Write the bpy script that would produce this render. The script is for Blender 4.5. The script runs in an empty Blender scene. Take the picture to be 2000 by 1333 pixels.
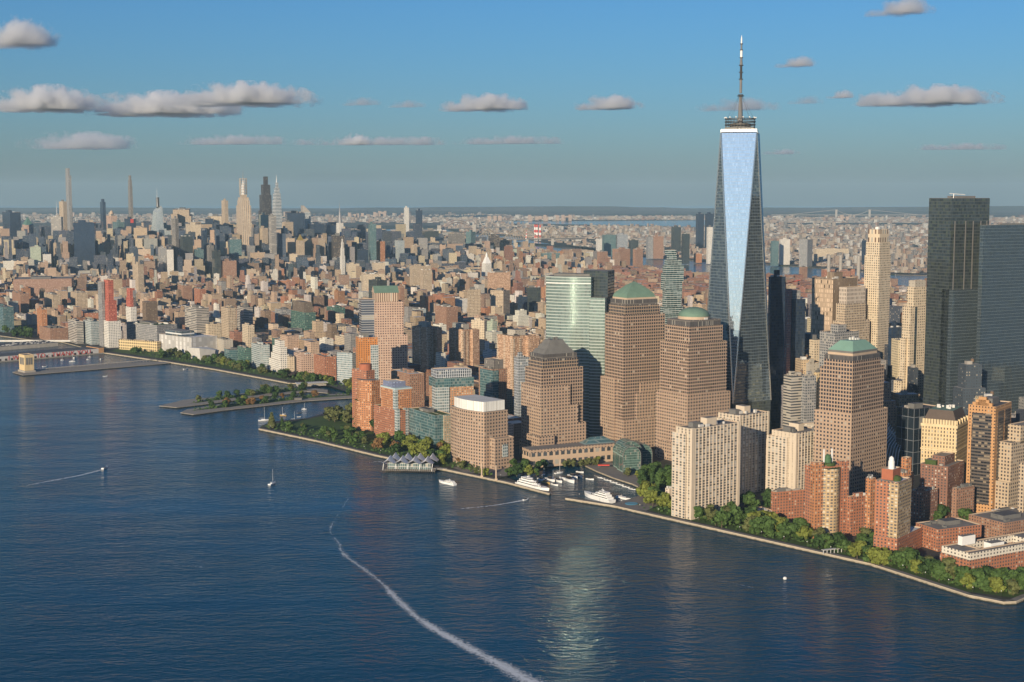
import bpy, bmesh, math, random
from mathutils import Vector, Matrix, noise
rnd = random.Random(7)
D2R = math.radians
S = bpy.context.scene
C = S.collection
# ------------------------------------------------------------------ camera
CAMH = 336.0; FPX = 2783.0; PITCH = D2R(5.9)
cd = bpy.data.cameras.new("camera"); cam = bpy.data.objects.new("camera", cd); C.objects.link(cam)
cd.sensor_width = 36.0; cd.lens = 36.0 * FPX / 2000.0
cam.location = (0, 0, CAMH); cam.rotation_euler = (math.pi / 2 - PITCH, 0, 0)
cd.clip_start = 1.0; cd.clip_end = 200000.0
S.camera = cam
# ------------------------------------------------------------------ sky and sun
SUN_AZ = D2R(204.0); SUN_EL = D2R(14.0)
w = bpy.data.worlds.new("World"); S.world = w; w.use_nodes = True
nt = w.node_tree; bg = nt.nodes["Background"]
sky = nt.nodes.new("ShaderNodeTexSky"); sky.sky_type = 'NISHITA'; sky.sun_disc = False
sky.sun_elevation = SUN_EL; sky.sun_rotation = SUN_AZ
sky.altitude = 0; sky.air_density = 1.22; sky.dust_density = 0.55; sky.ozone_density = 9.0
nt.links.new(sky.outputs[0], bg.inputs[0]); bg.inputs[1].default_value = 0.093
ld = bpy.data.lights.new("sun", 'SUN'); sun = bpy.data.objects.new("sun", ld); C.objects.link(sun)
ld.energy = 5.0; ld.angle = D2R(0.5); ld.color = (1.0, 0.84, 0.62)
sdir = Vector((math.sin(SUN_AZ) * math.cos(SUN_EL), math.cos(SUN_AZ) * math.cos(SUN_EL), math.sin(SUN_EL)))
sun.rotation_euler = sdir.to_track_quat('Z', 'Y').to_euler(); sun.location = (0, -200, 800)
S.view_settings.view_transform = 'Standard'; S.view_settings.look = 'None'
S.view_settings.exposure = 0.28; S.view_settings.gamma = 1.0
S.render.engine = 'CYCLES'
cy = S.cycles
cy.max_bounces = 6; cy.diffuse_bounces = 2; cy.glossy_bounces = 4; cy.transmission_bounces = 3; cy.volume_bounces = 5
cy.transparent_max_bounces = 8; cy.sample_clamp_indirect = 16; cy.use_denoising = True
# ------------------------------------------------------------------ camera maths: where a point of the photo lies on the ground
CP, SP = math.cos(PITCH), math.sin(PITCH)
def ray(px, py):
    u = (px - 1000) / FPX; v = (666.5 - py) / FPX
    return Vector((u, CP + v * SP, -SP + v * CP))
def G(px, py, z=2.5):
    r = ray(px, py); t = (z - CAMH) / r.z
    return Vector((r.x * t, r.y * t, z))
def atY(px, py, Y):
    r = ray(px, py); t = Y / r.y
    return Vector((r.x * t, Y, CAMH + r.z * t))
def project(p):
    dep = p[1] * CP - (p[2] - CAMH) * SP
    return 1000 + FPX * p[0] / dep, 666.5 - FPX * ((p[2] - CAMH) * CP + p[1] * SP) / dep
# ------------------------------------------------------------------ object helpers
class Root: pass
def tag(o, label=None, cat=None, group=None, kind=None):
    if label: o["label"] = label
    if cat: o["category"] = cat
    if group: o["group"] = group
    if kind: o["kind"] = kind
    return o
def thing(name, label, cat, loc=(0, 0, 0), rz=0.0, group=None):
    o = bpy.data.objects.new(name, None); C.objects.link(o)
    o.location = loc; o.rotation_euler = (0, 0, rz); o.empty_display_size = 1
    return tag(o, label, cat, group)
def copy_tree(o, parent=None):
    c = o.copy(); C.objects.link(c)
    if parent: c.parent = parent
    for ch in o.children: copy_tree(ch, c)
    return c
class MB:
    """collects prisms, boxes, tubes; one mesh"""
    def __init__(s): s.v = []; s.f = []; s.uv = []; s.mi = []; s.col = []; s.c = (1, 1, 1); s.sm = []
    def face(s, pts, uv=None, mi=0, smooth=False):
        n = len(s.v); s.v.extend([tuple(p) for p in pts]); s.f.append(tuple(range(n, n + len(pts))))
        s.uv.extend(uv if uv else [(p[0], p[1]) for p in pts]); s.mi.append(mi); s.col.append(s.c); s.sm.append(smooth)
    def prism(s, poly, z0, z1, mi=0, top=1, bottom=False, poly2=None, u0=0.0, smooth=False, dz=None):
        """poly counter-clockwise; poly2 = top outline (taper); dz = per vertex extra height"""
        q = poly2 or poly; n = len(poly); u = u0
        for i in range(n):
            a, b = poly[i], poly[(i + 1) % n]; c, d = q[(i + 1) % n], q[i]
            L = math.hypot(b[0] - a[0], b[1] - a[1])
            zc = z1 + (dz[(i + 1) % n] if dz else 0); zd = z1 + (dz[i] if dz else 0)
            s.face([(a[0], a[1], z0), (b[0], b[1], z0), (c[0], c[1], zc), (d[0], d[1], zd)],
                   [(u, z0), (u + L, z0), (u + L, zc), (u, zd)], mi, smooth)
            u += L if smooth else round(L / 3 + 1) * 3 if False else L
        if top is not None: s.face([(p[0], p[1], z1 + (dz[i] if dz else 0)) for i, p in enumerate(q)], None, top)
        if bottom: s.face([(p[0], p[1], z0) for p in reversed(poly)], None, top or 0)
    def box(s, x0, x1, y0, y1, z0, z1, mi=0, top=None, bottom=False):
        s.prism([(x0, y0), (x1, y0), (x1, y1), (x0, y1)], z0, z1, mi, mi if top is None else top, bottom)
    def tube(s, a, b, r0, r1=None, n=6, mi=0, cap=True):
        a = Vector(a); b = Vector(b); r1 = r0 if r1 is None else r1
        d = (b - a).normalized(); t = Vector((0, 0, 1)) if abs(d.z) < .9 else Vector((1, 0, 0))
        x = d.cross(t).normalized(); y = d.cross(x)
        A = [a + (x * math.cos(2 * math.pi * i / n) + y * math.sin(2 * math.pi * i / n)) * r0 for i in range(n)]
        B = [b + (x * math.cos(2 * math.pi * i / n) + y * math.sin(2 * math.pi * i / n)) * r1 for i in range(n)]
        for i in range(n):
            j = (i + 1) % n; s.face([A[j], A[i], B[i], B[j]], None, mi, n > 6)
        if cap:
            s.face(B[::-1], None, mi); s.face(A, None, mi)
    def lathe(s, cx, cy, prof, n=16, mi=0, smooth=True):
        for k in range(len(prof) - 1):
            (r0, z0), (r1, z1) = prof[k], prof[k + 1]
            for i in range(n):
                a0 = 2 * math.pi * i / n; a1 = 2 * math.pi * (i + 1) / n
                P = [(cx + r0 * math.cos(a0), cy + r0 * math.sin(a0), z0), (cx + r0 * math.cos(a1), cy + r0 * math.sin(a1), z0),
                     (cx + r1 * math.cos(a1), cy + r1 * math.sin(a1), z1), (cx + r1 * math.cos(a0), cy + r1 * math.sin(a0), z1)]
                L = 2 * math.pi * max(r0, r1)
                U = [(L * i / n, z0), (L * (i + 1) / n, z0), (L * (i + 1) / n, z1), (L * i / n, z1)]
                if r1 < 1e-4: P.pop(); U.pop()
                elif r0 < 1e-4: P.pop(0); U.pop(0)
                s.face(P, U, mi, smooth)
    def build(s, name, mats, parent=None, origin=None):
        me = bpy.data.meshes.new(name)
        o3 = Vector(origin) if origin else None
        vs = [(v[0] - o3.x, v[1] - o3.y, v[2] - o3.z) for v in s.v] if o3 else s.v
        me.from_pydata(vs, [], s.f)
        if not isinstance(mats, (list, tuple)): mats = [mats]
        for m in mats: me.materials.append(m)
        nm = len(mats) - 1
        me.polygons.foreach_set("material_index", [min(i, nm) for i in s.mi])
        if any(s.sm):
            me.polygons.foreach_set("use_smooth", s.sm)
        ul = me.uv_layers.new(name="UVMap"); flat = []
        for u in s.uv: flat.extend((u[0], u[1]))
        ul.data.foreach_set("uv", flat)
        if any(c != (1, 1, 1) for c in s.col):
            ca = me.color_attributes.new("col", 'FLOAT_COLOR', 'CORNER'); fl = []
            for f, c in zip(s.f, s.col): fl.extend((c[0], c[1], c[2], 1.0) * len(f))
            ca.data.foreach_set("color", fl)
        if any(s.sm): me.validate()
        me.update()
        o = bpy.data.objects.new(name, me); C.objects.link(o)
        if parent: o.parent = parent
        if o3: o.location = o3
        return o
def pieces(name, boxes, mat, parent):
    for q in boxes:
        m = MB(); m.box(*q); m.build(name, mat, parent)
# ------------------------------------------------------------------ materials
MATS = {}
def nm(name):
    m = bpy.data.materials.new(name); m.use_nodes = True
    return m, m.node_tree, m.node_tree.nodes["Principled BSDF"]
def L(nt, a, b): nt.links.new(a, b)
def math_n(nt, op, a, b=None, c=None):
    n = nt.nodes.new("ShaderNodeMath"); n.operation = op
    for i, x in enumerate((a, b, c)):
        if x is None: continue
        if isinstance(x, (int, float)): n.inputs[i].default_value = x
        else: L(nt, x, n.inputs[i])
    return n.outputs[0]
def mixc(nt, f, a, b, mode='MIX'):
    n = nt.nodes.new("ShaderNodeMix"); n.data_type = 'RGBA'; n.blend_type = mode
    for i, x in ((0, f), (6, a), (7, b)):
        if isinstance(x, (int, float)): n.inputs[i].default_value = x
        elif isinstance(x, tuple): n.inputs[i].default_value = (x[0], x[1], x[2], 1)
        else: L(nt, x, n.inputs[i])
    return n.outputs[2]
def mixf(nt, f, a, b):
    n = nt.nodes.new("ShaderNodeMix")
    for i, x in ((0, f), (2, a), (3, b)):
        if isinstance(x, (int, float)): n.inputs[i].default_value = x
        else: L(nt, x, n.inputs[i])
    return n.outputs[0]
def noise_n(nt, vec, scale, detail=2.0, rough=.5, dim='3D'):
    n = nt.nodes.new("ShaderNodeTexNoise"); n.noise_dimensions = dim
    n.inputs["Scale"].default_value = scale; n.inputs["Detail"].default_value = detail; n.inputs["Roughness"].default_value = rough
    if vec is not None: L(nt, vec, n.inputs["Vector"])
    return n.outputs[0]
def ramp(nt, fac, stops):
    n = nt.nodes.new("ShaderNodeValToRGB"); L(nt, fac, n.inputs[0]); e = n.color_ramp.elements
    while len(e) < len(stops): e.new(0.5)
    for i, (p, c) in enumerate(stops):
        e[i].position = p; e[i].color = (c[0], c[1], c[2], 1) if isinstance(c, tuple) else (c, c, c, 1)
    return n.outputs[0]
def geo_pos(nt): return nt.nodes.new("ShaderNodeNewGeometry").outputs["Position"]
def simple(name, col, rough=.8, metal=0.0, var=0.12, scale=.15, spec=.3):
    if name in MATS: return MATS[name]
    m, nt, b = nm(name)
    n = noise_n(nt, geo_pos(nt), scale, 4, .6)
    f = math_n(nt, 'MULTIPLY_ADD', n, 2 * var * 2, 1 - 2 * var)
    L(nt, mixc(nt, 1.0, col, f, 'MULTIPLY'), b.inputs["Base Color"])
    b.inputs["Roughness"].default_value = rough; b.inputs["Metallic"].default_value = metal
    b.inputs["Specular IOR Level"].default_value = spec
    MATS[name] = m; return m
def facade(name, wall, glass=(.03, .04, .05), wx=3.2, wz=3.6, fx=.5, fz=.5, gr=.12, gm=0.0, spec=.8, wr=.85, litf=.12, lit=(.35, .33, .28), vary=.10, pane=0.0, wallm=0.0, band=0, gv=1.9):
    """masonry / curtain wall; UV in metres. window grid wx by wz, window share fx by fz"""
    if name in MATS: return MATS[name]
    m, nt, b = nm(name)
    uv = nt.nodes.new("ShaderNodeUVMap").outputs[0]
    sx = nt.nodes.new("ShaderNodeSeparateXYZ"); L(nt, uv, sx.inputs[0])
    u = math_n(nt, 'DIVIDE', sx.outputs[0], wx); v = math_n(nt, 'DIVIDE', sx.outputs[1], wz)
    fu = math_n(nt, 'FRACT', u); fv = math_n(nt, 'FRACT', v)
    def inside(f, frac):
        d = math_n(nt, 'ABSOLUTE', math_n(nt, 'SUBTRACT', f, .5))
        return math_n(nt, 'LESS_THAN', d, frac / 2)
    mask = math_n(nt, 'MULTIPLY', inside(fu, fx), inside(fv, fz))
    cell = nt.nodes.new("ShaderNodeCombineXYZ"); L(nt, math_n(nt, 'FLOOR', u), cell.inputs[0]); L(nt, math_n(nt, 'FLOOR', v), cell.inputs[1])
    wn = nt.nodes.new("ShaderNodeTexWhiteNoise"); wn.noise_dimensions = '3D'; L(nt, cell.outputs[0], wn.inputs[0])
    isl = math_n(nt, 'LESS_THAN', wn.outputs[0], litf)
    gcol = mixc(nt, isl, mixc(nt, math_n(nt, 'FRACT', math_n(nt, 'MULTIPLY', wn.outputs[0], 7.3)), glass, tuple(min(1, g * gv + .004 * (gv > 1.5)) for g in glass)), lit)
    pos = geo_pos(nt)
    n = noise_n(nt, pos, .06, 5, .62)
    f = math_n(nt, 'MULTIPLY_ADD', n, 4 * vary, 1 - 2 * vary)
    if wall is None:
        at = nt.nodes.new("ShaderNodeAttribute"); at.attribute_name = "col"; wc = at.outputs[0]
    else: wc = wall
    wcol = mixc(nt, 1.0, wc, f, 'MULTIPLY')
    if band:
        k = math_n(nt, 'LESS_THAN', math_n(nt, 'FRACT', math_n(nt, 'DIVIDE', sx.outputs[1], wz * band)), .5 / band)
        wcol = mixc(nt, k, wcol, tuple(min(1, c * 1.35) for c in (wall or (.4, .35, .3))))
    L(nt, mixc(nt, mask, wcol, gcol), b.inputs["Base Color"])
    L(nt, mixf(nt, mask, wr, gr), b.inputs["Roughness"])
    L(nt, mixf(nt, mask, wallm, gm), b.inputs["Metallic"])
    L(nt, mixf(nt, mask, .25, spec), b.inputs["Specular IOR Level"])
    if pane > 0:      # each pane sits a little out of true, as real glazing does
        ge = nt.nodes.new("ShaderNodeNewGeometry")
        vs = nt.nodes.new("ShaderNodeVectorMath"); vs.operation = 'SUBTRACT'; L(nt, wn.outputs[1], vs.inputs[0]); vs.inputs[1].default_value = (.5, .5, .5)
        sc = nt.nodes.new("ShaderNodeVectorMath"); sc.operation = 'SCALE'; L(nt, vs.outputs[0], sc.inputs[0]); L(nt, math_n(nt, 'MULTIPLY', mask, pane), sc.inputs["Scale"])
        # slow warp too
        ad = nt.nodes.new("ShaderNodeVectorMath"); ad.operation = 'ADD'; L(nt, ge.outputs["Normal"], ad.inputs[0]); L(nt, sc.outputs[0], ad.inputs[1])
        no = nt.nodes.new("ShaderNodeVectorMath"); no.operation = 'NORMALIZE'; L(nt, ad.outputs[0], no.inputs[0])
        L(nt, no.outputs[0], b.inputs["Normal"])
    MATS[name] = m; return m
# ------------------------------------------------------------------ water
def water_mat():
    m, nt, b = nm("river_water")
    pos = geo_pos(nt)
    mp = nt.nodes.new("ShaderNodeMapping"); mp.inputs["Rotation"].default_value = (0, 0, D2R(-12)); mp.inputs["Scale"].default_value = (1, 1.9, 1); L(nt, pos, mp.inputs[0])
    n1 = noise_n(nt, mp.outputs[0], .085, 4, .55)
    n2 = noise_n(nt, mp.outputs[0], .012, 3, .5)
    n3 = noise_n(nt, pos, .0016, 4, .55)
    hgt = math_n(nt, 'ADD', math_n(nt, 'MULTIPLY', n1, 1.25), math_n(nt, 'MULTIPLY', n2, 2.6))
    bp = nt.nodes.new("ShaderNodeBump"); bp.inputs["Distance"].default_value = 1.0; bp.inputs["Strength"].default_value = 1.0
    L(nt, hgt, bp.inputs["Height"]); L(nt, bp.outputs[0], b.inputs["Normal"])
    col = ramp(nt, n3, [(.35, (.001, .040, .080)), (.6, (.002, .052, .095)), (.75, (.006, .052, .078))])
    L(nt, col, b.inputs["Base Color"])
    b.inputs["Roughness"].default_value = .10; b.inputs["IOR"].default_value = 1.165
    mp2 = nt.nodes.new("ShaderNodeMapping"); mp2.inputs["Rotation"].default_value = (0, 0, D2R(24)); mp2.inputs["Scale"].default_value = (.45, 1.6, 1); L(nt, pos, mp2.inputs[0])
    sl = noise_n(nt, mp2.outputs[0], .0035, 5, .6)        # wind lanes and slicks
    L(nt, ramp(nt, sl, [(.34, .35), (.48, .9), (.7, 1.3)]), bp.inputs["Strength"])
    return m
W = water_mat()
b = MB()
xs = [-45000, -9000, -2500, -1000, 0, 1000, 2500, 9000, 45000]; ys = [-30000, -6000, -1200, 0, 900, 1800, 3600, 9000, 40000]
for i in range(len(xs) - 1):
    for j in range(len(ys) - 1):
        b.face([(xs[i], ys[j], 0), (xs[i + 1], ys[j], 0), (xs[i + 1], ys[j + 1], 0), (xs[i], ys[j + 1], 0)])
tag(b.build("water", W), kind="structure")
# ------------------------------------------------------------------ land
def land_mat(name, c0, c1, c2, scale=.02, far=False):
    m, nt, b = nm(name); pos = geo_pos(nt)
    n = noise_n(nt, pos, scale, 6, .65)
    vo = nt.nodes.new("ShaderNodeTexVoronoi"); vo.inputs["Scale"].default_value = scale * 1.6; L(nt, pos, vo.inputs[0])
    big = noise_n(nt, pos, scale * .05, 3, .6)
    c = ramp(nt, n, [(.38, c0), (.52, c1), (.66, c2)])
    if far:
        wh = math_n(nt, 'GREATER_THAN', vo.outputs[1] if False else noise_n(nt, pos, scale * 2.5, 2, .5), .66)
        c = mixc(nt, math_n(nt, 'MULTIPLY', wh, .8), c, (.42, .40, .37))
        c = mixc(nt, ramp(nt, big, [(.42, 0.0), (.6, .85)]), c, (.030, .045, .025))
    L(nt, c, b.inputs["Base Color"]); b.inputs["Roughness"].default_value = .9; b.inputs["Specular IOR Level"].default_value = .1
    return m
M_land = land_mat("city_ground", (.05, .05, .052), (.075, .07, .065), (.05, .055, .035), .03)
M_far = land_mat("far_borough_ground", (.04, .055, .03), (.10, .09, .075), (.17, .14, .12), .010, True)
def wall_mat():
    m, nt, b = nm("seawall_stone"); pos = geo_pos(nt); s = nt.nodes.new("ShaderNodeSeparateXYZ"); L(nt, pos, s.inputs[0]); n = noise_n(nt, pos, .25, 4, .6)
    h = math_n(nt, 'ADD', s.outputs[2], math_n(nt, 'MULTIPLY', n, 1.6)); c = mixc(nt, ramp(nt, math_n(nt, 'DIVIDE', h, 4), [(.42, 0.0), (.50, 1.0)]), (.035, .035, .025), mixc(nt, n, (.24, .20, .14), (.46, .39, .29)))
    L(nt, c, b.inputs["Base Color"]); b.inputs["Roughness"].default_value = .9; return m
M_wall = wall_mat()
M_pave = simple("promenade_paving", (.20, .18, .16), .9, var=.15, scale=.2)
M_lawn = simple("lawn", (.05, .09, .02), .95, var=.2, scale=.05)
def land(name, poly, z=2.5, mats=None, kind="structure", z0=-2):
    b = MB(); b.prism([(p[0], p[1]) for p in poly], z0, z, 0, 1); return tag(b.build(name, mats or [M_wall, M_land]), kind=kind)
def gp(*pts): return [G(x, y, 2.5).to_2d() for x, y in pts]
def area(p): return sum(p[i][0] * p[(i + 1) % len(p)][1] - p[(i + 1) % len(p)][0] * p[i][1] for i in range(len(p))) / 2
def ccw(p): return p if area(p) > 0 else p[::-1]
# Manhattan: west shore from the near end northwards, then the East River shore back
cove = [(1076, 961), (1060, 955), (1010, 941), (985, 931), (1000, 925), (1040, 906), (1075, 902), (1110, 904), (1140, 908), (1165, 920), (1200, 934), (1235, 945), (1262, 958), (1240, 972), (1195, 984), (1107, 970), (1104, 974)]
west = [(2120, 1120), (2003, 1168), (1985, 1176), (1960, 1177), (1890, 1163), (1800, 1134), (1700, 1102), (1500, 1057), (1300, 1012), (1200, 989)] + [(1104, 974), (1107, 970), (1195, 984), (1240, 972), (1262, 958), (1235, 945), (1200, 934), (1165, 920), (1140, 908), (1110, 904), (1075, 902), (1040, 906), (1000, 925), (985, 931), (1010, 941), (1060, 955), (1076, 961), (1073, 965)] + \
       [(990, 943), (870, 918), (735, 890), (620, 862), (505, 838), (512, 831), (540, 823), (600, 817), (640, 806), (690, 797), (720, 776), (700, 752), (640, 752), (560, 748), (420, 722), (330, 708), (206, 690), (120, 668), (60, 664), (0, 656), (-60, 650)]
P = gp(*west)
P += [Vector((-2600, 5200)), Vector((-4800, 9000)), Vector((-4200, 10500)), Vector((-1500, 9300)), G(860, 470).to_2d(), G(1000, 508).to_2d(), G(1060, 512).to_2d(), G(1150, 522).to_2d(), G(1220, 534).to_2d(), G(1300, 546).to_2d(), G(1420, 556).to_2d(), G(1560, 562).to_2d(), G(1750, 575).to_2d(), G(1900, 585).to_2d(), Vector((2100, 4300)), Vector((2500, 3200)), Vector((1600, 1500))]
MANH = ccw(P)
tag(land("manhattan_ground", MANH), kind="structure")
# Queens and Brooklyn beyond the East River, and the far shore with bays between
def far_land(name, pts, z=3.0):
    P = ccw([p if isinstance(p, Vector) else G(p[0], p[1]).to_2d() for p in pts]); b = MB(); b.prism(P, -2, z, 0, 0); return tag(b.build(name, M_far), kind="structure")
far_land("queens_ground", [Vector((4200, 3800)), G(1960, 548), G(1900, 541), G(1750, 537), G(1650, 528), G(1560, 521), G(1440, 514), G(1330, 508), G(1200, 496), G(1130, 486), G(1085, 478), G(1000, 462), G(900, 456), G(870, 448), Vector((-1200, 14000)), G(1000, 437), G(1250, 441), G(1370, 444), G(1500, 436), G(1700, 436), Vector((9000, 15500)), Vector((12000, 9000))])
far_land("island_in_river", [G(1000, 476), G(1080, 483), G(1160, 490), G(1175, 487), G(1090, 479), G(1010, 473)])
far_land("bronx_ground", [Vector((-9000, 9500)), Vector((-3200, 10200)), Vector((-1500, 12600)), G(880, 440), G(1010, 432), G(1180, 432), G(1380, 430), G(1390, 424), G(1180, 424), G(1000, 420), Vector((-14000, 26000)), Vector((-16000, 12000))])
far_land("north_shore_ground", [G(700, 418), G(900, 419), G(1100, 422), G(1300, 424), G(1500, 426), G(1700, 426), G(2100, 426), Vector((26000, 33000)), Vector((-20000, 33000)), Vector((-20000, 24000))])
# low wooded ridge along the horizon
b = MB(); RY = 30000
prev = None
for i in range(61):
    x = -16000 + i * 32000 / 60
    h = 40 + 60 * noise.noise(Vector((x * .00025, 1.3, 0))) + (30 if x > 5200 else 0) + 14 * noise.noise(Vector((x * .002, 7, 0)))
    if prev:
        (x0, h0) = prev
        b.face([(x0, RY - 900, 3), (x, RY - 900, 3), (x, RY, h), (x0, RY, h0)]); b.face([(x0, RY, h0), (x, RY, h), (x, RY + 1500, 3), (x0, RY + 1500, 3)])
    prev = (x, h)
tag(b.build("hills", M_far), kind="structure")
# ------------------------------------------------------------------ facades
dark = (.018, .024, .032); blu = (.03, .05, .075); tealg = (.03, .07, .07)
FAC = {
 'wfc_low': dict(wall=(.385, .275, .195), glass=dark, wx=4.4, wz=4.1, fx=.48, fz=.50, litf=.03),
 'wfc_mid': dict(wall=(.36, .255, .18), glass=(.020, .024, .032), wx=3.6, wz=4.1, fx=.66, fz=.62, gr=.14, litf=.02, gv=1.4, pane=.010),
 'wfc_top': dict(wall=(.32, .23, .155), glass=(.028, .034, .044), wx=3.6, wz=4.1, fx=.76, fz=.68, litf=.03, gv=1.4, pane=.012),
 'band_dark': dict(wall=(.16, .14, .12), glass=(.03, .03, .035), wx=1.6, wz=8.0, fx=.6, fz=.86),
 'cream_strip': dict(wall=(.56, .47, .36), glass=(.045, .05, .055), wx=5.2, wz=2.85, fx=.50, fz=.62, litf=.25, lit=(.40, .40, .38)),
 'cream_plain': dict(wall=(.60, .50, .40), glass=(.05, .05, .05), wx=9.0, wz=2.85, fx=.18, fz=.55, litf=.2),
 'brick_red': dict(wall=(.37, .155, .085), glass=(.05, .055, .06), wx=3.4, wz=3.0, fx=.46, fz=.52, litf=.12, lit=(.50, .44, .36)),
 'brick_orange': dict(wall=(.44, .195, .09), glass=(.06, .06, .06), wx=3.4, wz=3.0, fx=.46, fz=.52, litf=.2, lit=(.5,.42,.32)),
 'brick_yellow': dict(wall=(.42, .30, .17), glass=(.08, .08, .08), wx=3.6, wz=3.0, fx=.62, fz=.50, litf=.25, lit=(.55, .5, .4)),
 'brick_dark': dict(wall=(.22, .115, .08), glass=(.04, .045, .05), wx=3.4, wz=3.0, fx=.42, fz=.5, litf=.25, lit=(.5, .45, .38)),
 'brick_brown': dict(wall=(.30, .17, .11), glass=(.05, .05, .055), wx=3.2, wz=3.0, fx=.42, fz=.48, litf=.2),
 'ipn': dict(wall=(.44, .27, .17), glass=(.09, .08, .07), wx=3.0, wz=2.8, fx=.5, fz=.5, litf=.4, lit=(.62, .5, .38)),
 'tan_grid': dict(wall=(.46, .36, .25), glass=(.045, .045, .05), wx=3.6, wz=3.7, fx=.5, fz=.55, litf=.12),
 'beige_grid': dict(wall=(.55, .45, .32), glass=(.06, .06, .06), wx=3.8, wz=3.6, fx=.46, fz=.52, litf=.2),
 'white_grid': dict(wall=(.66, .62, .55), glass=(.06, .07, .08), wx=3.8, wz=3.6, fx=.5, fz=.5, litf=.15),
 'pink_granite': dict(wall=(.47, .33, .25), glass=(.06, .045, .045), wx=4.0, wz=4.0, fx=.5, fz=.46, litf=.06),
 'gothic': dict(wall=(.58, .44, .25), glass=(.05, .045, .04), wx=3.2, wz=3.9, fx=.36, fz=.62, litf=.12),
 'orange_frame': dict(wall=(.47, .26, .12), glass=(.03, .03, .03), wx=3.2, wz=3.4, fx=.40, fz=.45, litf=.05),
 'black_bands': dict(wall=(.11, .09, .075), glass=(.015, .017, .02), wx=3.2, wz=3.4, fx=.95, fz=.52, litf=.16, lit=(.25, .20, .14)),
 'grey_bands': dict(wall=(.42, .38, .33), glass=(.04, .045, .05), wx=12, wz=3.8, fx=1.0, fz=.48, litf=.1),
 'grey_grid': dict(wall=(.30, .29, .28), glass=(.04, .05, .06), wx=3.6, wz=3.7, fx=.58, fz=.58, litf=.1),
 'slot_stone': dict(wall=(.33, .25, .18), glass=(.03, .025, .02), wx=2.6, wz=3.9, fx=.42, fz=1.0, litf=.03),
 'fins': dict(wall=(.30, .27, .23), glass=(.03, .03, .035), wx=2.2, wz=3.9, fx=.55, fz=.96, litf=.05),
 'white_fins': dict(wall=(.50, .52, .54), glass=(.04, .05, .06), wx=3.0, wz=3.9, fx=.7, fz=.85, litf=.05),
 'glass_dark': dict(wall=(.06, .07, .07), glass=(.06, .075, .08), wx=3.0, wz=4.0, fx=.92, fz=.76, gr=.06, gm=.6, litf=.18, lit=(.13, .155, .125), pane=.014),
 'glass_navy': dict(wall=(.035, .045, .06), glass=(.03, .05, .085), wx=3.0, wz=4.0, fx=.92, fz=.84, gr=.08, gm=.45, litf=.05, lit=(.08, .1, .12), pane=.01),
 'glass_blue': dict(wall=(.15, .18, .19), glass=(.085, .12, .145), wx=1.6, wz=4.1, fx=.86, fz=.93, gr=.05, gm=.75, litf=.06, lit=(.17, .20, .19), pane=.014, gv=1.6),
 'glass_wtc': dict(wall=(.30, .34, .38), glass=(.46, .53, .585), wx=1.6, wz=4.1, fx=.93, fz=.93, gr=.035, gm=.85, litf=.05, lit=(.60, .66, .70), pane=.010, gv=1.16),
 'glass_wtc_painted_dark': dict(wall=(.13, .16, .18), glass=(.15, .19, .22), wx=3.0, wz=4.1, fx=.90, fz=.84, gr=.04, gm=.8, litf=.14, lit=(.34, .39, .38), pane=.012, gv=1.5),  # same glazing, dark reflections of the upright facets painted into the glass colour
 'glass_green': dict(wall=(.40, .44, .40), glass=(.20, .28, .24), wx=1.7, wz=4.2, fx=.86, fz=.74, gr=.17, gm=.65, litf=.10, lit=(.16, .21, .19), pane=.008, gv=1.25),
 'glass_teal': dict(wall=(.14, .20, .20), glass=(.06, .13, .14), wx=3.0, wz=3.8, fx=.84, fz=.70, gr=.09, gm=.45, litf=.15, lit=(.30, .36, .34), pane=.015),
 'glass_pale': dict(wall=(.45, .47, .45), glass=(.16, .21, .22), wx=3.0, wz=3.8, fx=.8, fz=.66, gr=.1, gm=.4, litf=.15, lit=(.4, .42, .4), pane=.01),
 'green_steel': dict(wall=(.07, .15, .12), glass=(.04, .05, .05), wx=3.4, wz=4.0, fx=.62, fz=.62, litf=.15, lit=(.3, .32, .26)),
 'balcony_glass': dict(wall=(.58, .60, .56), glass=(.05, .09, .085), wx=7, wz=3.7, fx=.97, fz=.80, gr=.1, gm=.4, litf=.10, lit=(.25, .32, .3), pane=.02),
 'pale_green': dict(wall=(.38, .42, .32), glass=(.10, .13, .11), wx=3, wz=3.6, fx=.6, fz=.5, litf=.2),
 'white_band': dict(wall=(.62, .62, .60), glass=(.08, .11, .13), wx=3.0, wz=7.0, fx=1.0, fz=.62, gr=.1, gm=.5, litf=.1),
 'scaffold_red': dict(wall=(.47, .13, .09), glass=(.13, .045, .035), wx=3.4, wz=3.6, fx=.66, fz=.66, gr=.9, spec=.2, litf=.15, lit=(.45, .2, .14)),
 'scaffold_grey': dict(wall=(.30, .29, .28), glass=(.10, .10, .10), wx=2.4, wz=3.6, fx=.7, fz=.75, gr=.9, spec=.2, litf=.1),
 'concrete': dict(wall=(.40, .36, .30), glass=(.05, .05, .05), wx=6, wz=4, fx=.12, fz=.4),
 'marble': dict(wall=(.55, .48, .38), glass=(.5, .44, .34), wx=3, wz=3, fx=.5, fz=.5, gr=.4, litf=.3, lit=(.42, .36, .28)),
 'long_brown': dict(wall=(.30, .18, .13), glass=(.16, .12, .10), wx=3.4, wz=3.4, fx=.5, fz=.5, litf=.3, lit=(.45, .36, .3)),
}
def FM(k): return facade('facade_' + k, **FAC[k])
M_roof = simple("roof_gravel", (.20, .18, .16), .95, var=.22, scale=.12)
M_roofd = simple("roof_membrane", (.085, .085, .09), .9, var=.25, scale=.12)
M_roofw = simple("white_roof", (.55, .53, .49), .9, var=.12, scale=.1)
M_copper = simple("copper_patina", (.135, .215, .16), .75, var=.14, scale=.12)
M_copper2 = simple("pale_copper_patina", (.19, .32, .25), .75, var=.10, scale=.1)
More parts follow.
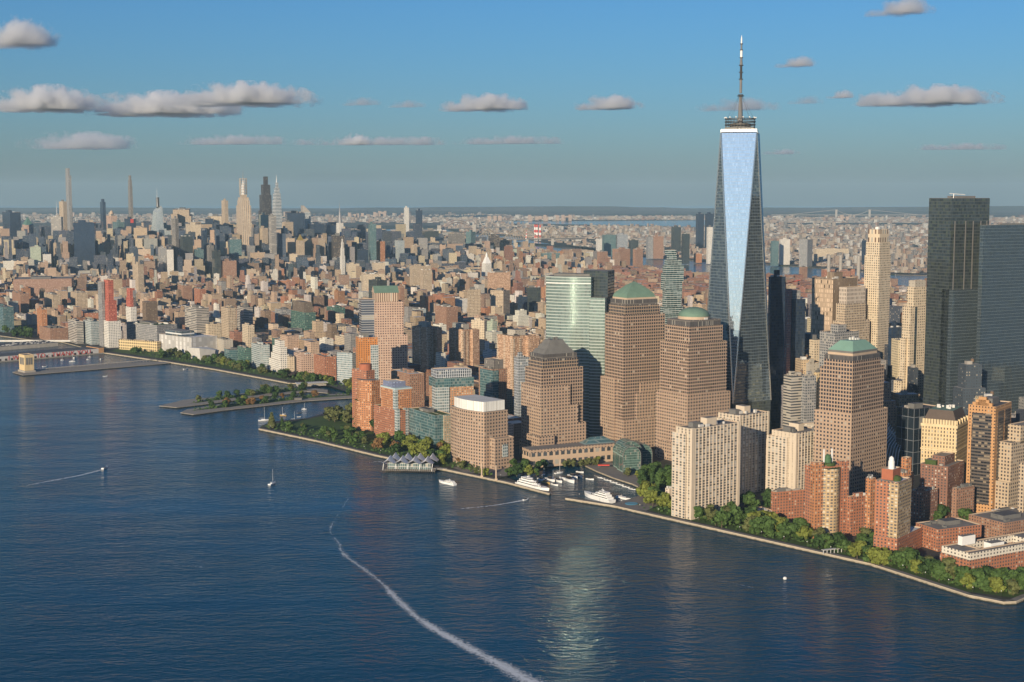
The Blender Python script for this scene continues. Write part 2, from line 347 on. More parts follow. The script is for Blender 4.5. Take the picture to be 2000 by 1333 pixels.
M_stone = simple("trim_stone", (.46, .35, .25), .9, var=.1)
M_cream = simple("cream_paint", (.56, .47, .36), .85, var=.06)
M_white = simple("white_paint", (.74, .72, .68), .6, var=.05)
M_conc = simple("bare_concrete", (.33, .30, .26), .9, var=.15)
M_steel = simple("grey_steel", (.20, .19, .18), .55, .3, var=.1)
M_dsteel = simple("dark_steel", (.055, .05, .045), .6, .3, var=.1)
M_mech = simple("louvre_grey", (.15, .145, .135), .8, var=.15)
M_wood = simple("tank_wood", (.17, .11, .07), .9, var=.1)
M_green = simple("roof_garden", (.055, .085, .025), .95, var=.3, scale=.3)
M_brickp = simple("plain_brick", (.36, .125, .07), .9, var=.12)
M_chrome = simple("bright_edge_steel", (.72, .70, .66), .25, .9, var=.03)
M_gold = simple("gilded_tiles", (.75, .50, .12), .35, .7, var=.05)
M_red = simple("red_paint", (.55, .07, .05), .7, var=.1)
# ------------------------------------------------------------------ buildings
BLD = []      # (nick, label, footprint centre, radius, photo x, photo y) used to keep the infill clear
FOOT = []
def solve(xc, xl, xr, yb, th, yt):
    """near corner on the ground line yb, then the two facades are as long as the photo shows"""
    Y = G(xc, yb).y; zt = atY(xc, yt, Y).z; zr = 2.5 + (zt - 2.5) * .75
    r = ray(xc, 0)
    X = (xc - 1000) / FPX * (Y * CP + (CAMH - zr) * SP)
    def run(dx, dy, px):
        k = (px - 1000) / FPX
        return (k * (Y * CP + (CAMH - zr) * SP) - X) / (dx - k * dy * CP)
    W = run(math.cos(th), math.sin(th), xr); D = run(-math.sin(th), math.cos(th), xl)
    return X, Y, zt, abs(W), abs(D)
class Bd:
    def __init__(s, name, label, xl, xc, xr, yb, yt, th=30, cat="building", nick=None, Wmax=None, Dmax=None, group=None, pad=6):
        t = D2R(th); s.th = t
        s.X, s.Y, s.H, W, Dd = solve(xc, xl, xr, yb, t, yt)
        s.W = min(W, Wmax or 1e9); s.D = min(Dd, Dmax or 1e9)
        s.D = max(s.D, 6); s.W = max(s.W, 6)
        s.o = thing(name, label, cat, (s.X, s.Y, 2.5), t, group); s.px = (xl + xr) / 2; s.py = (yt + yb) / 2
        cx = s.X + math.cos(t) * s.W / 2 - math.sin(t) * s.D / 2; cy = s.Y + math.sin(t) * s.W / 2 + math.cos(t) * s.D / 2
        FOOT.append((s.X, s.Y, t, s.W, s.D, pad)); BLD.append((nick, xl, xr, yt, yb))
    def z(s, py): return atY(1000, py, s.Y).z - 2.5       # height above the plinth of a photo row at the near corner
    def poly(s, x0, x1, y0, y1): return [(x0, y0), (x1, y0), (x1, y1), (x0, y1)]
    def tier(s, part, x0, x1, y0, y1, z0, z1, mat, roof=None, parent=None, label=None, parapet=1.1):
        """a block: facade walls with a parapet, and its own flat roof"""
        W, Dd = s.W, s.D
        x0 *= W; x1 *= W; y0 *= Dd; y1 *= Dd
        m = MB(); P = s.poly(x0, x1, y0, y1); m.prism(P, z0, z1, 0, None)
        wm = FM(mat) if isinstance(mat, str) else mat
        t = .5; Q = s.poly(x0 + t, x1 - t, y0 + t, y1 - t)
        for i in range(4):
            j = (i + 1) % 4
            m.face([(*P[i], z1), (*P[j], z1), (*Q[j], z1), (*Q[i], z1)], None, 1)
            m.face([(*Q[j], z1 - parapet), (*Q[i], z1 - parapet), (*Q[i], z1), (*Q[j], z1)], None, 1)
        o = m.build(part, [wm, M_stone], parent or s.o)
        if label: o["label"] = label
        r = MB(); r.prism(Q, z1 - parapet - .3, z1 - parapet, 0, 0); r.build("roof", roof or M_roof, o)
        return o
    def block(s, part, x0, x1, y0, y1, z0, z1, mat, parent=None, top=None):
        m = MB(); m.box(x0 * s.W, x1 * s.W, y0 * s.D, y1 * s.D, z0, z1, 0, 1); mm = FM(mat) if isinstance(mat, str) else mat
        return m.build(part, [mm, top or M_roof], parent or s.o)
    def clutter(s, x0, x1, y0, y1, z, n=5, tank=False, seed=1):
        """bulkheads, fans and the odd wooden tank on a roof"""
        R = random.Random(seed * 31 + int(s.X)); W, Dd = s.W, s.D
        w = (x1 - x0) * W; d = (y1 - y0) * Dd
        mt = R.choice([M_mech, M_roofw, M_conc])
        for k in range(n):
            m = MB(); a = R.uniform(1.5, max(2.5, w * .16)); c = R.uniform(1.5, max(2.5, d * .16)); px = x0 * W + R.uniform(.08, .92) * w - a / 2; py = y0 * Dd + R.uniform(.08, .92) * d - c / 2
            px = max(px, x0 * W + 1); py = max(py, y0 * Dd + 1)
            m.box(px, px + a, py, py + c, z - 1.1, z + R.uniform(.6, 2.6)); m.build("roof_plant", mt, s.o)
        if tank: water_tank(s.o, x0 * W + w * R.uniform(.25, .75), y0 * Dd + d * R.uniform(.3, .7), z - 1)
def water_tank(parent, x, y, z, r=2.0, h=4.0):
    m = MB(); m.lathe(x, y, [(r, z + 2.4), (r, z + 2.4 + h)], 10); t = m.build("water_tank", M_wood, parent)
    m = MB(); m.lathe(x, y, [(r * 1.08, z + 2.4 + h), (0, z + 2.4 + h + 1.6)], 10); m.build("tank_roof", M_roofd, t)
    m = MB()
    for a in (.785, 2.356, 3.927, 5.498): m.tube((x + r * .7 * math.cos(a), y + r * .7 * math.sin(a), z), (x + r * .7 * math.cos(a), y + r * .7 * math.sin(a), z + 2.4), .15, n=4)
    m.build("tank_legs", M_dsteel, t)
def slab(name, label, xl, xc, xr, yb, yt, th, mat, roof=None, nick=None, pent=True, tank=False, base=None, **k):
    """an ordinary block: walls, parapet, roof, bulkhead, clutter; base=(mat, height) gives it a differing foot"""
    b = Bd(name, label, xl, xc, xr, yb, yt, th, nick=nick, **k)
    z0 = 0
    if base:
        b.tier("base", -.0, 1.0, 0, 1, 0, base[1], base[0], roof); z0 = base[1] - 1.2
        b.tier("wall", .004, .996, .004, .996, z0, b.H - 2.5, mat, roof)
    else: b.tier("wall", 0, 1, 0, 1, 0, b.H - 2.5, mat, roof)
    H = b.H - 2.5; R = random.Random(int(xl * 7 + yt))
    if pent:
        x0 = R.uniform(.15, .4); y0 = R.uniform(.2, .45); ph = min(9, max(3.0, H * .06))
        b.block("penthouse", x0, x0 + .35, y0, y0 + .35, H - 1.1, H + ph, M_mech if R.random() < .5 else mat, top=M_roofd)
    b.clutter(.05, .95, .05, .95, H, 5, tank, seed=int(xl))
    return b

# ---------- tall glass tower with triangular facets
def prismoid_tower():
    th = D2R(32); A = 33.0
    Y = 1868.0
    # near bottom corner seen at x = 1429 on the foot
    zr = 60.0; dep = Y * CP + (CAMH - zr) * SP; X = (1432.0 - 1000) / FPX * dep
    c, s = math.cos(th), math.sin(th)
    cx = X + c * A - s * A; cy = Y + s * A + c * A
    o = thing("skyscraper", "tallest tower, blue mirrored glass in long tapering triangles with a ringed mast on top", "skyscraper", (cx, cy, 2.5), th)
    BLD.append(("the tallest mirrored tower", 1390, 1505, 257, 830)); FOOT.append((X, Y, th, 2 * A, 2 * A, 8))
    base = [(-A, -A), (A, -A), (A, A), (-A, A)]
    m = MB(); m.prism(base, 0, 57, 0, 1); m.build("podium", [FM('glass_dark'), M_roof], o)
    z0, z1 = 57.0, 414.0
    r = A * math.sqrt(2) * .707 * 1.0
    T = [(0, -A * 1.0), (A * 1.0, 0), (0, A * 1.0), (-A * 1.0, 0)]   # top square turned by 45 degrees
    def tri(a, b_, c_, nm_, mk):
        m = MB(); a, b_, c_ = Vector(a), Vector(b_), Vector(c_)
        n = (b_ - a).cross(c_ - a).normalized(); h = Vector((0, 0, 1)).cross(n).normalized()
        up = n.cross(h)
        f = lambda p: ((p - a).dot(h) + 200, (p - a).dot(up) + 200)
        # split into courses so the glazing modules stay regular
        m.face([a, b_, c_], [f(a), f(b_), f(c_)]); return m.build(nm_, FM(mk), o)
    for i in range(4):
        b0, b1 = base[i], base[(i + 1) % 4]; t0 = T[i]; t1 = T[(i + 1) % 4]
        tri((*b0, z0), (*b1, z0), (*t0, z1), "upright_facet", 'glass_wtc_painted_dark')
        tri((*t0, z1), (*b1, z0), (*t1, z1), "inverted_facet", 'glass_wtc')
    m = MB()
    for i in range(4):
        b1 = base[(i + 1) % 4]; b0 = base[i]; t0 = T[i]
        for q in ((b0, t0), (b1, t0)): m.tube((*q[0], z0), (*q[1], z1), 1.05, n=5)
    for i in range(4): m.tube((*T[i], z1), (*T[(i + 1) % 4], z1), .8, n=5)
    m.build("edge_trim", M_chrome, o)
    m = MB(); m.prism(T, z1, z1 + 4, 0, 0); m.build("parapet", M_chrome, o)
    m = MB(); m.prism([(p[0] * .8, p[1] * .8) for p in T], z1 + 4, z1 + 7, 0, 0); m.lathe(0, 0, [(14, z1 + 7), (14, z1 + 12)], 20); m.build("mechanical_floor", M_mech, o)
    # three stacked rings
    rg = MB()
    for k, zz in enumerate((z1 + 10, z1 + 14, z1 + 18)):
        R0 = 20.5
        rg.lathe(0, 0, [(R0 - 2.2, zz), (R0, zz), (R0, zz + .9), (R0 - 2.2, zz + .9), (R0 - 2.2, zz)], 28)
    for a in range(28):
        t = 2 * math.pi * a / 28; rg.tube((19.4 * math.cos(t), 19.4 * math.sin(t), z1 + 4), (19.4 * math.cos(t), 19.4 * math.sin(t), z1 + 19), .3, n=4)
        if a % 4 == 0: rg.tube((19 * math.cos(t), 19 * math.sin(t), z1 + 10), (3 * math.cos(t), 3 * math.sin(t), z1 + 14), .35, n=4)
    rr = rg.build("communication_ring", M_dsteel, o)
    for a in range(14):
        d = MB(); t = 2 * math.pi * (a + .3) / 14; d.lathe(20.5 * math.cos(t), 20.5 * math.sin(t), [(0, z1 + 19), (.9, z1 + 19.6), (.9, z1 + 20.6), (0, z1 + 21)], 6)
        d.build("dish", M_white, rr)
    mz = z1 + 12
    seg = [(3.6, 2.0, 0, 36, M_steel), (1.7, 1.7, 40, 58, M_steel), (1.6, 1.5, 58, 76, M_dsteel), (2.0, 1.4, 76, 86, M_steel), (1.55, 1.55, 86, 96, M_white), (1.1, 1.1, 96, 104, M_steel), (1.0, .9, 104, 112, M_white), (.8, .1, 112, 124 - 8, M_white)]
    mast = None
    for q, (r0, r1, a, b_, mt) in enumerate(seg):
        m = MB(); m.tube((0, 0, mz + a), (0, 0, mz + b_), r0, r1, 8)
        part = m.build("mast" if q == 0 else "mast_section", mt, mast or o)
        if q == 0: mast = part
    for h, r in ((36, 4.6), (37.5, 3.4), (58, 2.9), (67, 2.9), (76, 3.0), (86, 2.3), (96, 2.1), (104, 2.0)):
        m = MB(); m.lathe(0, 0, [(r * .5, mz + h), (r, mz + h), (r, mz + h + 1.0), (r * .5, mz + h + 1.0)], 10); m.build("mast_collar", M_dsteel, mast)
    for a in range(8):
        t = math.pi / 4 * a; m = MB(); m.tube((18 * math.cos(t), 18 * math.sin(t), z1 + 18), (2.5 * math.cos(t), 2.5 * math.sin(t), mz + 36), .12, n=4, cap=False); m.build("guy_cable", M_dsteel, mast)
prismoid_tower()

# ---------- financial centre towers in tan granite
# north-west tower with stepped grey crown
b = Bd("office_tower", "tan granite tower with a stepped grey metal crown, beside the marina", 1026, 1057, 1139, 898, 704, 30, nick="the tan tower with the stepped grey crown")
H = b.H - 2.5; z = b.z
b.tier("base", -.14, 1.10, -.18, 1.0, 0, z(866), 'wfc_low')
b.tier("front_step", -.16, .20, -.30, .5, 0, z(850), 'wfc_low')
b.tier("lower_shaft", -.06, 1.02, -.14, 1.0, 0, z(831), 'wfc_low')
b.tier("middle_shaft", -.05, .84, -.11, 1.0, 0, z(795), 'wfc_low')
b.tier("upper_shaft", -.04, .66, -.08, 1.15, 0, z(755), 'wfc_low')
b.tier("tower", 0, 1, 0, 1, 0, z(722), 'wfc_mid')
b.tier("neck", .05, .90, .05, .95, 0, z(704), 'wfc_top')
b.block("cornice_band", .08, .88, .08, .92, z(704), z(694), 'band_dark')
for k, (f, y0, y1) in enumerate(((.12, 694, 686), (.20, 686, 677), (.27, 677, 668))):
    P0 = b.poly(f * b.W, (.96 - f) * b.W, f * b.D, (1 - f) * b.D); g = f + .055; P1 = b.poly(g * b.W, (.96 - g) * b.W, g * b.D, (1 - g) * b.D)
    m = MB(); m.prism(P0, z(y0), z(y1), 0, 0, poly2=P1); m.build("crown_step", M_mech, b.o)
b.clutter(.3, .6, .3, .6, z(668) + 1, 6)

# pyramid-topped tower
b = Bd("office_tower", "tallest tan granite tower, under a green copper pyramid roof", 1182, 1218, 1298, 884, 598, 30, nick="the copper pyramid tower")
z = b.z
b.tier("base", -.02, 1.0, -.08, 1.0, 0, z(820), 'wfc_low')
b.tier("left_step", -.06, .3, .35, 1.12, 0, z(742), 'wfc_low')
b.tier("right_step", .30, 1.02, -.06, .8, 0, z(770), 'wfc_low')
b.tier("lower_shaft", .40, 1.01, -.03, .8, 0, z(751), 'wfc_low')
b.tier("tower", 0, 1, 0, 1, 0, z(616), 'wfc_mid')
b.tier("neck", .06, .88, .06, .94, 0, z(598), 'wfc_top')
b.block("cornice_band", .085, .855, .085, .915, z(598), z(587), 'band_dark')
P0 = b.poly(.12 * b.W, .82 * b.W, .12 * b.D, .88 * b.D)
m = MB(); m.prism(P0, z(587), z(583.5), 0, 0); m.build("roof_curb", M_stone, b.o)
m = MB(); cx, cy = .47 * b.W, .5 * b.D
def shrink(P, f): return [(cx + (p[0] - cx) * f, cy + (p[1] - cy) * f) for p in P]
hz = [(1.0, 583.5), (.93, 577), (.72, 570), (.55, 565), (.36, 560), (.0, 553)]
for k in range(5):
    a, ya = hz[k]; c_, yc = hz[k + 1]
    m.prism(shrink(P0, a), z(ya), z(yc), 0, None, poly2=shrink(P0, max(c_, .001)))
m.build("pyramid_roof", M_copper, b.o)

# domed tower
b = Bd("office_tower", "tan granite tower topped by a green copper dome", 1289, 1345, 1420, 905, 640, 34, nick="the domed tower")
z = b.z
b.tier("base", -.04, 1.08, -.03, 1.08, 0, z(772), 'wfc_low')
b.tier("low_wing", -.1, .5, -.12, .9, 0, z(868), 'wfc_low')
b.tier("lower_tower", 0, 1, 0, 1, 0, z(672), 'wfc_mid')
b.tier("tower", .07, .93, .07, .93, 0, z(640), 'wfc_mid')
b.block("cornice_band", .10, .90, .10, .90, z(640), z(628), 'band_dark')
cx, cy = .5 * b.W, .5 * b.D; R = .335 * (b.W + b.D) / 2
m = MB(); m.lathe(cx, cy, [(R * 1.02, z(628)), (R * 1.02, z(622.5)), (R, z(622.5))], 36); m.build("drum", M_stone, b.o)
Hd = z(600) - z(622.5)
m = MB(); m.lathe(cx, cy, [(R * 1.03, z(622.5))] + [(R * math.cos(t), z(622.5) + Hd * .78 * math.sin(t)) for t in [math.pi / 2 * i / 9 for i in range(10)]][:-1] + [(0, z(622.5) + Hd * .78)], 40); m.build("dome", M_copper, b.o)
b.clutter(.1, .9, .1, .9, z(628) + 1, 5)

# truncated pyramid tower
b = Bd("office_tower", "tan granite tower with a truncated pale green copper roof, behind the cream apartment slabs", 1600, 1664, 1726, 985, 707, 44, nick="the truncated copper roof tower")
z = b.z
b.tier("base", -.07, 1.07, -.07, 1.07, 0, z(808), 'wfc_low')
b.tier("lower_tower", 0, 1, 0, 1, 0, z(722), 'wfc_mid')
b.tier("tower", .06, .94, .06, .94, 0, z(707), 'wfc_mid')
b.block("cornice_band", .07, .93, .07, .93, z(707), z(698), 'band_dark')
P0 = b.poly(.12 * b.W, .88 * b.W, .12 * b.D, .88 * b.D)
m = MB(); m.prism(P0, z(698), z(693), 0, 0); m.build("roof_curb", M_stone, b.o)
cx, cy = .5 * b.W, .5 * b.D
m = MB(); m.prism(shrink(P0, 1.02), z(693), z(689), 0, 0); m.build("eaves", M_mech, b.o)
m = MB(); m.prism(shrink(P0, 1.0), z(689), z(671), 0, 0, poly2=shrink(P0, .52)); m.build("copper_roof", M_copper2, b.o)
b.clutter(.35, .65, .35, .65, z(671) + 1, 6)

# curved green glass tower
b = Bd("office_tower", "curved pale green glass tower with bright horizontal glints", 1057, 1150, 1181, 868, 542, -18, nick="the curved green glass tower")
z = b.z; Hh = z(542)
n = 18; P = []; Wc, Dc = b.W, b.D
# convex front sweeping from the left end to the corner
xL, xR = -(1150 - 1057) / FPX * b.Y * 1.0, 0
for i in range(n + 1):
    t = i / n; P.append((xL + (xR - xL) * t, 10 - 10 * math.sin(math.pi * (t * .72 + .28)) + 10 * (1 - t)))
P += [(0, 45), (xL, 50)]
m = MB(); m.prism(P, 0, Hh, 0, 1, smooth=False)
m.build("curved_facade", [FM('glass_green'), M_roof], b.o)
for hz_ in (Hh - 1.5, Hh - 5.5, Hh - 9.5):
    m = MB()
    for i in range(n): a, c_ = P[i], P[i + 1]; m.face([(a[0], a[1] - .3, hz_), (c_[0], c_[1] - .3, hz_), (c_[0], c_[1] - .3, hz_ + 1.2), (a[0], a[1] - .3, hz_ + 1.2)])
m.build("roof_screen", M_white, b.o)
m = MB(); m.box(0, b.W * .98, 3, 46, 0, z(582), 0, 1); m.build("side_wing", [FM('glass_green'), M_roof], b.o)
m = MB(); m.prism([(-14, 24), (b.W * 1.0, 16), (b.W * 1.0, 52), (-14, 52)], 0, z(531), 0, 1); m.build("dark_rear_tower", [FM('glass_dark'), M_roof], b.o)
m = MB(); m.box(xL + 8, -4, 22, 40, Hh, Hh + 3); m.build("roof_plant", M_mech, b.o)
FOOT.append((b.X + xL, b.Y - 6, 0, -xL + 10, 66, 8))

# exchange building, curved front
b = Bd("office_building", "squat tan office block with a curved front and white rooftop screen", 880, 946, 992, 917, 806, 38, nick="the white topped curved office block", )
z = b.z; Hh = z(806)
P = []
for i in range(13):
    t = i / 12; P.append((-5.5 * math.sin(math.pi * t) - 0, b.D * (1 - t)))
P += [(b.W, 0), (b.W, b.D)]
m = MB(); m.prism(P, 0, Hh, 0, 1); m.build("wall", [FM('wfc_low'), M_roof], b.o)
Q = [(p[0] * .9 + b.W * .05, p[1] * .86 + b.D * .06) for p in P]
m = MB(); m.prism(Q, Hh, z(787), 0, 1); m.build("rooftop_screen", [facade('white_screen', (.70, .68, .62), (.5, .5, .48), wx=2.6, wz=30, fx=.2, fz=1, gr=.6), M_roofw], b.o)
b.tier("front_wing", .24, 1.04, -.14, .4, 0, z(857), 'wfc_low')
m = MB(); m.box(.55 * b.W, .78 * b.W, -.15 * b.D, -.14 * b.D + .2, 14, z(870)); m.build("glazed_bay", FM('glass_pale'), b.o)

# gallery wing and glass vault
b = Bd("gallery_wing", "low tan stone gallery with tall square windows, along the marina plaza", 1020, 1036, 1214, 915, 886, 24, nick="the low stone gallery", Dmax=40)
b.tier("wall", 0, 1, 0, 1, 0, b.H - 2.5, facade('gallery_wall', (.46, .34, .24), (.04, .045, .05), wx=8, wz=11, fx=.62, fz=.5, litf=.1))
m = MB(); m.box(0, b.W, .02 * b.D, b.D, b.H - 2.5, b.H + 1.5, 0, 1); m.build("attic", [FM('wfc_low'), M_roof], b.o)
m = MB(); m.prism([(b.W * .62, b.D * .3), (b.W * .96, b.D * .3), (b.W * .96, b.D), (b.W * .62, b.D)], b.H + 1.5, b.H + 9, 0, 0, poly2=[(b.W * .72, b.D * .6), (b.W * .86, b.D * .6), (b.W * .86, b.D * .7), (b.W * .72, b.D * .7)]); m.build("skylight", FM('glass_teal'), b.o)
p0 = G(1234, 922); th = D2R(16)
o = thing("glass_vault_hall", "stepped green glass barrel vault hall between the two tan towers", "hall", p0, th)
BLD.append(("the glass vault", 1213, 1283, 855, 920)); FOOT.append((p0.x - 20, p0.y, 0, 60, 70, 4))
for k, (r, x0_, y0, y1, h) in enumerate(((11.5, 0, 0, 20, 22), (15, 6, 20, 42, 22), (12, 26, 30, 56, 18))):
    m = MB(); n = 14; prev = None
    arc = [(x0_ - r, 0)] + [(x0_ - r * math.cos(math.pi * i / n), h - r * .2 + r * math.sin(math.pi * i / n)) for i in range(n + 1)] + [(x0_ + r, 0)]
    for i in range(len(arc) - 1):
        a, c_ = arc[i], arc[i + 1]
        m.face([(a[0], y1, a[1]), (a[0], y0, a[1]), (c_[0], y0, c_[1]), (c_[0], y1, c_[1])], [(0, i * 3), (y1 - y0, i * 3), (y1 - y0, i * 3 + 3), (0, i * 3 + 3)], 0)
    m.face([(a[0], y0, a[1]) for a in arc], [(a[0] + 20, a[1]) for a in arc], 0)
    v = m.build("vault", facade('vault_glass', (.22, .30, .26), (.05, .10, .085), wx=1.6, wz=3, fx=.86, fz=.86, gr=.12, gm=.4, pane=.03), o)
    m = MB()
    for i in range(len(arc) - 1):
        a, c_ = arc[i], arc[i + 1]; m.tube((a[0], y0 - .2, a[1]), (c_[0], y0 - .2, c_[1]), .45, n=4)
    m.build("rib", M_mech, v)

# ---------- cream apartment slabs
def cream_slab(label, xl, xc, xr, yb, yt, th, nick, notch=True):
    b = Bd("apartment_tower", label, xl, xc, xr, yb, yt, th, nick=nick)
    H = b.H - 2.5; W, Dd = b.W, b.D
    b.tier("slab", 0, 1, 0, 1, 0, H, 'cream_strip', M_roof)
    b.tier("stepped_wing", -.001 - 2 / W, .2, .30, 1.15, 0, H - 6, 'cream_strip', M_roof)
    b.tier("low_wing", .08, .5, .8, 1.32, 0, H - 12, 'cream_strip', M_roof)
    pieces("pier", [(x * W - .3, x * W + W * .045 + .3, -.6, .6, 0, H + .6) for x in (0.0, .955)] + [(i * 5.2 - .45, i * 5.2 + .45, -.45, .01, 0, H) for i in range(1, int(W // 5.2))], M_cream, b.o)
    pieces("pier", [(-.45, .01, i * 5.2 - .9, i * 5.2 + .9, 0, H) for i in range(0, int(Dd // 5.2) + 1)], M_cream, b.o)
    b.block("penthouse", .42, .62, .35, .75, H - 1, H + 7, M_cream)
    b.block("lift_house", .15, .3, .4, .7, H - 1, H + 4, M_mech)
    b.clutter(.05, .95, .1, .9, H, 9, seed=3)
    return b
cream_slab("cream concrete apartment slab nearest the water, with dark vertical window strips", 1320, 1351, 1445, 1016, 838, 38, "the front cream slab")
cream_slab("cream apartment slab half in the front slab's shadow, at its right shoulder", 1402, 1444, 1501, 968, 812, 38, "the shaded cream slab")
cream_slab("cream apartment slab standing left of the truncated copper roof tower", 1507, 1554, 1605, 975, 847, 40, "the right cream slab")
slab("podium_building", "low white podium block in the gap right of the front cream slab", 1445, 1470, 1512, 1022, 1003, 30, 'white_grid', pent=True, nick="the low white podium")
slab("podium_building", "small white block tucked at the left foot of the front cream slab", 1301, 1307, 1322, 985, 955, 38, 'cream_plain', pent=False)
slab("podium_building", "small cream lift house block behind the low white podium", 1478, 1486, 1502, 955, 945, 34, 'cream_plain')

# ---------- brick towers on the right
def roof_lantern(b, x, y, z0, r, h, mat, name="lantern"):
    m = MB(); m.lathe(x, y, [(r, z0), (r, z0 + h * .62), (r * .8, z0 + h * .64), (r * .78, z0 + h * .82), (r * .5, z0 + h * .93), (0.01, z0 + h)], 14)
    return m.build(name, mat, b.o)
b = Bd("apartment_tower", "orange brick apartment tower with a yellow centre bay and a green rooftop tank", 1571, 1590, 1655, 1052, 912, 26, nick="the green tank brick tower")
H = b.H - 2.5; z = b.z
b.tier("wall", 0, 1, 0, 1, 0, H, 'brick_red'); b.tier("corner_turret", .0, .24, -.1, .4, 0, H + 4, 'brick_orange'); b.tier("corner_turret", .78, 1.02, -.08, .4, 0, H + 3, 'brick_red')
n = 10; P = [(.24 * b.W + .54 * b.W * i / n, -.05 * b.D - 6.5 * math.sin(math.pi * i / n)) for i in range(n + 1)] + [(.78 * b.W, 5), (.24 * b.W, 5)]
m = MB(); m.prism(P, 0, H - 3, 0, 1); m.build("centre_bay", [FM('brick_yellow'), M_green], b.o)
m = MB(); m.lathe(.5 * b.W, .4 * b.D, [(8, H - 1), (8, H + 2), (5, H + 2)], 14); m.build("roof_terrace", M_green, b.o)
roof_lantern(b, .5 * b.W, .35 * b.D, H, 3.6, 10, simple('green_tank_paint', (.06, .13, .06), .6), "green_tank")
pieces("chimney", [(x * b.W - .6, x * b.W + .6, .35 * b.D - .6, .35 * b.D + .6, H, H + 15) for x in (.38, .62)], M_white, b.o)
slab("apartment_wing", "red brick wing with white windows, left of the green tank brick tower", 1508, 1512, 1571, 1020, 962, 22, 'brick_red', M_roofd, nick="the red brick wing")
slab("apartment_wing", "lower red brick block right of the green tank brick tower", 1652, 1662, 1708, 1048, 972, 30, 'brick_red', M_roofd)
b = Bd("apartment_tower", "orange and beige brick tower with a white lantern on its stepped roof", 1709, 1753, 1778, 1092, 943, 52, nick="the white lantern tower")
H = b.H - 2.5; z = b.z
b.tier("podium", -.03, 1.95, -.05, 1.0, 0, z(1052), 'brick_red', M_roofw)
b.tier("wall", 0, 1, 0, 1, 0, H, 'brick_red', M_roofw)
b.tier("beige_corner", -.02, 1.02, -.03, .38, 0, H - .5, 'brick_yellow', M_roofw)
b.tier("roof_block", .2, .8, .35, .85, H, H + 10, M_brickp, M_roofw)
roof_lantern(b, .5 * b.W, .6 * b.D, H + 9, 2.9, 12, M_white)
m = MB(); m.lathe(.4 * b.W, .3 * b.D, [(4, H - 1), (4.5, H + 2), (2, H + 4), (0, H + 4)], 8); m.build("roof_shrub", M_green, b.o)
b = slab("apartment_tower", "small red brick tower with a square clock-like turret, behind the white lantern tower", 1744, 1765, 1784, 1020, 925, 36, 'brick_orange'); b.tier("turret", .45, .95, .2, .7, b.H - 4, b.z(897), 'brick_orange')
slab("apartment_wing", "narrow orange brick gable block just left of the white lantern tower", 1694, 1700, 1710, 1052, 935, 36, 'brick_orange')
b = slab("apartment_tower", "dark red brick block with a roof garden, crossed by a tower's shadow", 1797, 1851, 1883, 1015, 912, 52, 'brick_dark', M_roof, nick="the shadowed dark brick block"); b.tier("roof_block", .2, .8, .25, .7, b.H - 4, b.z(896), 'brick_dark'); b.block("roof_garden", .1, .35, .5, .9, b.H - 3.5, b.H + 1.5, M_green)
slab("apartment_wing", "grey brown brick wing right of the shadowed dark brick block", 1862, 1868, 1903, 1022, 955, 34, 'brick_brown', M_roof)
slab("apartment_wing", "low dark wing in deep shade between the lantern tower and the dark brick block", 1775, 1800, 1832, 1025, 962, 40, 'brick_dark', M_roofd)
b = Bd("office_tower", "orange framed tower with black glass bands and a stepped gable", 1890, 1943, 1974, 1010, 795, 52, nick="the orange and black tower")
H = b.H - 2.5
b.tier("wall", 0, 1, 0, 1, 0, H, 'orange_frame', M_roofd)
m = MB(); m.box(-.25, .1, b.D * .14, b.D * .86, 12, H - 8, 0, 0); m.build("glass_strip", FM('black_bands'), b.o)
pieces("glass_strip", [(b.W * .16, b.W * .52, -.25, .1, 12, H - 6), (b.W * .60, b.W * .94, -.25, .1, 12, H - 6)], FM('black_bands'), b.o)
for k, (a, c_, h) in enumerate(((.14, .86, 3), (.26, .74, 6), (.36, .64, 9))):
    m = MB(); m.box(.3, 4.0 - k * .3, b.D * a, b.D * c_, H, H + h, 0, 0); m.build("gable_step", simple('orange_brick', (.47, .26, .12), .85), b.o)
b.block("penthouse", .3, .7, .3, .7, H - 1, H + 6, M_mech)
b = Bd("office_building", "ornate cream gothic office block under a dark mansard roof", 1799, 1868, 1890, 1000, 832, 58, nick="the gothic mansard block")
H = b.H - 2.5
b.tier("wall", 0, 1, 0, 1, 0, H, 'gothic', M_roof)
P0 = b.poly(.3, b.W - .3, .3, b.D - .3); P1 = b.poly(5, b.W - 5, 6, b.D - 6)
m = MB(); m.prism(P0, H, b.z(805), 0, 1, poly2=P1); m.build("mansard_roof", [simple('dark_slate', (.10, .075, .06), .8), M_copper], b.o)
tc_ = simple('cream_terracotta', (.60, .47, .28), .85)
pieces("dormer", [(-.2, 2.4, 2 + (b.D - 4) * i / 11 - 1.1, 2 + (b.D - 4) * i / 11 + 1.1, H, H + 5) for i in range(12)] + [(2 + (b.W - 4) * i / 4 - 1.1, 2 + (b.W - 4) * i / 4 + 1.1, -.2, 2.2, H, H + 5) for i in range(5)], tc_, b.o)
pieces("cornice", [(-.8, b.W + .8, -.8, b.D + .8, H - 3, H), (-.6, b.W + .6, -.6, b.D + .6, H - 28, H - 26.5)], tc_, b.o)
b.clutter(.3, .7, .2, .8, b.z(805) + 1, 7)
b = Bd("office_tower", "stepped tan stone tower cut by the right edge, behind the low brick housing", 1950, 1975, 2040, 1010, 866, 40, nick="the stepped tan tower at the right edge")
H = b.H - 2.5
b.tier("base", -.1, 1, -.15, 1, 0, b.z(941), 'tan_grid'); b.tier("wall", 0, 1, 0, 1, 0, H, 'tan_grid'); b.tier("upper_wall", .25, 1, .0, 1, H - 2, b.z(835), 'tan_grid')
slab("tan_tower", "tan grid tower at the extreme right edge in front of the stepped one", 1990, 2000, 2060, 1040, 905, 36, 'tan_grid', pad=2)
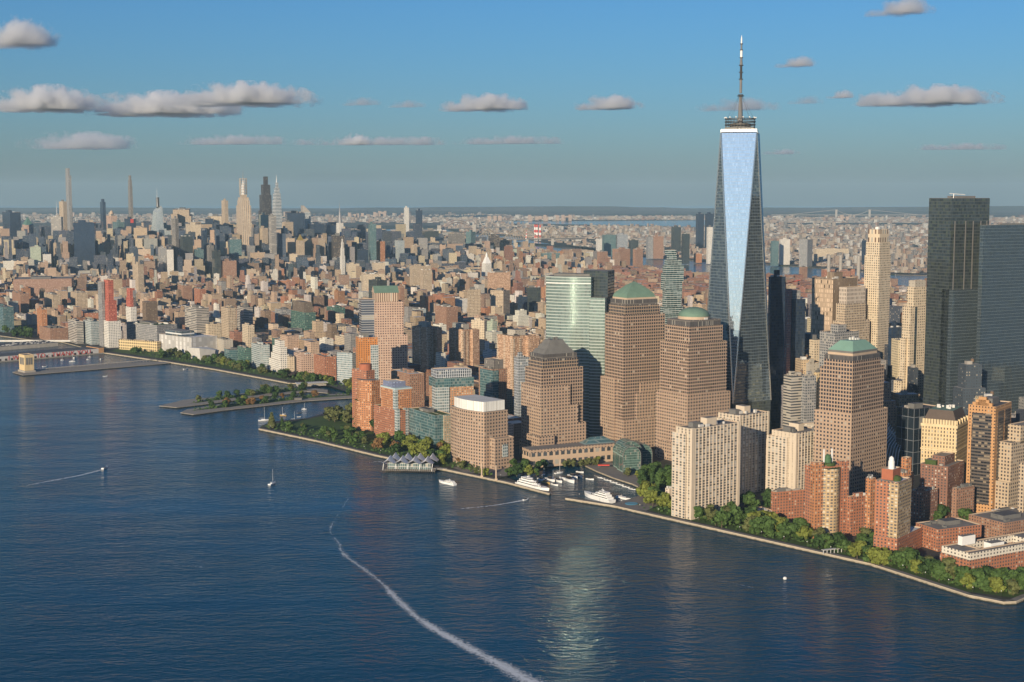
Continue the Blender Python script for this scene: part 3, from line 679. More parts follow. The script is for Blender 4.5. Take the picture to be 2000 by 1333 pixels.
# low housing
b = slab("apartment_block", "low red brick block with a grey roof, between the lantern tower and the crescent", 1787, 1832, 1917, 1078, 1035, 24, 'brick_red', M_roof, nick="the low red brick block")
b = slab("apartment_block", "low grey brown brick block at the right edge under the tan tower", 1892, 1962, 2060, 1064, 1022, 30, 'brick_brown', M_roof, nick="the low grey brown block")
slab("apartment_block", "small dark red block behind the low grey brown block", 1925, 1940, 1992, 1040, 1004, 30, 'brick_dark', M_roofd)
b = Bd("apartment_block", "low crescent block of white and red brick with a sunken court, lower right corner", 1836, 1893, 2060, 1140, 1082, 30, nick="the white topped brick crescent")
H = b.H - 2.5; W, Dd = b.W, b.D
for k, (x0, x1, y0, y1) in enumerate(((0, 1, 0, .26), (0, .22, .24, 1), (.78, 1, .24, 1), (.2, .8, .8, 1))):
    b.tier("wall", x0, x1, y0, y1, 0, H - 6, 'brick_red', M_roof); b.tier("white_attic", x0 + .012, x1 - .012, y0 + .015, y1 - .015, H - 6, H, facade('white_attic', (.62, .56, .46), (.06, .06, .06), wx=4, wz=3, fx=.4, fz=.5, litf=.1), M_roof)
b.block("stair_tower", .15, .3, .7, .85, H, H + 8, M_white); b.block("courtyard_pavilion", .35, .5, .3, .55, 0, H + 2, M_white)
# ---------- brick and glass complex by the northern park
b = Bd("apartment_tower", "curved orange brick tower at the left end of the riverside complex", 697, 726, 742, 842, 744, 44, nick="the orange brick end tower")
H = b.H - 2.5; z = b.z
n = 10; P = [(-7 * math.sin(math.pi * i / n), b.D * (1 - i / n)) for i in range(n + 1)] + [(b.W, 0), (b.W, b.D)]
m = MB(); m.prism(P, 0, H, 0, 1); m.build("wall", [FM('brick_orange'), M_roof], b.o)
Q = [(p[0] * 1.1 - 1.5, p[1] * 1.15 - 1) for p in P]
m = MB(); m.prism(Q, 0, z(785), 0, 1); m.build("lower_wall", [FM('brick_orange'), M_green], b.o)
b.tier("rear_block", .3, 1.3, .5, 1.5, 0, z(727), 'brick_red', M_roofw); m = MB(); m.lathe(.9 * b.W, .9 * b.D, [(9, z(727) - 1), (9, z(716)), (0, z(716))], 18); m.build("round_penthouse", M_brickp, b.o)
b = Bd("apartment_tower", "orange and red brick stepped tower with pale blue glass corners", 744, 772, 804, 862, 760, 34, nick="the blue cornered brick tower")
H = b.H - 2.5; z = b.z
b.tier("wall", 0, 1, 0, 1, 0, H, 'brick_orange', M_roof); b.tier("lower_wall", -.02, 1.04, -.16, 1.5, 0, z(801), 'brick_red', M_green)
m = MB(); m.box(-.02 * b.W - .3, .12 * b.W, -.16 * b.D - .3, -.16 * b.D + 7, 0, z(798)); m.box(.48 * b.W, .66 * b.W, -.16 * b.D - .3, 2, 0, z(798)); m.build("glazed_bay", FM('glass_pale'), b.o)
m = MB(); m.box(-.25, .16 * b.W, -.25, 6, z(801), H + .2); m.build("glass_corner", FM('glass_pale'), b.o)
m = MB(); m.box(-.4, b.W + .4, -.4, b.D + .4, H - 1.6, H + .6); m.build("cornice", simple('pale_blue_metal', (.42, .50, .50), .6), b.o)
b.tier("roof_block", .1, .9, .3, .95, H, H + 8, facade('blue_panel', (.16, .18, .26), (.14, .16, .24), wx=5, wz=4), M_roofw)
slab("apartment_tower", "red brown brick tower behind the blue cornered one", 764, 800, 829, 828, 731, 30, 'brick_brown', M_roofw)
b = slab("apartment_block", "green glass and brick curved riverside block of middle height", 799, 850, 884, 880, 812, 30, 'glass_teal', M_green, nick="the green riverside block")
b.tier("brick_end", .45, 1.02, -.04, .5, 0, b.H - 3, facade('mixed_green_brick', (.36, .27, .18), (.12, .16, .14), wx=3.4, wz=3.1, fx=.6, fz=.5, litf=.35, lit=(.45, .46, .38)), M_roof)
b = Bd("apartment_tower", "broad brick tower with green glass upper floors and a finned rooftop screen", 838, 851, 925, 868, 740, 20, nick="the finned rooftop tower")
H = b.H - 2.5
b.tier("wall", 0, 1, 0, 1, 0, H - 12, facade('mixed_brick', (.42, .22, .12), (.12, .13, .11), wx=3.6, wz=3.1, fx=.55, fz=.5, litf=.35, lit=(.5, .46, .36)), M_roof)
b.tier("green_floors", -.005, 1.005, -.01, 1, H - 12, H, 'glass_teal', M_roof); b.tier("rooftop_screen", .04, .96, .05, .9, H, b.z(724), 'white_fins', M_roofw)
b.tier("left_glass_bay", -.01, .35, -.04, .5, 0, H - 12, 'glass_pale', M_roof)
b = slab("apartment_tower", "green glass and brick tower, its lower half in shadow, behind the curved office block", 935, 962, 990, 828, 722, 34, 'brick_brown', M_roof, nick="the half shaded brick tower"); b.tier("glass_half", -.01, .4, -.02, .9, 0, b.H - 4, 'glass_teal')
b.tier("roof_block", .3, .95, .2, .9, b.H - 4, b.z(705), 'fins')
slab("office_tower", "dark slab ruled with thin white verticals, left of the stepped crown tower", 1004, 1012, 1032, 842, 698, 24, 'white_fins', M_roofd, Wmax=60)
b = slab("apartment_tower", "bright orange brick tower with a grey glass corner beside the pink granite tower", 695, 700, 738, 800, 660, 16, facade('orange_punched', (.50, .20, .06), (.05, .05, .05), wx=3.6, wz=3.2, fx=.42, fz=.5, litf=.1), M_roofw, nick="the orange brick tower"); b.tier("glass_corner", .62, 1.03, -.04, .6, 0, b.z(675), 'glass_pale')
b = Bd("office_tower", "pink granite tower with a green gabled roof and glass left flank", 726, 732, 788, 778, 590, 14, nick="the green gabled granite tower")
H = b.H - 2.5; W, Dd = b.W, b.D; z = b.z
b.tier("wall", 0, 1, 0, 1, 0, H, 'pink_granite'); b.tier("lower_wall", .1, 1.14, -.03, 1, 0, z(655), 'pink_granite')
b.tier("glass_flank", -.44, .02, .15, 1, 0, z(586), facade('flank_glass', (.34, .34, .34), (.05, .06, .08), wx=20, wz=3.9, fx=1, fz=.72, gr=.12), M_roof)
b.tier("attic", .02, .84, .06, .94, H - 1, z(573), facade('attic_fins', (.52, .40, .30), (.10, .06, .04), wx=3.6, wz=30, fx=.45, fz=1), M_roof)
m = MB(); zr0, zr1 = z(573), z(560)
x0, x1, y0, y1 = .0 * W, .86 * W, .04 * Dd, .96 * Dd
m.face([(x0, y0, zr0), (x1, y0, zr0), (x1, (y0 + y1) / 2, zr1), (x0, (y0 + y1) / 2, zr1)]); m.face([(x1, y1, zr0), (x0, y1, zr0), (x0, (y0 + y1) / 2, zr1), (x1, (y0 + y1) / 2, zr1)])
m.face([(x0, y1, zr0), (x0, y0, zr0), (x0, (y0 + y1) / 2, zr1)], None, 1); m.face([(x1, y0, zr0), (x1, y1, zr0), (x1, (y0 + y1) / 2, zr1)], None, 1); m.build("gabled_roof", [M_copper, M_stone], b.o)
# three balcony towers
def balcony_tower(label, xl, xc, xr, yb, yt, th, nick):
    b = Bd("apartment_tower", label, xl, xc, xr, yb, yt, th, nick=nick); H = b.H - 2.5; W, Dd = b.W, b.D
    b.tier("wall", 0, 1, 0, 1, 0, H, 'ipn'); b.tier("side_wing", .55, 1.02, -.18, .6, 0, H - 1, 'ipn'); b.block("penthouse", .3, .75, .3, .8, H - 1, H + 8, 'concrete')
    fl = int(H / 2.8)
    for (xx, yy) in ((-.1, Dd - 4), (-.1, .3), (-.1, Dd * .45), (.2, 0), (W * .28, 0), (W * .9, 0)):
        m = MB(); sd = xx < 0
        for i in range(1, fl):
            if sd: m.box(xx - 1.3, xx + .1, yy, yy + 3.6, i * 2.8, i * 2.8 + 1.0)
            else: m.box(xx, xx + 3.4, -1.4, .1, i * 2.8, i * 2.8 + 1.0)
        m.build("balcony_stack", M_cream, b.o); b.clutter(.05, .9, .05, .9, H, 4)
balcony_tower("leftmost of three brown brick towers with stacked balconies", 805, 837, 857, 752, 640, 48, "the leftmost balcony tower")
balcony_tower("middle one of three brown brick towers with stacked balconies", 877, 904, 931, 748, 644, 44, "the middle balcony tower")
balcony_tower("rightmost and broadest of three brown brick towers with stacked balconies", 971, 1001, 1047, 790, 657, 36, "the right balcony tower")
# slender tower of stacked balconies
b = Bd("apartment_tower", "slender glass tower of jutting stacked floors, left of the tallest tower", 1291, 1300, 1333, 745, 490, 22, nick="the stacked glass tower")
H = b.H - 2.5; R = random.Random(3); fl = int(H / 14.8); W, Dd = b.W, b.D
for i in range(fl + 2):
    j = .02 if i < 6 else .09; a, c_, d_, e = [R.uniform(-j, j) for _ in range(4)]; s_ = 1.0 if i < fl - 1 else (.8 if i == fl - 1 else .55)
    z0 = i * 14.8 if i < fl - 1 else (fl - 1) * 14.8 + (i - fl + 1) * 9
    b.tier("stacked_floors", a + (1 - s_) / 2, 1 + c_ - (1 - s_) / 2, d_ + (1 - s_) / 2, 1 + e - (1 - s_) / 2, z0, z0 + (14.6 if i < fl - 1 else 9), 'balcony_glass', M_white)
# ---------- world trade neighbourhood
def strips(b, mat, name, xs, w, z0, z1, face='x'):
    pieces(name, [(x * b.W - w / 2, x * b.W + w / 2, -.5, .1, z0, z1) for x in xs], mat, b.o)
b = Bd("skyscraper", "dark glass skyscraper with white vertical fins at the right, behind the gothic block", 1811, 1855, 1929, 900, 388, 28, nick="the dark finned skyscraper")
H = b.H - 2.5; b.tier("wall", 0, 1, 0, 1, 0, H, 'glass_dark'); b.tier("front_wing", 0.0, .88, -.16, .3, 0, b.z(566), 'glass_blue')
b.tier("louvred_top", .006, .994, .006, .994, H - 26, H + .4, facade('top_louvre', (.10, .10, .10), (.03, .04, .05), wx=30, wz=4, fx=1, fz=.5), M_roofd)
strips(b, M_steel, "bracing_fin", (.10, .38, .58, .78, .94), 1.3, 40, H - 28)
b.block("penthouse", .3, .8, .3, .7, H, H + 3, M_steel)
m = MB(); m.tube((.2 * b.W, 10, H), (.2 * b.W, 10, H + 6), .6); m.tube((.1 * b.W, 10, H + 6), (.5 * b.W, 10, H + 4.5), .5); m.build("maintenance_crane", M_white, b.o)
b = Bd("skyscraper", "pale grey mirrored glass skyscraper cut by the right edge of the photo", 1912, 1918, 2075, 905, 440, 30, nick="the mirrored skyscraper at the right edge", Dmax=55)
b.tier("wall", 0, 1, 0, 1, 0, b.H - 2.5, 'glass_blue', M_roofw); b.block("roof_plant", .2, .8, .2, .8, b.H - 3, b.H - 1, M_mech)
b = Bd("skyscraper", "slim cream limestone skyscraper with tall arched slots near its top", 1687, 1716, 1738, 806, 500, 42, nick="the slim cream skyscraper")
H = b.H - 2.5; z = b.z
b.tier("wall", 0, 1, 0, 1, 0, H, 'beige_grid'); b.tier("upper_wall", .04, .96, .04, .96, H - 2, z(474), 'beige_grid'); b.tier("crown", .12, .9, .12, .9, z(474) - 2, z(449), facade('crown_slots', (.56, .46, .33), (.10, .06, .04), wx=6, wz=18, fx=.4, fz=.7), M_roof)
b.block("mast_base", .35, .5, .4, .6, z(449), z(444), M_white); b.tier("base", -.08, 1.08, -.08, 1.08, 0, z(725), 'beige_grid')
b = Bd("office_tower", "tall beige tower with a notched crown, left of the dark finned skyscraper", 1761, 1777, 1808, 850, 600, 34, nick="the notched beige tower")
b.tier("wall", 0, 1, 0, 1, 0, b.H - 2.5, 'beige_grid'); b.tier("upper_wall", .24, 1.0, .1, .95, b.H - 4, b.z(562), 'beige_grid'); b.tier("crown", .30, .98, .14, .9, b.z(562), b.z(549), 'concrete'); b.block("glass_strip", .28, .42, -.006, .1, 0, b.H - 3, 'glass_dark'); b.block("side_pavilion", -.14, .0, .3, .9, 0, b.z(662), 'beige_grid')
b = slab("office_tower", "windowless brown slab with scattered dark slots, left of the slim cream skyscraper", 1585, 1626, 1673, 805, 545, 40, 'slot_stone', nick="the brown slotted slab")
b.block("blank_facade", -.006, 0, .0, 1, 40, b.H - 4, facade('scattered_slots', (.36, .27, .19), (.36, .27, .19), wx=3, wz=7, fx=.5, fz=.7, gr=.8, spec=.2, litf=.10, lit=(.03, .025, .02)))
b = Bd("office_tower", "tan stepped tower with a drum-like latticed top, left of the slim cream skyscraper", 1632, 1650, 1690, 812, 594, 36, nick="the stepped latticed tower")
b.tier("base", -.1, 1.1, -.25, 1.1, 0, b.z(628), 'tan_grid'); b.tier("wall", 0, 1, 0, 1, 0, b.H - 2.5, 'tan_grid'); b.tier("lattice_top", .08, 1, .08, .9, b.H - 4, b.z(562), facade('lattice', (.5, .42, .34), (.08, .07, .06), wx=3, wz=6, fx=.4, fz=.6), M_roof)
b = Bd("office_building", "dark blue shaded ziggurat in front of the brown slotted slab", 1600, 1630, 1677, 850, 650, 34, nick="the shaded ziggurat")
b.tier("wall", 0, 1, 0, 1, 0, b.H - 2.5, 'grey_grid', M_roofd); b.tier("upper_wall", .25, .6, .2, .7, b.H - 4, b.z(636), 'grey_grid', M_roofd); b.tier("front_step", -.05, .8, -.2, .4, 0, b.z(672), 'grey_grid', M_roofd)
slab("office_tower", "navy glass tower just right of the tallest tower", 1500, 1504, 1533, 845, 541, 20, 'glass_navy', M_roofd, nick="the navy glass tower", Dmax=30)
b = Bd("unfinished_tower", "dark tower under construction with a pink scaffold edge", 1535, 1546, 1572, 830, 585, 26, nick="the tower under construction")
b.tier("wall", 0, 1, 0, 1, 0, b.H - 2.5, 'glass_navy', M_conc); b.tier("scaffold", -.30, 0, .1, .6, 0, b.z(565), facade('pink_scaffold', (.42, .22, .18), (.14, .08, .08), wx=2.4, wz=3.4, fx=.6, fz=.6, gr=.9), M_conc); b.tier("open_floors", .1, .7, .2, .9, b.H - 3, b.z(568), 'scaffold_grey')
m = MB(); q = (-3, 12); m.tube((*q, b.H), (*q, b.H + 22), .8, n=4); m.tube((q[0] - 8, q[1], b.H + 18), (q[0] + 26, q[1], b.H + 24), .6, n=4); m.build("tower_crane", M_red, b.o)
slab("office_building", "shaded glass office block with thin floor lines, right of the navy tower's foot", 1530, 1545, 1566, 865, 735, 26, 'grey_bands', M_roofd, nick="the shaded striped block")
slab("office_building", "shaded stone office block left of the truncated copper roof tower", 1565, 1573, 1594, 868, 735, 26, 'grey_grid', M_roofd)
slab("office_building", "shaded box-like building right behind the shaded striped block", 1574, 1580, 1602, 840, 710, 26, 'concrete', M_roofd)
slab("tan_building", "sunlit yellow tan old block rising between shaded blocks", 1580, 1590, 1603, 830, 665, 26, 'beige_grid', M_roof)
b = slab("tan_building", "narrow yellow stone tower behind the truncated copper roof tower's left edge", 1590, 1595, 1604, 850, 728, 30, 'gothic', M_roof)
slab("office_tower", "dark blue glass tower between the cream and notched beige towers", 1735, 1740, 1762, 830, 640, 30, 'glass_navy', M_roofd)
b = slab("office_building", "small ornate tan building with a low pyramid roof above the white ribbed hall", 1745, 1760, 1783, 850, 745, 36, 'beige_grid', M_roof, pent=False)
m = MB(); m.prism(b.poly(1, b.W - 1, 1, b.D - 1), b.H - 2.5, b.z(738) + 3, 0, 0, poly2=b.poly(b.W * .4, b.W * .6, b.D * .4, b.D * .6)); m.build("pyramid_roof", M_roofd, b.o)
slab("office_building", "low black glass cube behind the gothic mansard block", 1751, 1785, 1835, 930, 800, 34, facade('black_cube', (.16, .17, .18), (.012, .018, .025), wx=9, wz=14, fx=.93, fz=.95, gr=.06, gm=.2, pane=.01), M_roofd, nick="the black glass cube")
b = Bd("arts_building", "pale marble cube in front of the tallest tower's foot", 1545, 1548, 1596, 898, 830, 22, nick="the marble cube")
b.tier("wall", 0, 1, 0, 1, 0, b.H - 2.5, 'marble', M_roofw)
slab("office_building", "long dark glass podium at the foot of the tallest tower", 1490, 1494, 1552, 900, 846, 20, 'glass_navy', M_roof)
# ribbed white hall
p = G(1762, 925); o = thing("ribbed_hall", "white winged hall of curving steel ribs, behind the truncated copper roof tower", "station hall", p, D2R(28))
BLD.append(("the white ribbed hall", 1727, 1795, 772, 870)); FOOT.append((p.x - 30, p.y - 5, 0, 60, 110, 5))
for side in (-1, 1):
    for i in range(34):
        t = i / 33; y = 2 + 96 * t; w_ = 22 * math.sin(math.pi * (t * .86 + .08)); h = 34 + 22 * math.sin(math.pi * t)
        m = MB(); pts = [(side * w_ * 1.25, y, 0), (side * w_ * 1.1, y, h * .45), (side * w_ * .75, y, h * .8), (side * 2.5, y, h * .95), (side * -3, y, h + 8 * math.sin(math.pi * t))]
        for a, c_ in zip(pts[:-1], pts[1:]): m.tube(a, c_, .55, n=4, cap=False)
        m.build("rib", M_white, o)
m = MB(); 
for i in range(12):
    t = i / 12; t2 = (i + 1) / 12
    def pr(t_): return 22 * math.sin(math.pi * (t_ * .86 + .08)) * .9, 2 + 96 * t_, 34 + 22 * math.sin(math.pi * t_)
    w0, y0, h0 = pr(t); w1, y1, h1 = pr(t2)
    for s_ in (-1, 1):
        q = [(s_ * w0, y0, 0), (s_ * w1, y1, 0), (s_ * w1 * .7, y1, h1 * .75), (s_ * w0 * .7, y0, h0 * .75)]; m.face(q if s_ < 0 else q[::-1])
        q = [(s_ * w0 * .7, y0, h0 * .75), (s_ * w1 * .7, y1, h1 * .75), (0, y1, h1 * .92), (0, y0, h0 * .92)]; m.face(q if s_ < 0 else q[::-1])
m.build("glazing", M_mech, o)

# ---------- middle distance, left of centre (Tribeca and west side)
ML = [
 ("office_building", "grey concrete block with black window bands above the long white terminal", 361, 384, 408, 676, 602, 36, 'grey_bands'),
 ("office_building", "beige grid block half in shade left of the tan tower by the park", 389, 407, 432, 676, 634, 34, 'beige_grid'),
 ("office_tower", "tan brick tower with setbacks standing behind the riverside park", 432, 446, 462, 680, 602, 30, 'tan_grid'),
 ("office_tower", "grey blank sided slab right of the tan setback tower", 463, 476, 494, 672, 600, 30, 'grey_bands'),
 ("tan_building", "small cream tower at the foot of the grey blank sided slab", 473, 484, 497, 690, 636, 30, 'beige_grid'),
 ("office_building", "dark grey glass block left of the green steel ziggurat", 537, 550, 569, 655, 605, 30, 'grey_grid'),
 ("office_building", "dark green office block with a bronze rooftop, right of the green steel ziggurat", 638, 655, 674, 648, 601, 30, 'green_steel'),
 ("loft_building", "cream grid loft building behind the red brick hotel", 639, 662, 696, 672, 638, 28, 'beige_grid'),
 ("loft_building", "lower cream loft building just above the blue grey glass block", 654, 676, 697, 700, 660, 28, 'beige_grid'),
 ("stone_building", "yellow stone building with blank walls by the curved white shell", 422, 437, 455, 694, 664, 30, 'concrete'),
 ("apartment_building", "green glass apartment block with a red brick bay near the park", 438, 448, 475, 712, 684, 28, 'glass_teal'),
 ("apartment_building", "dark green balconied block left of the white banded one", 464, 478, 491, 717, 680, 28, 'green_steel'),
 ("apartment_building", "white banded glass apartment block on a pale base", 491, 508, 527, 723, 674, 28, 'glass_pale'),
 ("apartment_building", "small pale block between the white stepped block and the tan one", 561, 566, 575, 734, 697, 26, 'beige_grid'),
 ("hotel_building", "peach and tan brick block with a dark cornice", 574, 588, 613, 736, 693, 26, 'pink_granite'),
 ("hotel_building", "deep red brick hotel with a cream base beside the park", 613, 634, 657, 745, 697, 26, 'brick_red'),
 ("office_building", "blue grey glass slab at the end of the park", 658, 688, 697, 753, 690, 60, 'glass_pale'),
 ("low_building", "teal gabled house behind the white stepped block", 531, 545, 568, 700, 664, 26, 'green_steel'),
 ("office_building", "brown brick building with pale grid bands behind the left balcony tower", 850, 872, 894, 668, 600, 32, 'brick_brown'),
 ("apartment_tower", "left of two tan concrete slabs behind the balcony towers", 913, 915, 939, 648, 566, 22, 'tan_grid'),
 ("apartment_tower", "right of two tan concrete slabs, with a dark shaded side", 958, 983, 996, 642, 568, 58, 'tan_grid'),
 ("apartment_block", "low white striped block left of the tan concrete slabs", 870, 890, 913, 622, 584, 30, 'white_grid'),
 ("library_building", "bright red block beside the white striped block", 844, 864, 888, 606, 577, 30, 'brick_red'),
 ("apartment_tower", "broad pink tan slab with a white cap left of the curved green tower", 952, 958, 997, 590, 533, 22, 'ipn'),
 ("office_building", "cream blank walled building behind the middle balcony tower", 920, 946, 953, 692, 626, 60, 'beige_grid'),
 ("office_building", "pale green building right behind the middle balcony tower", 951, 962, 971, 696, 628, 40, 'pale_green'),
 ("office_building", "shaded dark blue glass block right of the two tan concrete slabs", 1028, 1030, 1056, 622, 562, 18, 'glass_dark'),
 ("office_building", "lower shaded dark block beside the pair of tan slabs", 1008, 1012, 1030, 628, 580, 18, 'glass_navy'),
 ("tan_building", "long tan office building behind the green gabled granite tower", 706, 710, 752, 590, 536, 16, 'beige_grid'),
 ("apartment_tower", "tan brick tower left of the two concrete slabs, further back", 820, 826, 844, 592, 528, 24, 'tan_grid'),
 ("office_building", "dark glass box rising behind the green gabled roof", 720, 737, 756, 640, 548, 36, 'glass_dark'),
 ("apartment_tower", "brown brick tower right behind the green gabled granite tower", 776, 782, 790, 640, 560, 30, 'brick_brown'),
 ("office_building", "glass block on the bright street behind the balcony towers", 793, 812, 832, 640, 604, 30, 'glass_pale'),
 ("grey_striped_building", "rounded grey and white banded apartment block left of the red scaffold tower", 133, 150, 163, 672, 628, 34, 'grey_bands'),
 ("apartment_building", "white and glass apartment block with a white drum, left of the red scaffold tower", 163, 178, 197, 674, 628, 34, 'glass_pale'),
 ("glass_building", "teal glass block at the far left edge", -20, 6, 27, 650, 600, 34, 'glass_teal'),
 ("brick_building", "low brown warehouse among trees left of the grey banded block", 77, 98, 133, 668, 642, 34, 'brick_brown'),
 ("brick_building", "red brick warehouse with a green roof left of the red scaffold tower", 156, 166, 199, 640, 612, 22, 'brick_red'),
 ("apartment_building", "long brown red brick housing block in the left middle distance", 17, 26, 140, 592, 546, 14, 'long_brown'),
 ("apartment_tower", "reddish brick tower below the long brown housing block", 24, 40, 57, 620, 574, 30, 'brick_brown'),
 ("apartment_tower", "tan and brown tower below the right end of the long brown block", 86, 103, 118, 615, 576, 30, 'tan_grid'),
 ("apartment_tower", "tan tower pair member left of the taller red scaffold tower", 138, 150, 172, 612, 572, 30, 'tan_grid'),
 ("apartment_tower", "tall dark and tan tower behind the two red scaffold towers", 259, 270, 281, 590, 517, 34, 'tan_grid'),
 ("apartment_tower", "orange brick setback tower, left middle distance", 72, 82, 92, 662, 605, 30, 'brick_orange'),
 ("apartment_tower", "stout red brown apartment tower right of the red scaffold towers", 347, 358, 376, 600, 558, 30, 'brick_brown'),
 ("apartment_tower", "red brick gabled tower right of the stout red brown one", 379, 390, 403, 606, 565, 30, 'brick_red'),
 ("apartment_tower", "white sunlit narrow tower above the grey banded block", 423, 426, 436, 606, 580, 24, 'white_grid'),
 ("office_building", "triangular glass building among low roofs in the centre left", 563, 572, 578, 560, 516, 50, 'glass_blue'),
 ("brick_building", "broad brown stone block left of the triangular glass building", 431, 436, 462, 556, 510, 18, 'brick_brown'),
]
for r in ML:
    slab(r[0], r[1], *r[2:8], r[8], tank=(r[0].find('brick') >= 0 or r[0].find('loft') >= 0))
# stepped white block, green ziggurat
b = Bd("apartment_building", "white stepped apartment block with many setbacks facing the park", 525, 548, 569, 730, 694, 28, nick="the white stepped block")
H = b.H - 2.5
for k, (f, y) in enumerate(((0, 706), (.1, 694), (.18, 680), (.28, 668))): b.tier("stepped_wall", f, 1 - f, f, 1 - f, 0 if k == 0 else b.z((706, 706, 694, 680)[k]) - 1, b.z(y), 'white_grid')
b = Bd("office_building", "green steel and glass ziggurat office block", 562, 596, 625, 668, 636, 30, nick="the green steel ziggurat")
b.tier("base", 0, 1, 0, 1, 0, b.H - 2.5, 'green_steel'); b.tier("wall", .12, .85, .1, .9, 0, b.z(612), 'green_steel'); b.tier("bronze_top", .18, .75, .2, .85, b.z(612) - 1, b.z(592), facade('bronze', (.14, .11, .085), (.1, .08, .06), wx=2, wz=4), M_roofd)
# red scaffold towers
for (label, xl, xc, xr, yb, ym, yt, nick, a) in (("taller of two towers wrapped in red scaffolding, with a cream base", 196, 212, 236, 680, 628, 548, "the taller red scaffold tower", .22), ("shorter of two towers wrapped in red scaffolding, grey hoist on its right", 246, 256, 267, 654, 600, 564, "the shorter red scaffold tower", .0)):
    b = Bd("unfinished_tower", label, xl, xc, xr, yb, ym, 34, nick=nick)
    b.tier("wall", 0, 1, 0, 1, 0, b.z(ym), 'white_grid')
    b.tier("scaffolding", a * .6, 1 - a, .1, .9 - a * .5, b.z(ym) - 1, b.z((ym + yt) / 2), 'scaffold_red', M_red); b.tier("scaffolding", a * .6 + .05, .9 - a * 1.4, .15, .8 - a * .5, b.z((ym + yt) / 2) - 1, b.z(yt), 'scaffold_red', M_red)
    if a: b.tier("hoist", -.1, .12, .55, 1.02, 0, b.z(yt + 4), 'scaffold_grey')
    else: b.tier("hoist", .55, 1.05, .1, .95, 0, b.z(yt + 4), 'scaffold_grey')
# terminal building group
b = slab("office_building", "grey gridded block with a planted roof behind the yellow arcade building", 247, 307, 346, 680, 636, 46, 'grey_grid', M_green, nick="the planted roof grey block")
b = slab("warehouse", "long low yellow building with square arcades on the riverside road", 232, 307, 314, 688, 668, 60, facade('arcade', (.62, .48, .26), (.05, .04, .03), wx=5.5, wz=6, fx=.55, fz=.6, litf=0), M_green, nick="the yellow arcade building", pent=False)
b = slab("warehouse", "long blank white terminal building by the river road", 311, 374, 424, 695, 660, 46, facade('white_terminal', (.40, .385, .36), (.34, .33, .31), wx=14, wz=9, fx=.5, fz=.9, gr=.7, litf=0), M_roofw, nick="the long white terminal")
b.block("penthouse", .0, .5, .3, .8, b.H - 3, b.H + 8, 'white_band')
p = G(392, 704); o = thing("salt_shed", "curved white concrete shell shed beside the long white terminal", "shed", p, D2R(46))
m = MB(); m.prism([(0, 0), (30, -4), (46, 10), (40, 36), (4, 40)], 0, 21, 0, 0, poly2=[(-6, -5), (30, -8), (50, 8), (44, 40), (-2, 44)], dz=[4, -2, -5, -1, 2]); m.build("shell", M_roofw, o); FOOT.append((p.x - 10, p.y - 5, 0, 50, 50, 4))
m = MB(); m.box(8, 18, -5.2, -3, 0, 10); m.build("door", M_mech, o)

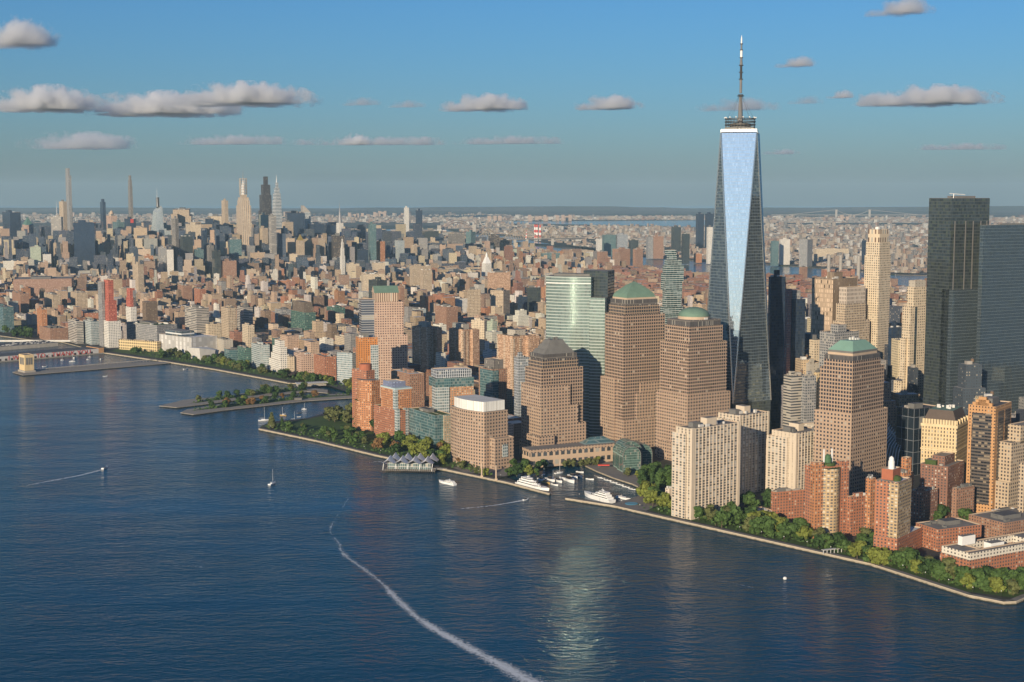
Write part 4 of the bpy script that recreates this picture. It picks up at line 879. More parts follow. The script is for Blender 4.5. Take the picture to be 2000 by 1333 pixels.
# ---------- midtown and beyond: the skyline
SK = [
 ("office_tower", "dark glass tower pair at the far left end of the skyline", 5, 20, 41, 512, 415, 30, 'glass_navy'),
 ("office_tower", "pale grey screened tower with a needle mast, far left skyline", 100, 120, 124, 518, 424, 60, 'grey_bands'),
 ("hotel_tower", "tan stone tower just left of the tallest supertall", 116, 124, 131, 502, 394, 40, 'tan_grid'),
 ("office_tower", "very wide black glass slab in the left skyline", 141, 144, 185, 540, 435, 12, 'glass_navy'),
 ("hotel_tower", "tan hotel tower with a small domed cap right of the blue supertall", 208, 217, 229, 502, 422, 30, 'pink_granite'),
 ("office_tower", "teal glass block in the left skyline left of the red signed tower", 220, 230, 243, 510, 434, 30, 'glass_teal'),
 ("office_tower", "dark tower with a red sign patch below the thin supertall", 243, 254, 266, 512, 428, 30, 'glass_navy'),
 ("office_slab", "broad tan stone slab tower with stepped shoulders in the left skyline", 333, 338, 370, 506, 410, 12, 'tan_grid'),
 ("office_tower", "beige gridded block below the stepped tan slab", 363, 372, 393, 530, 439, 20, 'beige_grid'),
 ("office_tower", "thin dark and tan striped slab in front of the stepped tan slab", 335, 343, 349, 538, 427, 40, 'fins'),
 ("office_tower", "black glass tower left of the slim setback tan tower", 400, 402, 417, 512, 428, 10, 'glass_navy'),
 ("office_slab", "pale tan slab behind the black glass tower", 404, 406, 433, 505, 423, 10, 'beige_grid'),
 ("apartment_tower", "slim tan setback tower left of the scaffold wrapped landmark", 433, 439, 446, 508, 392, 30, 'tan_grid'),
 ("apartment_tower", "teal glass block in front of the scaffold wrapped landmark's left foot", 447, 449, 472, 545, 468, 14, 'glass_teal'),
 ("apartment_tower", "white narrow slab below the stepped tan slab", 324, 326, 339, 552, 488, 14, 'white_grid'),
 ("apartment_tower", "grey slab left of the white narrow slab", 309, 313, 324, 548, 485, 18, 'grey_grid'),
 ("office_tower", "white framed teal glass box in the left middle skyline", 204, 206, 229, 534, 483, 10, 'white_grid'),
 ("office_slab", "blank grey concrete slab below the teal towers", 231, 257, 259, 520, 459, 70, 'grey_bands'),
 ("office_tower", "pale green grey slab joined to the blank grey slab", 259, 262, 273, 522, 459, 20, 'pale_green'),
 ("office_tower", "pale green boxy tower left of the very wide black slab", 57, 59, 80, 540, 483, 14, 'pale_green'),
 ("office_tower", "white gridded block beside the pale green boxy tower", 81, 84, 100, 540, 497, 20, 'white_grid'),
 ("office_tower", "tan cream crowned tower with a round top left of the teal block", 315, 318, 334, 520, 451, 20, 'glass_pale'),
 ("office_tower", "tan stepped wedding cake block below the pointed glass tower", 291, 299, 315, 520, 470, 30, 'tan_grid'),
 ("apartment_tower", "orange brick block in the left middle skyline", 281, 285, 300, 545, 500, 26, 'brick_orange'),
 ("office_tower", "green glass block right behind the pointed glass tower", 306, 312, 334, 512, 440, 30, 'glass_teal'),
 ("office_tower", "teal and grey glass tower right of the white narrow slab", 378, 383, 398, 545, 488, 24, 'glass_teal'),
 ("office_tower", "dark striped glass tower in the centre left cluster", 352, 358, 377, 545, 462, 30, 'glass_dark'),
 ("office_tower", "tall thin dark slab beside the beige gridded block", 393, 397, 405, 540, 450, 30, 'glass_navy'),
 ("office_tower", "dark glass tower with pale stripe left of the teal glass block", 404, 409, 418, 550, 480, 30, 'fins'),
 ("apartment_tower", "tan tower with black side next to the brown stone block", 414, 419, 431, 556, 490, 30, 'glass_dark'),
 ("office_tower", "pale stone and green tower in front of the black supertall", 507, 510, 524, 530, 420, 14, 'pale_green'),
 ("office_tower", "tan brick tower below the black supertall", 506, 513, 524, 535, 446, 30, 'tan_grid'),
 ("office_tower", "striped grey tower at the foot of the silver spired supertall", 525, 530, 540, 540, 422, 30, 'grey_bands'),
 ("office_tower", "tan stone tower right of the silver spired supertall", 551, 556, 573, 518, 434, 30, 'tan_grid'),
 ("office_slab", "wide dark blue slab right of the silver spired supertall", 557, 561, 596, 512, 417, 10, 'glass_navy'),
 ("apartment_tower", "dark blue curved glass tower in the centre skyline", 549, 553, 562, 530, 446, 30, 'glass_navy'),
 ("office_slab", "dark broad block left of the art deco spire", 601, 606, 634, 512, 438, 14, 'glass_navy'),
 ("office_tower", "second dark broad block beside the art deco spire", 632, 638, 655, 520, 440, 20, 'glass_navy'),
 ("office_slab", "brown black slab in front of the art deco spire", 647, 651, 673, 538, 461, 12, 'black_bands'),
 ("office_slab", "dark block right of the art deco spire", 675, 680, 706, 512, 450, 16, 'glass_navy'),
 ("office_tower", "navy block right of the bright pointed slim tower", 695, 699, 720, 538, 488, 16, 'glass_navy'),
 ("apartment_tower", "tall teal glass tower right of centre with a slanted top", 719, 722, 735, 546, 438, 18, 'glass_teal'),
 ("office_slab", "dark blue block right of the tall teal tower", 735, 740, 763, 510, 453, 18, 'glass_navy'),
 ("apartment_tower", "thin white gridded tower alone above the far borough", 789, 791, 799, 488, 406, 20, 'white_grid'),
 ("apartment_tower", "black glass slab standing alone right of the thin white tower", 812, 815, 825, 492, 411, 24, 'glass_navy'),
 ("office_slab", "low dark teal block right of the lone black slab", 822, 830, 857, 500, 452, 20, 'glass_dark'),
 ("apartment_tower", "grey tan slab in front of the low dark teal block", 837, 841, 857, 530, 480, 20, 'grey_grid'),
 ("apartment_tower", "brown striped tower left of the slender river slab", 875, 882, 908, 512, 457, 20, 'fins'),
 ("office_slab", "slender river slab with green glass face and white end", 910, 920, 929, 504, 453, 50, 'glass_teal'),
 ("office_slab", "dark brown slab right of the slender river slab", 954, 957, 976, 508, 461, 12, 'black_bands'),
 ("office_slab", "second dark slab, lower, right of the dark brown slab", 977, 980, 1000, 506, 469, 12, 'black_bands'),
 ("hospital_building", "pale grey green block left of the riverside glass block", 1000, 1004, 1021, 522, 487, 14, 'pale_green'),
 ("hospital_building", "glass and cream block by the far river", 1056, 1060, 1094, 530, 495, 12, 'glass_teal'),
 ("hospital_building", "broad tan institutional block by the far river", 1115, 1122, 1160, 515, 490, 16, 'tan_grid'),
 ("apartment_tower", "leftmost of three brown riverside towers", 1166, 1172, 1187, 530, 492, 26, 'brick_brown'),
 ("apartment_tower", "broadest of three brown riverside towers", 1196, 1208, 1231, 534, 487, 30, 'brick_brown'),
 ("apartment_tower", "rightmost of three brown riverside towers, shaded face", 1236, 1241, 1256, 534, 487, 26, 'brick_brown'),
 ("apartment_tower", "white slab across the river above the brown riverside towers", 1164, 1167, 1176, 502, 467, 20, 'white_grid'),
 ("apartment_tower", "blue glass slab across the river, left cluster", 1176, 1180, 1203, 500, 459, 14, 'glass_teal'),
 ("apartment_tower", "pale striped slab across the river in the middle of the left cluster", 1203, 1207, 1226, 500, 458, 14, 'white_fins'),
 ("apartment_tower", "grey glass slab across the river right of the pale striped one", 1228, 1232, 1247, 504, 470, 14, 'glass_dark'),
 ("apartment_tower", "grey tower across the river with a pink neighbour", 1262, 1266, 1276, 506, 463, 14, 'grey_grid'),
 ("apartment_tower", "pink brown tower across the river left of the stacked glass tower", 1272, 1277, 1296, 506, 462, 14, 'brick_brown'),
 ("apartment_tower", "dark capped glass tower behind the stacked glass tower's top", 1311, 1316, 1330, 494, 444, 20, 'glass_dark'),
 ("apartment_tower", "tall grey glass slab right of the stacked glass tower", 1331, 1335, 1347, 516, 457, 20, 'glass_dark'),
 ("apartment_tower", "left of two very tall dark blue towers across the river", 1359, 1364, 1375, 488, 418, 26, 'glass_navy'),
 ("apartment_tower", "right of two very tall dark blue towers across the river", 1377, 1382, 1396, 488, 418, 26, 'glass_navy'),
 ("apartment_tower", "cream speckled tower in front of the two very tall dark ones", 1380, 1383, 1392, 516, 444, 14, 'white_grid'),
 ("brick_building", "small orange block left of the cream speckled tower", 1355, 1360, 1371, 514, 496, 20, 'brick_orange'),
 ("apartment_tower", "blue glass slab right of the tallest tower across the river", 1505, 1508, 1521, 520, 471, 14, 'glass_teal'),
 ("apartment_tower", "white glinting slab across the river", 1522, 1525, 1543, 518, 468, 14, 'white_grid'),
 ("apartment_tower", "grey tower with a dark right side across the river", 1561, 1577, 1587, 522, 468, 50, 'grey_grid'),
 ("apartment_tower", "thin dark slab behind the slim cream skyscraper", 1683, 1686, 1692, 520, 470, 24, 'glass_navy'),
 ("warehouse", "long pale terraced warehouse across the river", 1588, 1594, 1658, 508, 487, 12, 'beige_grid'),
 ("apartment_tower", "brown tower on the near river bank left of the power plant", 1561, 1566, 1577, 556, 522, 26, 'brick_brown'),
 ("power_station", "long red brick power plant on the near river bank", 1604, 1610, 1670, 552, 527, 14, 'brick_red'),
 ("apartment_tower", "brick tower slab left of the windowed pale tower, centre", 735, 741, 752, 545, 472, 30, 'brick_orange'),
 ("apartment_tower", "white glass block right of the tall teal tower", 771, 777, 790, 535, 470, 26, 'glass_pale'),
 ("apartment_tower", "tan brick block in the centre below the lone black slab", 802, 808, 820, 535, 480, 26, 'tan_grid'),
 ("office_building", "cream loft block with a dark round mural neighbour, centre", 727, 732, 752, 555, 514, 18, 'beige_grid'),
 ("office_building", "cream old office block left of the cream loft block", 676, 681, 702, 560, 516, 18, 'beige_grid'),
 ("office_building", "long cream loft block in the very centre", 706, 712, 740, 580, 534, 16, 'beige_grid'),
 ("apartment_tower", "tan tower with stepped top right of the long cream loft", 800, 806, 842, 572, 520, 24, 'tan_grid'),
]
SKR = {}
for r in SK: SKR[r[1]] = slab(r[0], r[1], *r[2:8], r[8], nick=None)
def mast(b, h, x=.5, y=.5, r=.9, name="mast", z0=None):
    z0 = b.H - 2.5 if z0 is None else z0; m = MB(); m.tube((x * b.W, y * b.D, z0 - 1), (x * b.W, y * b.D, z0 + h), r, .15, 6); m.build(name, M_white, b.o)
b = SKR["pale grey screened tower with a needle mast, far left skyline"]; mast(b, b.z(392) - b.H + 2, r=1.5)
b = SKR["broad tan stone slab tower with stepped shoulders in the left skyline"]; b.tier("shoulder", .75, 1.12, -.1, 1.1, 0, b.z(422), 'tan_grid'); b.tier("shoulder", -.08, .3, -.2, 1, 0, b.z(418), 'tan_grid')
b = SKR["tan hotel tower with a small domed cap right of the blue supertall"]; m = MB(); m.lathe(b.W / 2, b.D / 2, [(11, b.H - 3), (11, b.H + 10), (8, b.H + 20), (0, b.H + 27)], 12); m.build("domed_cap", M_stone, b.o)
b = SKR["dark tower with a red sign patch below the thin supertall"]; m = MB(); m.box(.1 * b.W, .6 * b.W, -1.2, -.2, b.H - 22, b.H - 3); m.build("sign", M_red, b.o)
b = SKR["tan stepped wedding cake block below the pointed glass tower"]; b.tier("lower_wall", -.25, 1.25, -.3, 1, 0, b.z(482), 'tan_grid')
for s_ in ("power_station",):
    pass
# individual landmark towers of the skyline
def tiers(name, label, xl, xc, xr, yb, th, mat, rows, nick=None, roof=None):
    """rows: (left share, right share, top row in the photo) stacked upward"""
    b = Bd(name, label, xl, xc, xr, yb, rows[0][2], th, nick=nick); z0 = 0
    for k, (a, c_, y) in enumerate(rows):
        b.tier("wall" if k == 0 else "upper_wall", a, c_, a, c_, z0, b.z(y), mat, roof); z0 = b.z(y) - 2
    return b, z0
b, zt = tiers("skyscraper", "scaffold wrapped art deco landmark, cream stone with grey vertical strips", 463, 474, 492, 536, 22, facade('deco_strips', (.52, .41, .29), (.13, .11, .10), wx=8.0, wz=3.8, fx=.42, fz=.9, litf=.1), [(-.12, 1.12, 478), (0, 1, 402), (.08, .92, 392), (.14, .86, 386)], "the scaffold wrapped landmark")
cx, cy = b.W * .5, b.D * .5
b.tier("crown_base", .27, .73, .27, .73, zt, b.z(381), 'deco_strips' if 'deco_strips' in FAC else FM('tan_grid'))
m = MB(); m.lathe(cx, cy, [(7.5, b.z(381)), (7, b.z(362)), (4.5, b.z(358)), (2, b.z(352))], 12); m.build("mooring_mast", M_white, b.o)
s = MB(); hw = 13.0; zA, zB = b.z(381), b.z(349)
for i in range(7):
    zz = zA + (zB - zA) * i / 6
    for a, c_ in (((-hw, -hw), (hw, -hw)), ((hw, -hw), (hw, hw)), ((hw, hw), (-hw, hw)), ((-hw, hw), (-hw, -hw))): s.tube((cx + a[0], cy + a[1], zz), (cx + c_[0], cy + c_[1], zz), .8, n=4)
for a in (-hw, -hw / 3, hw / 3, hw):
    for c_ in (-hw, hw): s.tube((cx + a, cy + c_, zA), (cx + a, cy + c_, zB), .7, n=4); s.tube((cx + c_, cy + a, zA), (cx + c_, cy + a, zB), .7, n=4)
s.build("scaffolding", M_cream, b.o)
m = MB(); m.tube((cx, cy, b.z(352)), (cx, cy, b.z(334)), 1.4, .3); m.build("antenna", M_steel, b.o)
b, zt = tiers("skyscraper", "tallest supertall at the left, pale glass with an offset upper half", 130, 136, 142, 500, 30, 'grey_grid', [(0, 1, 400), (.02, .96, 343)], "the tallest left supertall"); b.tier("upper_wall", 0, .6, .1, .9, zt, b.z(329), 'grey_grid')
b, zt = tiers("skyscraper", "pencil thin dark supertall, feathered towards its top", 251, 255, 260, 500, 30, 'fins', [(0, 1, 382), (.04, .98, 364), (.08, .90, 352), (.1, .7, 343)], "the pencil thin supertall")
b, zt = tiers("skyscraper", "blue glass supertall with a curved stepped top, left skyline", 196, 201, 207, 500, 30, 'glass_navy', [(0, 1, 395), (0, .6, 389)], "the blue stepped supertall")
b = Bd("skyscraper", "crystalline white and green glass tower with a slanted top and needle spire", 294, 303, 320, 514, 404, 28, nick="the pointed glass tower")
P0 = b.poly(0, b.W, 0, b.D); P1 = b.poly(.22 * b.W, .92 * b.W, .1 * b.D, .8 * b.D)
m = MB(); m.prism(P0, 0, b.z(455), 0, 0); m.prism(P0, b.z(455), b.z(410), 0, 0, poly2=P1, dz=[-12, 14, 20, -6]); m.build("wall", FM('glass_pale'), b.o); mast(b, b.z(366) - b.z(404), .55, .5, 1.8)
m = MB(); m.box(.6 * b.W, .8 * b.W, .5 * b.D, .8 * b.D, b.z(404) - 8, b.z(386)); m.build("dark_fin", M_dsteel, b.o)
b, zt = tiers("skyscraper", "black stepped supertall in the middle of the skyline", 505, 512, 532, 508, 26, facade('black_steel', (.05, .045, .042), (.03, .03, .035), wx=5, wz=4, fx=.5, fz=.8, gr=.3), [(0, 1, 412), (.12, 1.0, 381), (.28, .96, 361), (.46, .80, 345)], "the black stepped supertall")
b = Bd("skyscraper", "silver tapering supertall with a spire, right of the black one", 531, 538, 551, 512, 378, 28, nick="the silver spired supertall")
zz = 0; fr = [(0, 415), (.06, 390), (.13, 378), (.25, 367), (.38, 357)]
for k, (f, y) in enumerate(fr): b.tier("wall" if k == 0 else "upper_wall", f, 1 - f * .8, f, 1 - f, zz, b.z(y), 'white_band'); zz = b.z(y) - 2
mast(b, b.z(341) - b.z(357), .5, .5, 2.4, "spire", b.z(357))
b = Bd("skyscraper", "art deco tower with a ribbed triangular crown and silver spire", 657, 663, 671, 516, 436, 28, nick="the art deco spire")
b.tier("base", -.5, 1.5, -.4, 1.4, 0, b.z(470), 'tan_grid'); b.tier("wall", 0, 1, 0, 1, 0, b.H - 2.5, 'white_grid')
cx, cy = .5 * b.W, .5 * b.D; m = MB(); zz = b.H - 3.5
m.lathe(cx, cy, [(.52 * b.W, zz), (.46 * b.W, zz + 14), (.36 * b.W, zz + 30), (.25 * b.W, zz + 44), (.14 * b.W, zz + 58), (.06 * b.W, zz + 72), (0, b.z(391))], 8, smooth=False); m.build("spire_crown", simple('grey_nirosta', (.34, .32, .30), .4, .6), b.o)
b = Bd("skyscraper", "white aluminium tower with a steep slanted roof in the centre skyline", 588, 592, 607, 500, 415, 16, nick="the slant roofed tower")
m = MB(); m.prism(b.poly(0, b.W, 0, b.D), 0, b.z(415), 0, None); m.build("wall", FM('white_band'), b.o)
m = MB(); W_, D_ = b.W, b.D; z0, z1 = b.z(415), b.z(402); m.face([(0, 0, z0), (0, 0, z1), (0, D_, z1), (0, D_, z0)]); m.face([(0, 0, z0), (W_, 0, z0), (W_ * .15, 0, z1), (0, 0, z1)]); m.face([(W_, 0, z0), (W_, D_, z0), (W_ * .15, D_, z1), (W_ * .15, 0, z1)]); m.face([(0, 0, z1), (W_ * .15, 0, z1), (W_ * .15, D_, z1), (0, D_, z1)]); m.face([(W_, D_, z0), (0, D_, z0), (0, D_, z1), (W_ * .15, D_, z1)]); m.build("slanted_roof", M_conc, b.o)
b = Bd("skyscraper", "pinkish tower with a green pyramid roof, far left skyline", 44, 52, 66, 506, 440, 26, nick="the green pyramid roofed tower")
b.tier("wall", 0, 1, 0, 1, 0, b.H - 2.5, 'pink_granite'); m = MB(); m.prism(b.poly(0, b.W, 0, b.D), b.H - 2.5, b.z(425), 0, 0, poly2=b.poly(b.W * .48, b.W * .52, b.D * .48, b.D * .52)); m.build("pyramid_roof", simple('dark_copper', (.10, .19, .15), .7), b.o); b.tier("base", -.15, 1.15, -.3, 1, 0, b.z(478), 'pink_granite')
b = Bd("office_tower", "tan tower with a gilded pyramid top in the centre skyline", 578, 584, 595, 538, 470, 24, nick="the gilded pyramid tower")
b.tier("wall", 0, 1, 0, 1, 0, b.H - 2.5, 'tan_grid'); m = MB(); m.prism(b.poly(.1 * b.W, .9 * b.W, .1 * b.D, .9 * b.D), b.H - 3, b.z(458), 0, 0, poly2=b.poly(b.W * .48, b.W * .52, b.D * .48, b.D * .52)); m.build("gilded_roof", M_gold, b.o); b.tier("base", -.4, 1.3, -.3, 1, 0, b.z(505), 'tan_grid')
b = Bd("clock_tower", "white stone clock tower with a pointed lantern top, right of centre", 941, 948, 960, 556, 515, 30, nick="the white clock tower")
b.tier("wall", 0, 1, 0, 1, 0, b.H - 2.5, 'white_grid'); m = MB(); m.prism(b.poly(.05 * b.W, .95 * b.W, .05 * b.D, .95 * b.D), b.H - 3, b.z(503), 0, 0, poly2=b.poly(b.W * .32, b.W * .68, b.D * .32, b.D * .68)); m.lathe(b.W / 2, b.D / 2, [(4.5, b.z(503)), (4.5, b.z(499)), (0, b.z(493))], 8); m.build("pointed_roof", M_white, b.o)
b = Bd("office_tower", "bright pointed slim tower right of the brown black slab", 664, 668, 674, 552, 500, 30, nick="the bright pointed slim tower")
zz = 0
for f, y in ((0, 500), (.12, 485), (.25, 474), (.36, 467)): b.tier("wall" if f == 0 else "upper_wall", f, 1 - f, f, 1 - f, zz, b.z(y), 'white_grid'); zz = b.z(y) - 1.5
# smoke stacks and far bridges
def stack(label, px, yb, yt, r, name="chimney_stack", col=None, group=None):
    p = G(px, yb); h = atY(px, yt, p.y).z - 2.5; o = thing(name, label, "chimney", p, group=group); n = 6 if col else 1
    for k in range(n): m = MB(); m.tube((0, 0, h * k / n), (0, 0, h * (k + 1) / n), r * (1 - .06 * k), r * (1 - .06 * (k + 1)), 10); m.build("painted_band" if col else "shaft", (M_red if k % 2 else M_white) if col else M_conc, o)
for lab, x, yb, yt, r in (("leftmost of the tall red and white striped chimneys across the river", 1045, 470, 439, 9), ("middle one of the tall red and white striped chimneys across the river", 1049, 470, 439, 9), ("rightmost of the tall red and white striped chimneys across the river", 1055, 470, 440, 9), ("short red and white striped chimney standing left of the tall three", 1028, 468, 450, 7)): stack(lab, x, yb, yt, r, col=1, group="striped chimneys across the river")
for lab, x in (("left concrete chimney behind the red brick power plant", 1618), ("middle concrete chimney behind the red brick power plant", 1641)): stack(lab, x, 556, 499, 6.5, group="chimneys of the power plant")
stack("right pink brick chimney behind the red brick power plant, beside the cream skyscraper", 1676, 560, 500, 7, group="chimneys of the power plant")
# arch bridge
A = G(858, 458); B_ = G(926, 456); o = thing("arch_bridge", "pale steel arch bridge far off, left of the slender river slab", "bridge", A); d = (B_ - A); d.z = 0; Ln = d.length; ux = d.normalized()
m = MB(); 
for i in range(16):
    t0, t1 = i / 16, (i + 1) / 16
    for off in (0, 10):
        f = lambda t: ux * (Ln * t) + Vector((0, 0, 10 + (85 + off) * 4 * t * (1 - t) + off)); m.tube(f(t0), f(t1), 4.0, n=4)
    m.tube(ux * (Ln * t0) + Vector((0, 0, 40)), ux * (Ln * t0) + Vector((0, 0, 10 + 85 * 4 * t0 * (1 - t0))), 1.5, n=4)
m.build("arch", simple("pale_rust_steel", (.42, .30, .24), .8), o); m = MB(); m.tube(ux * -400 + Vector((0, 0, 42)), ux * (Ln + 400) + Vector((0, 0, 42)), 4, n=4); m.build("deck", M_conc, o)
for t in (0, 1): m = MB(); q = ux * (Ln * t); m.box(q.x - 16, q.x + 16, q.y - 16, q.y + 16, 0, 74); m.build("pier_tower", M_conc, o)
A = G(925, 484); B_ = G(1120, 478); o = thing("cantilever_bridge", "long tan cantilever truss bridge in front of the striped chimneys", "bridge", A); d = (B_ - A); d.z = 0; Ln = d.length; ux = d.normalized(); m = MB()
def tz(t): return 55 + 62 * max(0, 1 - min(abs(t - .14), abs(t - .40), abs(t - .52), abs(t - .78)) * 9)
for i in range(60):
    t0, t1 = i / 60, (i + 1) / 60; m.tube(ux * (Ln * t0) + Vector((0, 0, tz(t0))), ux * (Ln * t1) + Vector((0, 0, tz(t1))), 3, n=4); m.tube(ux * (Ln * t0) + Vector((0, 0, 42)), ux * (Ln * t1) + Vector((0, 0, tz(t1))), 1.8, n=4)
m.build("truss", simple("tan_steel", (.34, .27, .19), .8), o); m = MB(); m.tube(ux * -200 + Vector((0, 0, 42)), ux * (Ln + 100) + Vector((0, 0, 42)), 5, n=4); m.build("deck", M_conc, o)
for t in (.14, .40, .52, .78): m = MB(); q = ux * (Ln * t); m.box(q.x - 9, q.x + 9, q.y - 12, q.y + 12, 0, 42); m.build("bridge_pier", M_conc, o)
o = thing("suspension_bridge", "faint grey suspension bridge near the horizon right of the slim cream skyscraper", "bridge", (0, 0, 0)); pts = [G(1633, 426), G(1698, 426)]
for p in pts: m = MB(); m.box(p.x - 14, p.x + 14, p.y - 10, p.y + 10, 0, 118); m.build("pylon", M_conc, o)
m = MB(); a, c_ = pts; top = Vector((0, 0, 112))
for i in range(14):
    t0, t1 = i / 14, (i + 1) / 14; g_ = lambda t: a.lerp(c_, t) + Vector((0, 0, 112 - 70 * 4 * t * (1 - t))); m.tube(g_(t0), g_(t1), 3, n=4)
m.tube(a + Vector((-700, 0, 40)), a + top, 3, n=4); m.tube(c_ + Vector((700, 0, 40)), c_ + top, 3, n=4); m.build("cable", M_conc, o)
m = MB(); m.tube(a + Vector((-900, 0, 40)), c_ + Vector((900, 0, 40)), 5, n=4); m.build("deck", M_conc, o)
# ------------------------------------------------------------------ the rest of the city
def inpoly(p, P):
    x, y = p[0], p[1]; c = False; n = len(P); j = n - 1
    for i in range(n):
        xi, yi = P[i][0], P[i][1]; xj, yj = P[j][0], P[j][1]
        if (yi > y) != (yj > y) and x < (xj - xi) * (y - yi) / (yj - yi) + xi: c = not c
        j = i
    return c
CORE = [G(x, y).to_2d() for x, y in [(-260, 590), (-60, 640), (0, 646), (60, 655), (140, 664), (230, 672), (330, 684), (430, 702), (500, 722), (560, 732), (640, 748), (700, 776), (745, 800), (800, 832), (850, 856), (960, 880), (1100, 850), (1300, 856), (1500, 884), (1600, 905), (1700, 925), (1790, 960), (1900, 1000), (2130, 1035)]]
CORE += [Vector((2100, 2600)), Vector((1950, 4300)), G(1900, 583).to_2d(), G(1750, 573).to_2d(), G(1560, 560).to_2d(), G(1420, 553).to_2d(), G(1300, 543).to_2d(), G(1220, 531).to_2d(), G(1150, 519).to_2d(), G(1060, 509).to_2d(), G(1000, 505).to_2d(), G(860, 468).to_2d(), Vector((-1500, 9200)), Vector((-4200, 10200)), Vector((-4600, 9000)), Vector((-2500, 5200))]
FG = {}
for f in FOOT:
    X, Y, t, W_, D_, pad = f
    c_, s_ = math.cos(t), math.sin(t)
    cx = X + c_ * W_ / 2 - s_ * D_ / 2; cy = Y + s_ * W_ / 2 + c_ * D_ / 2; R_ = math.hypot(W_, D_) / 2 + pad
    for i in range(int((cx - R_) // 100), int((cx + R_) // 100) + 1):
        for j in range(int((cy - R_) // 100), int((cy + R_) // 100) + 1): FG.setdefault((i, j), []).append(f)
def blocked(x, y, r):
    for (X, Y, t, W_, D_, pad) in FG.get((int(x // 100), int(y // 100)), ()):
        c_, s_ = math.cos(t), math.sin(t); dx, dy = x - X, y - Y; lx = dx * c_ + dy * s_; ly = -dx * s_ + dy * c_
        if -r - pad * .3 < lx < W_ + r + pad * .3 and -r - pad * .3 < ly < D_ + r + pad * .3: return True
    return False
PAL = {'tan': (.47, .34, .23), 'beige': (.56, .45, .31), 'red brown': (.33, .165, .11), 'brown': (.28, .19, .13), 'grey': (.31, .29, .27), 'off-white': (.64, .59, .51), 'orange brick': (.44, .21, .11), 'dark': (.075, .09, .115), 'blue grey': (.06, .085, .125)}
def pal(R, zone):
    ks = {'village': ['red brown', 'tan', 'beige', 'brown', 'off-white', 'tan', 'grey', 'tan', 'beige', 'orange brick', 'brown', 'off-white'], 'mid': ['tan', 'beige', 'grey', 'brown', 'dark', 'blue grey', 'dark', 'blue grey', 'tan', 'off-white', 'brown'], 'loft': ['tan', 'beige', 'brown', 'grey', 'off-white', 'red brown', 'tan'], 'tallmid': ['dark', 'blue grey', 'blue grey', 'dark', 'grey', 'tan', 'beige'], 'stuy': ['red brown'] * 3 + ['brown', 'tan'], 'down': ['dark', 'grey', 'tan', 'brown', 'beige', 'dark']}[zone]
    k = R.choice(ks); c = PAL[k]; f = R.uniform(.62, 1.12); g = R.uniform(.94, 1.06); return k, (c[0] * f, c[1] * f * g, c[2] * f)
def attr_mat(name, rough=.9):
    m, nt, b = nm(name); at = nt.nodes.new("ShaderNodeAttribute"); at.attribute_name = "col"
    n = noise_n(nt, geo_pos(nt), .15, 4, .6); f = math_n(nt, 'MULTIPLY_ADD', n, .9, .55)
    L(nt, mixc(nt, 1.0, at.outputs[0], f, 'MULTIPLY'), b.inputs["Base Color"]); b.inputs["Roughness"].default_value = rough; b.inputs["Specular IOR Level"].default_value = .2
    return m
M_infill = facade('infill_facade', None, (.045, .048, .055), wx=3.3, wz=3.5, fx=.42, fz=.46, litf=.14, lit=(.36, .32, .26), gr=.25, spec=.4)
M_iroof = attr_mat("infill_roof")
R = random.Random(11)
CAND = []
def rot_rect(x, y, w_, d_, c_, s_): return [(x + a * c_ - b_ * s_, y + a * s_ + b_ * c_) for a, b_ in ((-w_ / 2, -d_ / 2), (w_ / 2, -d_ / 2), (w_ / 2, d_ / 2), (-w_ / 2, d_ / 2))]
def zone_of(x, y, px):
    if y > 5300 and px < 880: return 'mid'
    if 4150 < y < 6300 and 1130 < px < 1600: return 'stuy'
    if y < 3000 and px > 1430: return 'down'
    if y < 3300: return 'loft'
    return 'village'
def height(R, zone, x, y, px):
    if zone == 'mid':
        core = math.exp(-((px - 330) / 420) ** 2); h = R.uniform(32, 80) + (R.random() ** 1.35) * 125 * core * (1 if y < 8200 else .5)
        if px < 760 and 5850 < y < 8100 and R.random() < .13 * core + .02: h = R.uniform(115, 178)
        if y < 5850: h *= .6
        return h
    if zone == 'stuy': return R.uniform(26, 46)
    if zone == 'down': return R.uniform(24, 62) + (R.random() ** 2) * 80
    if zone == 'loft': return R.uniform(14, 30) + (R.random() ** 6) * 40
    h = R.uniform(11, 21) + (R.random() ** 9) * 50
    if y > 4300: h += R.uniform(0, 14)
    if px > 860 and y > 5500: h += (R.random() ** 4) * 50
    return h
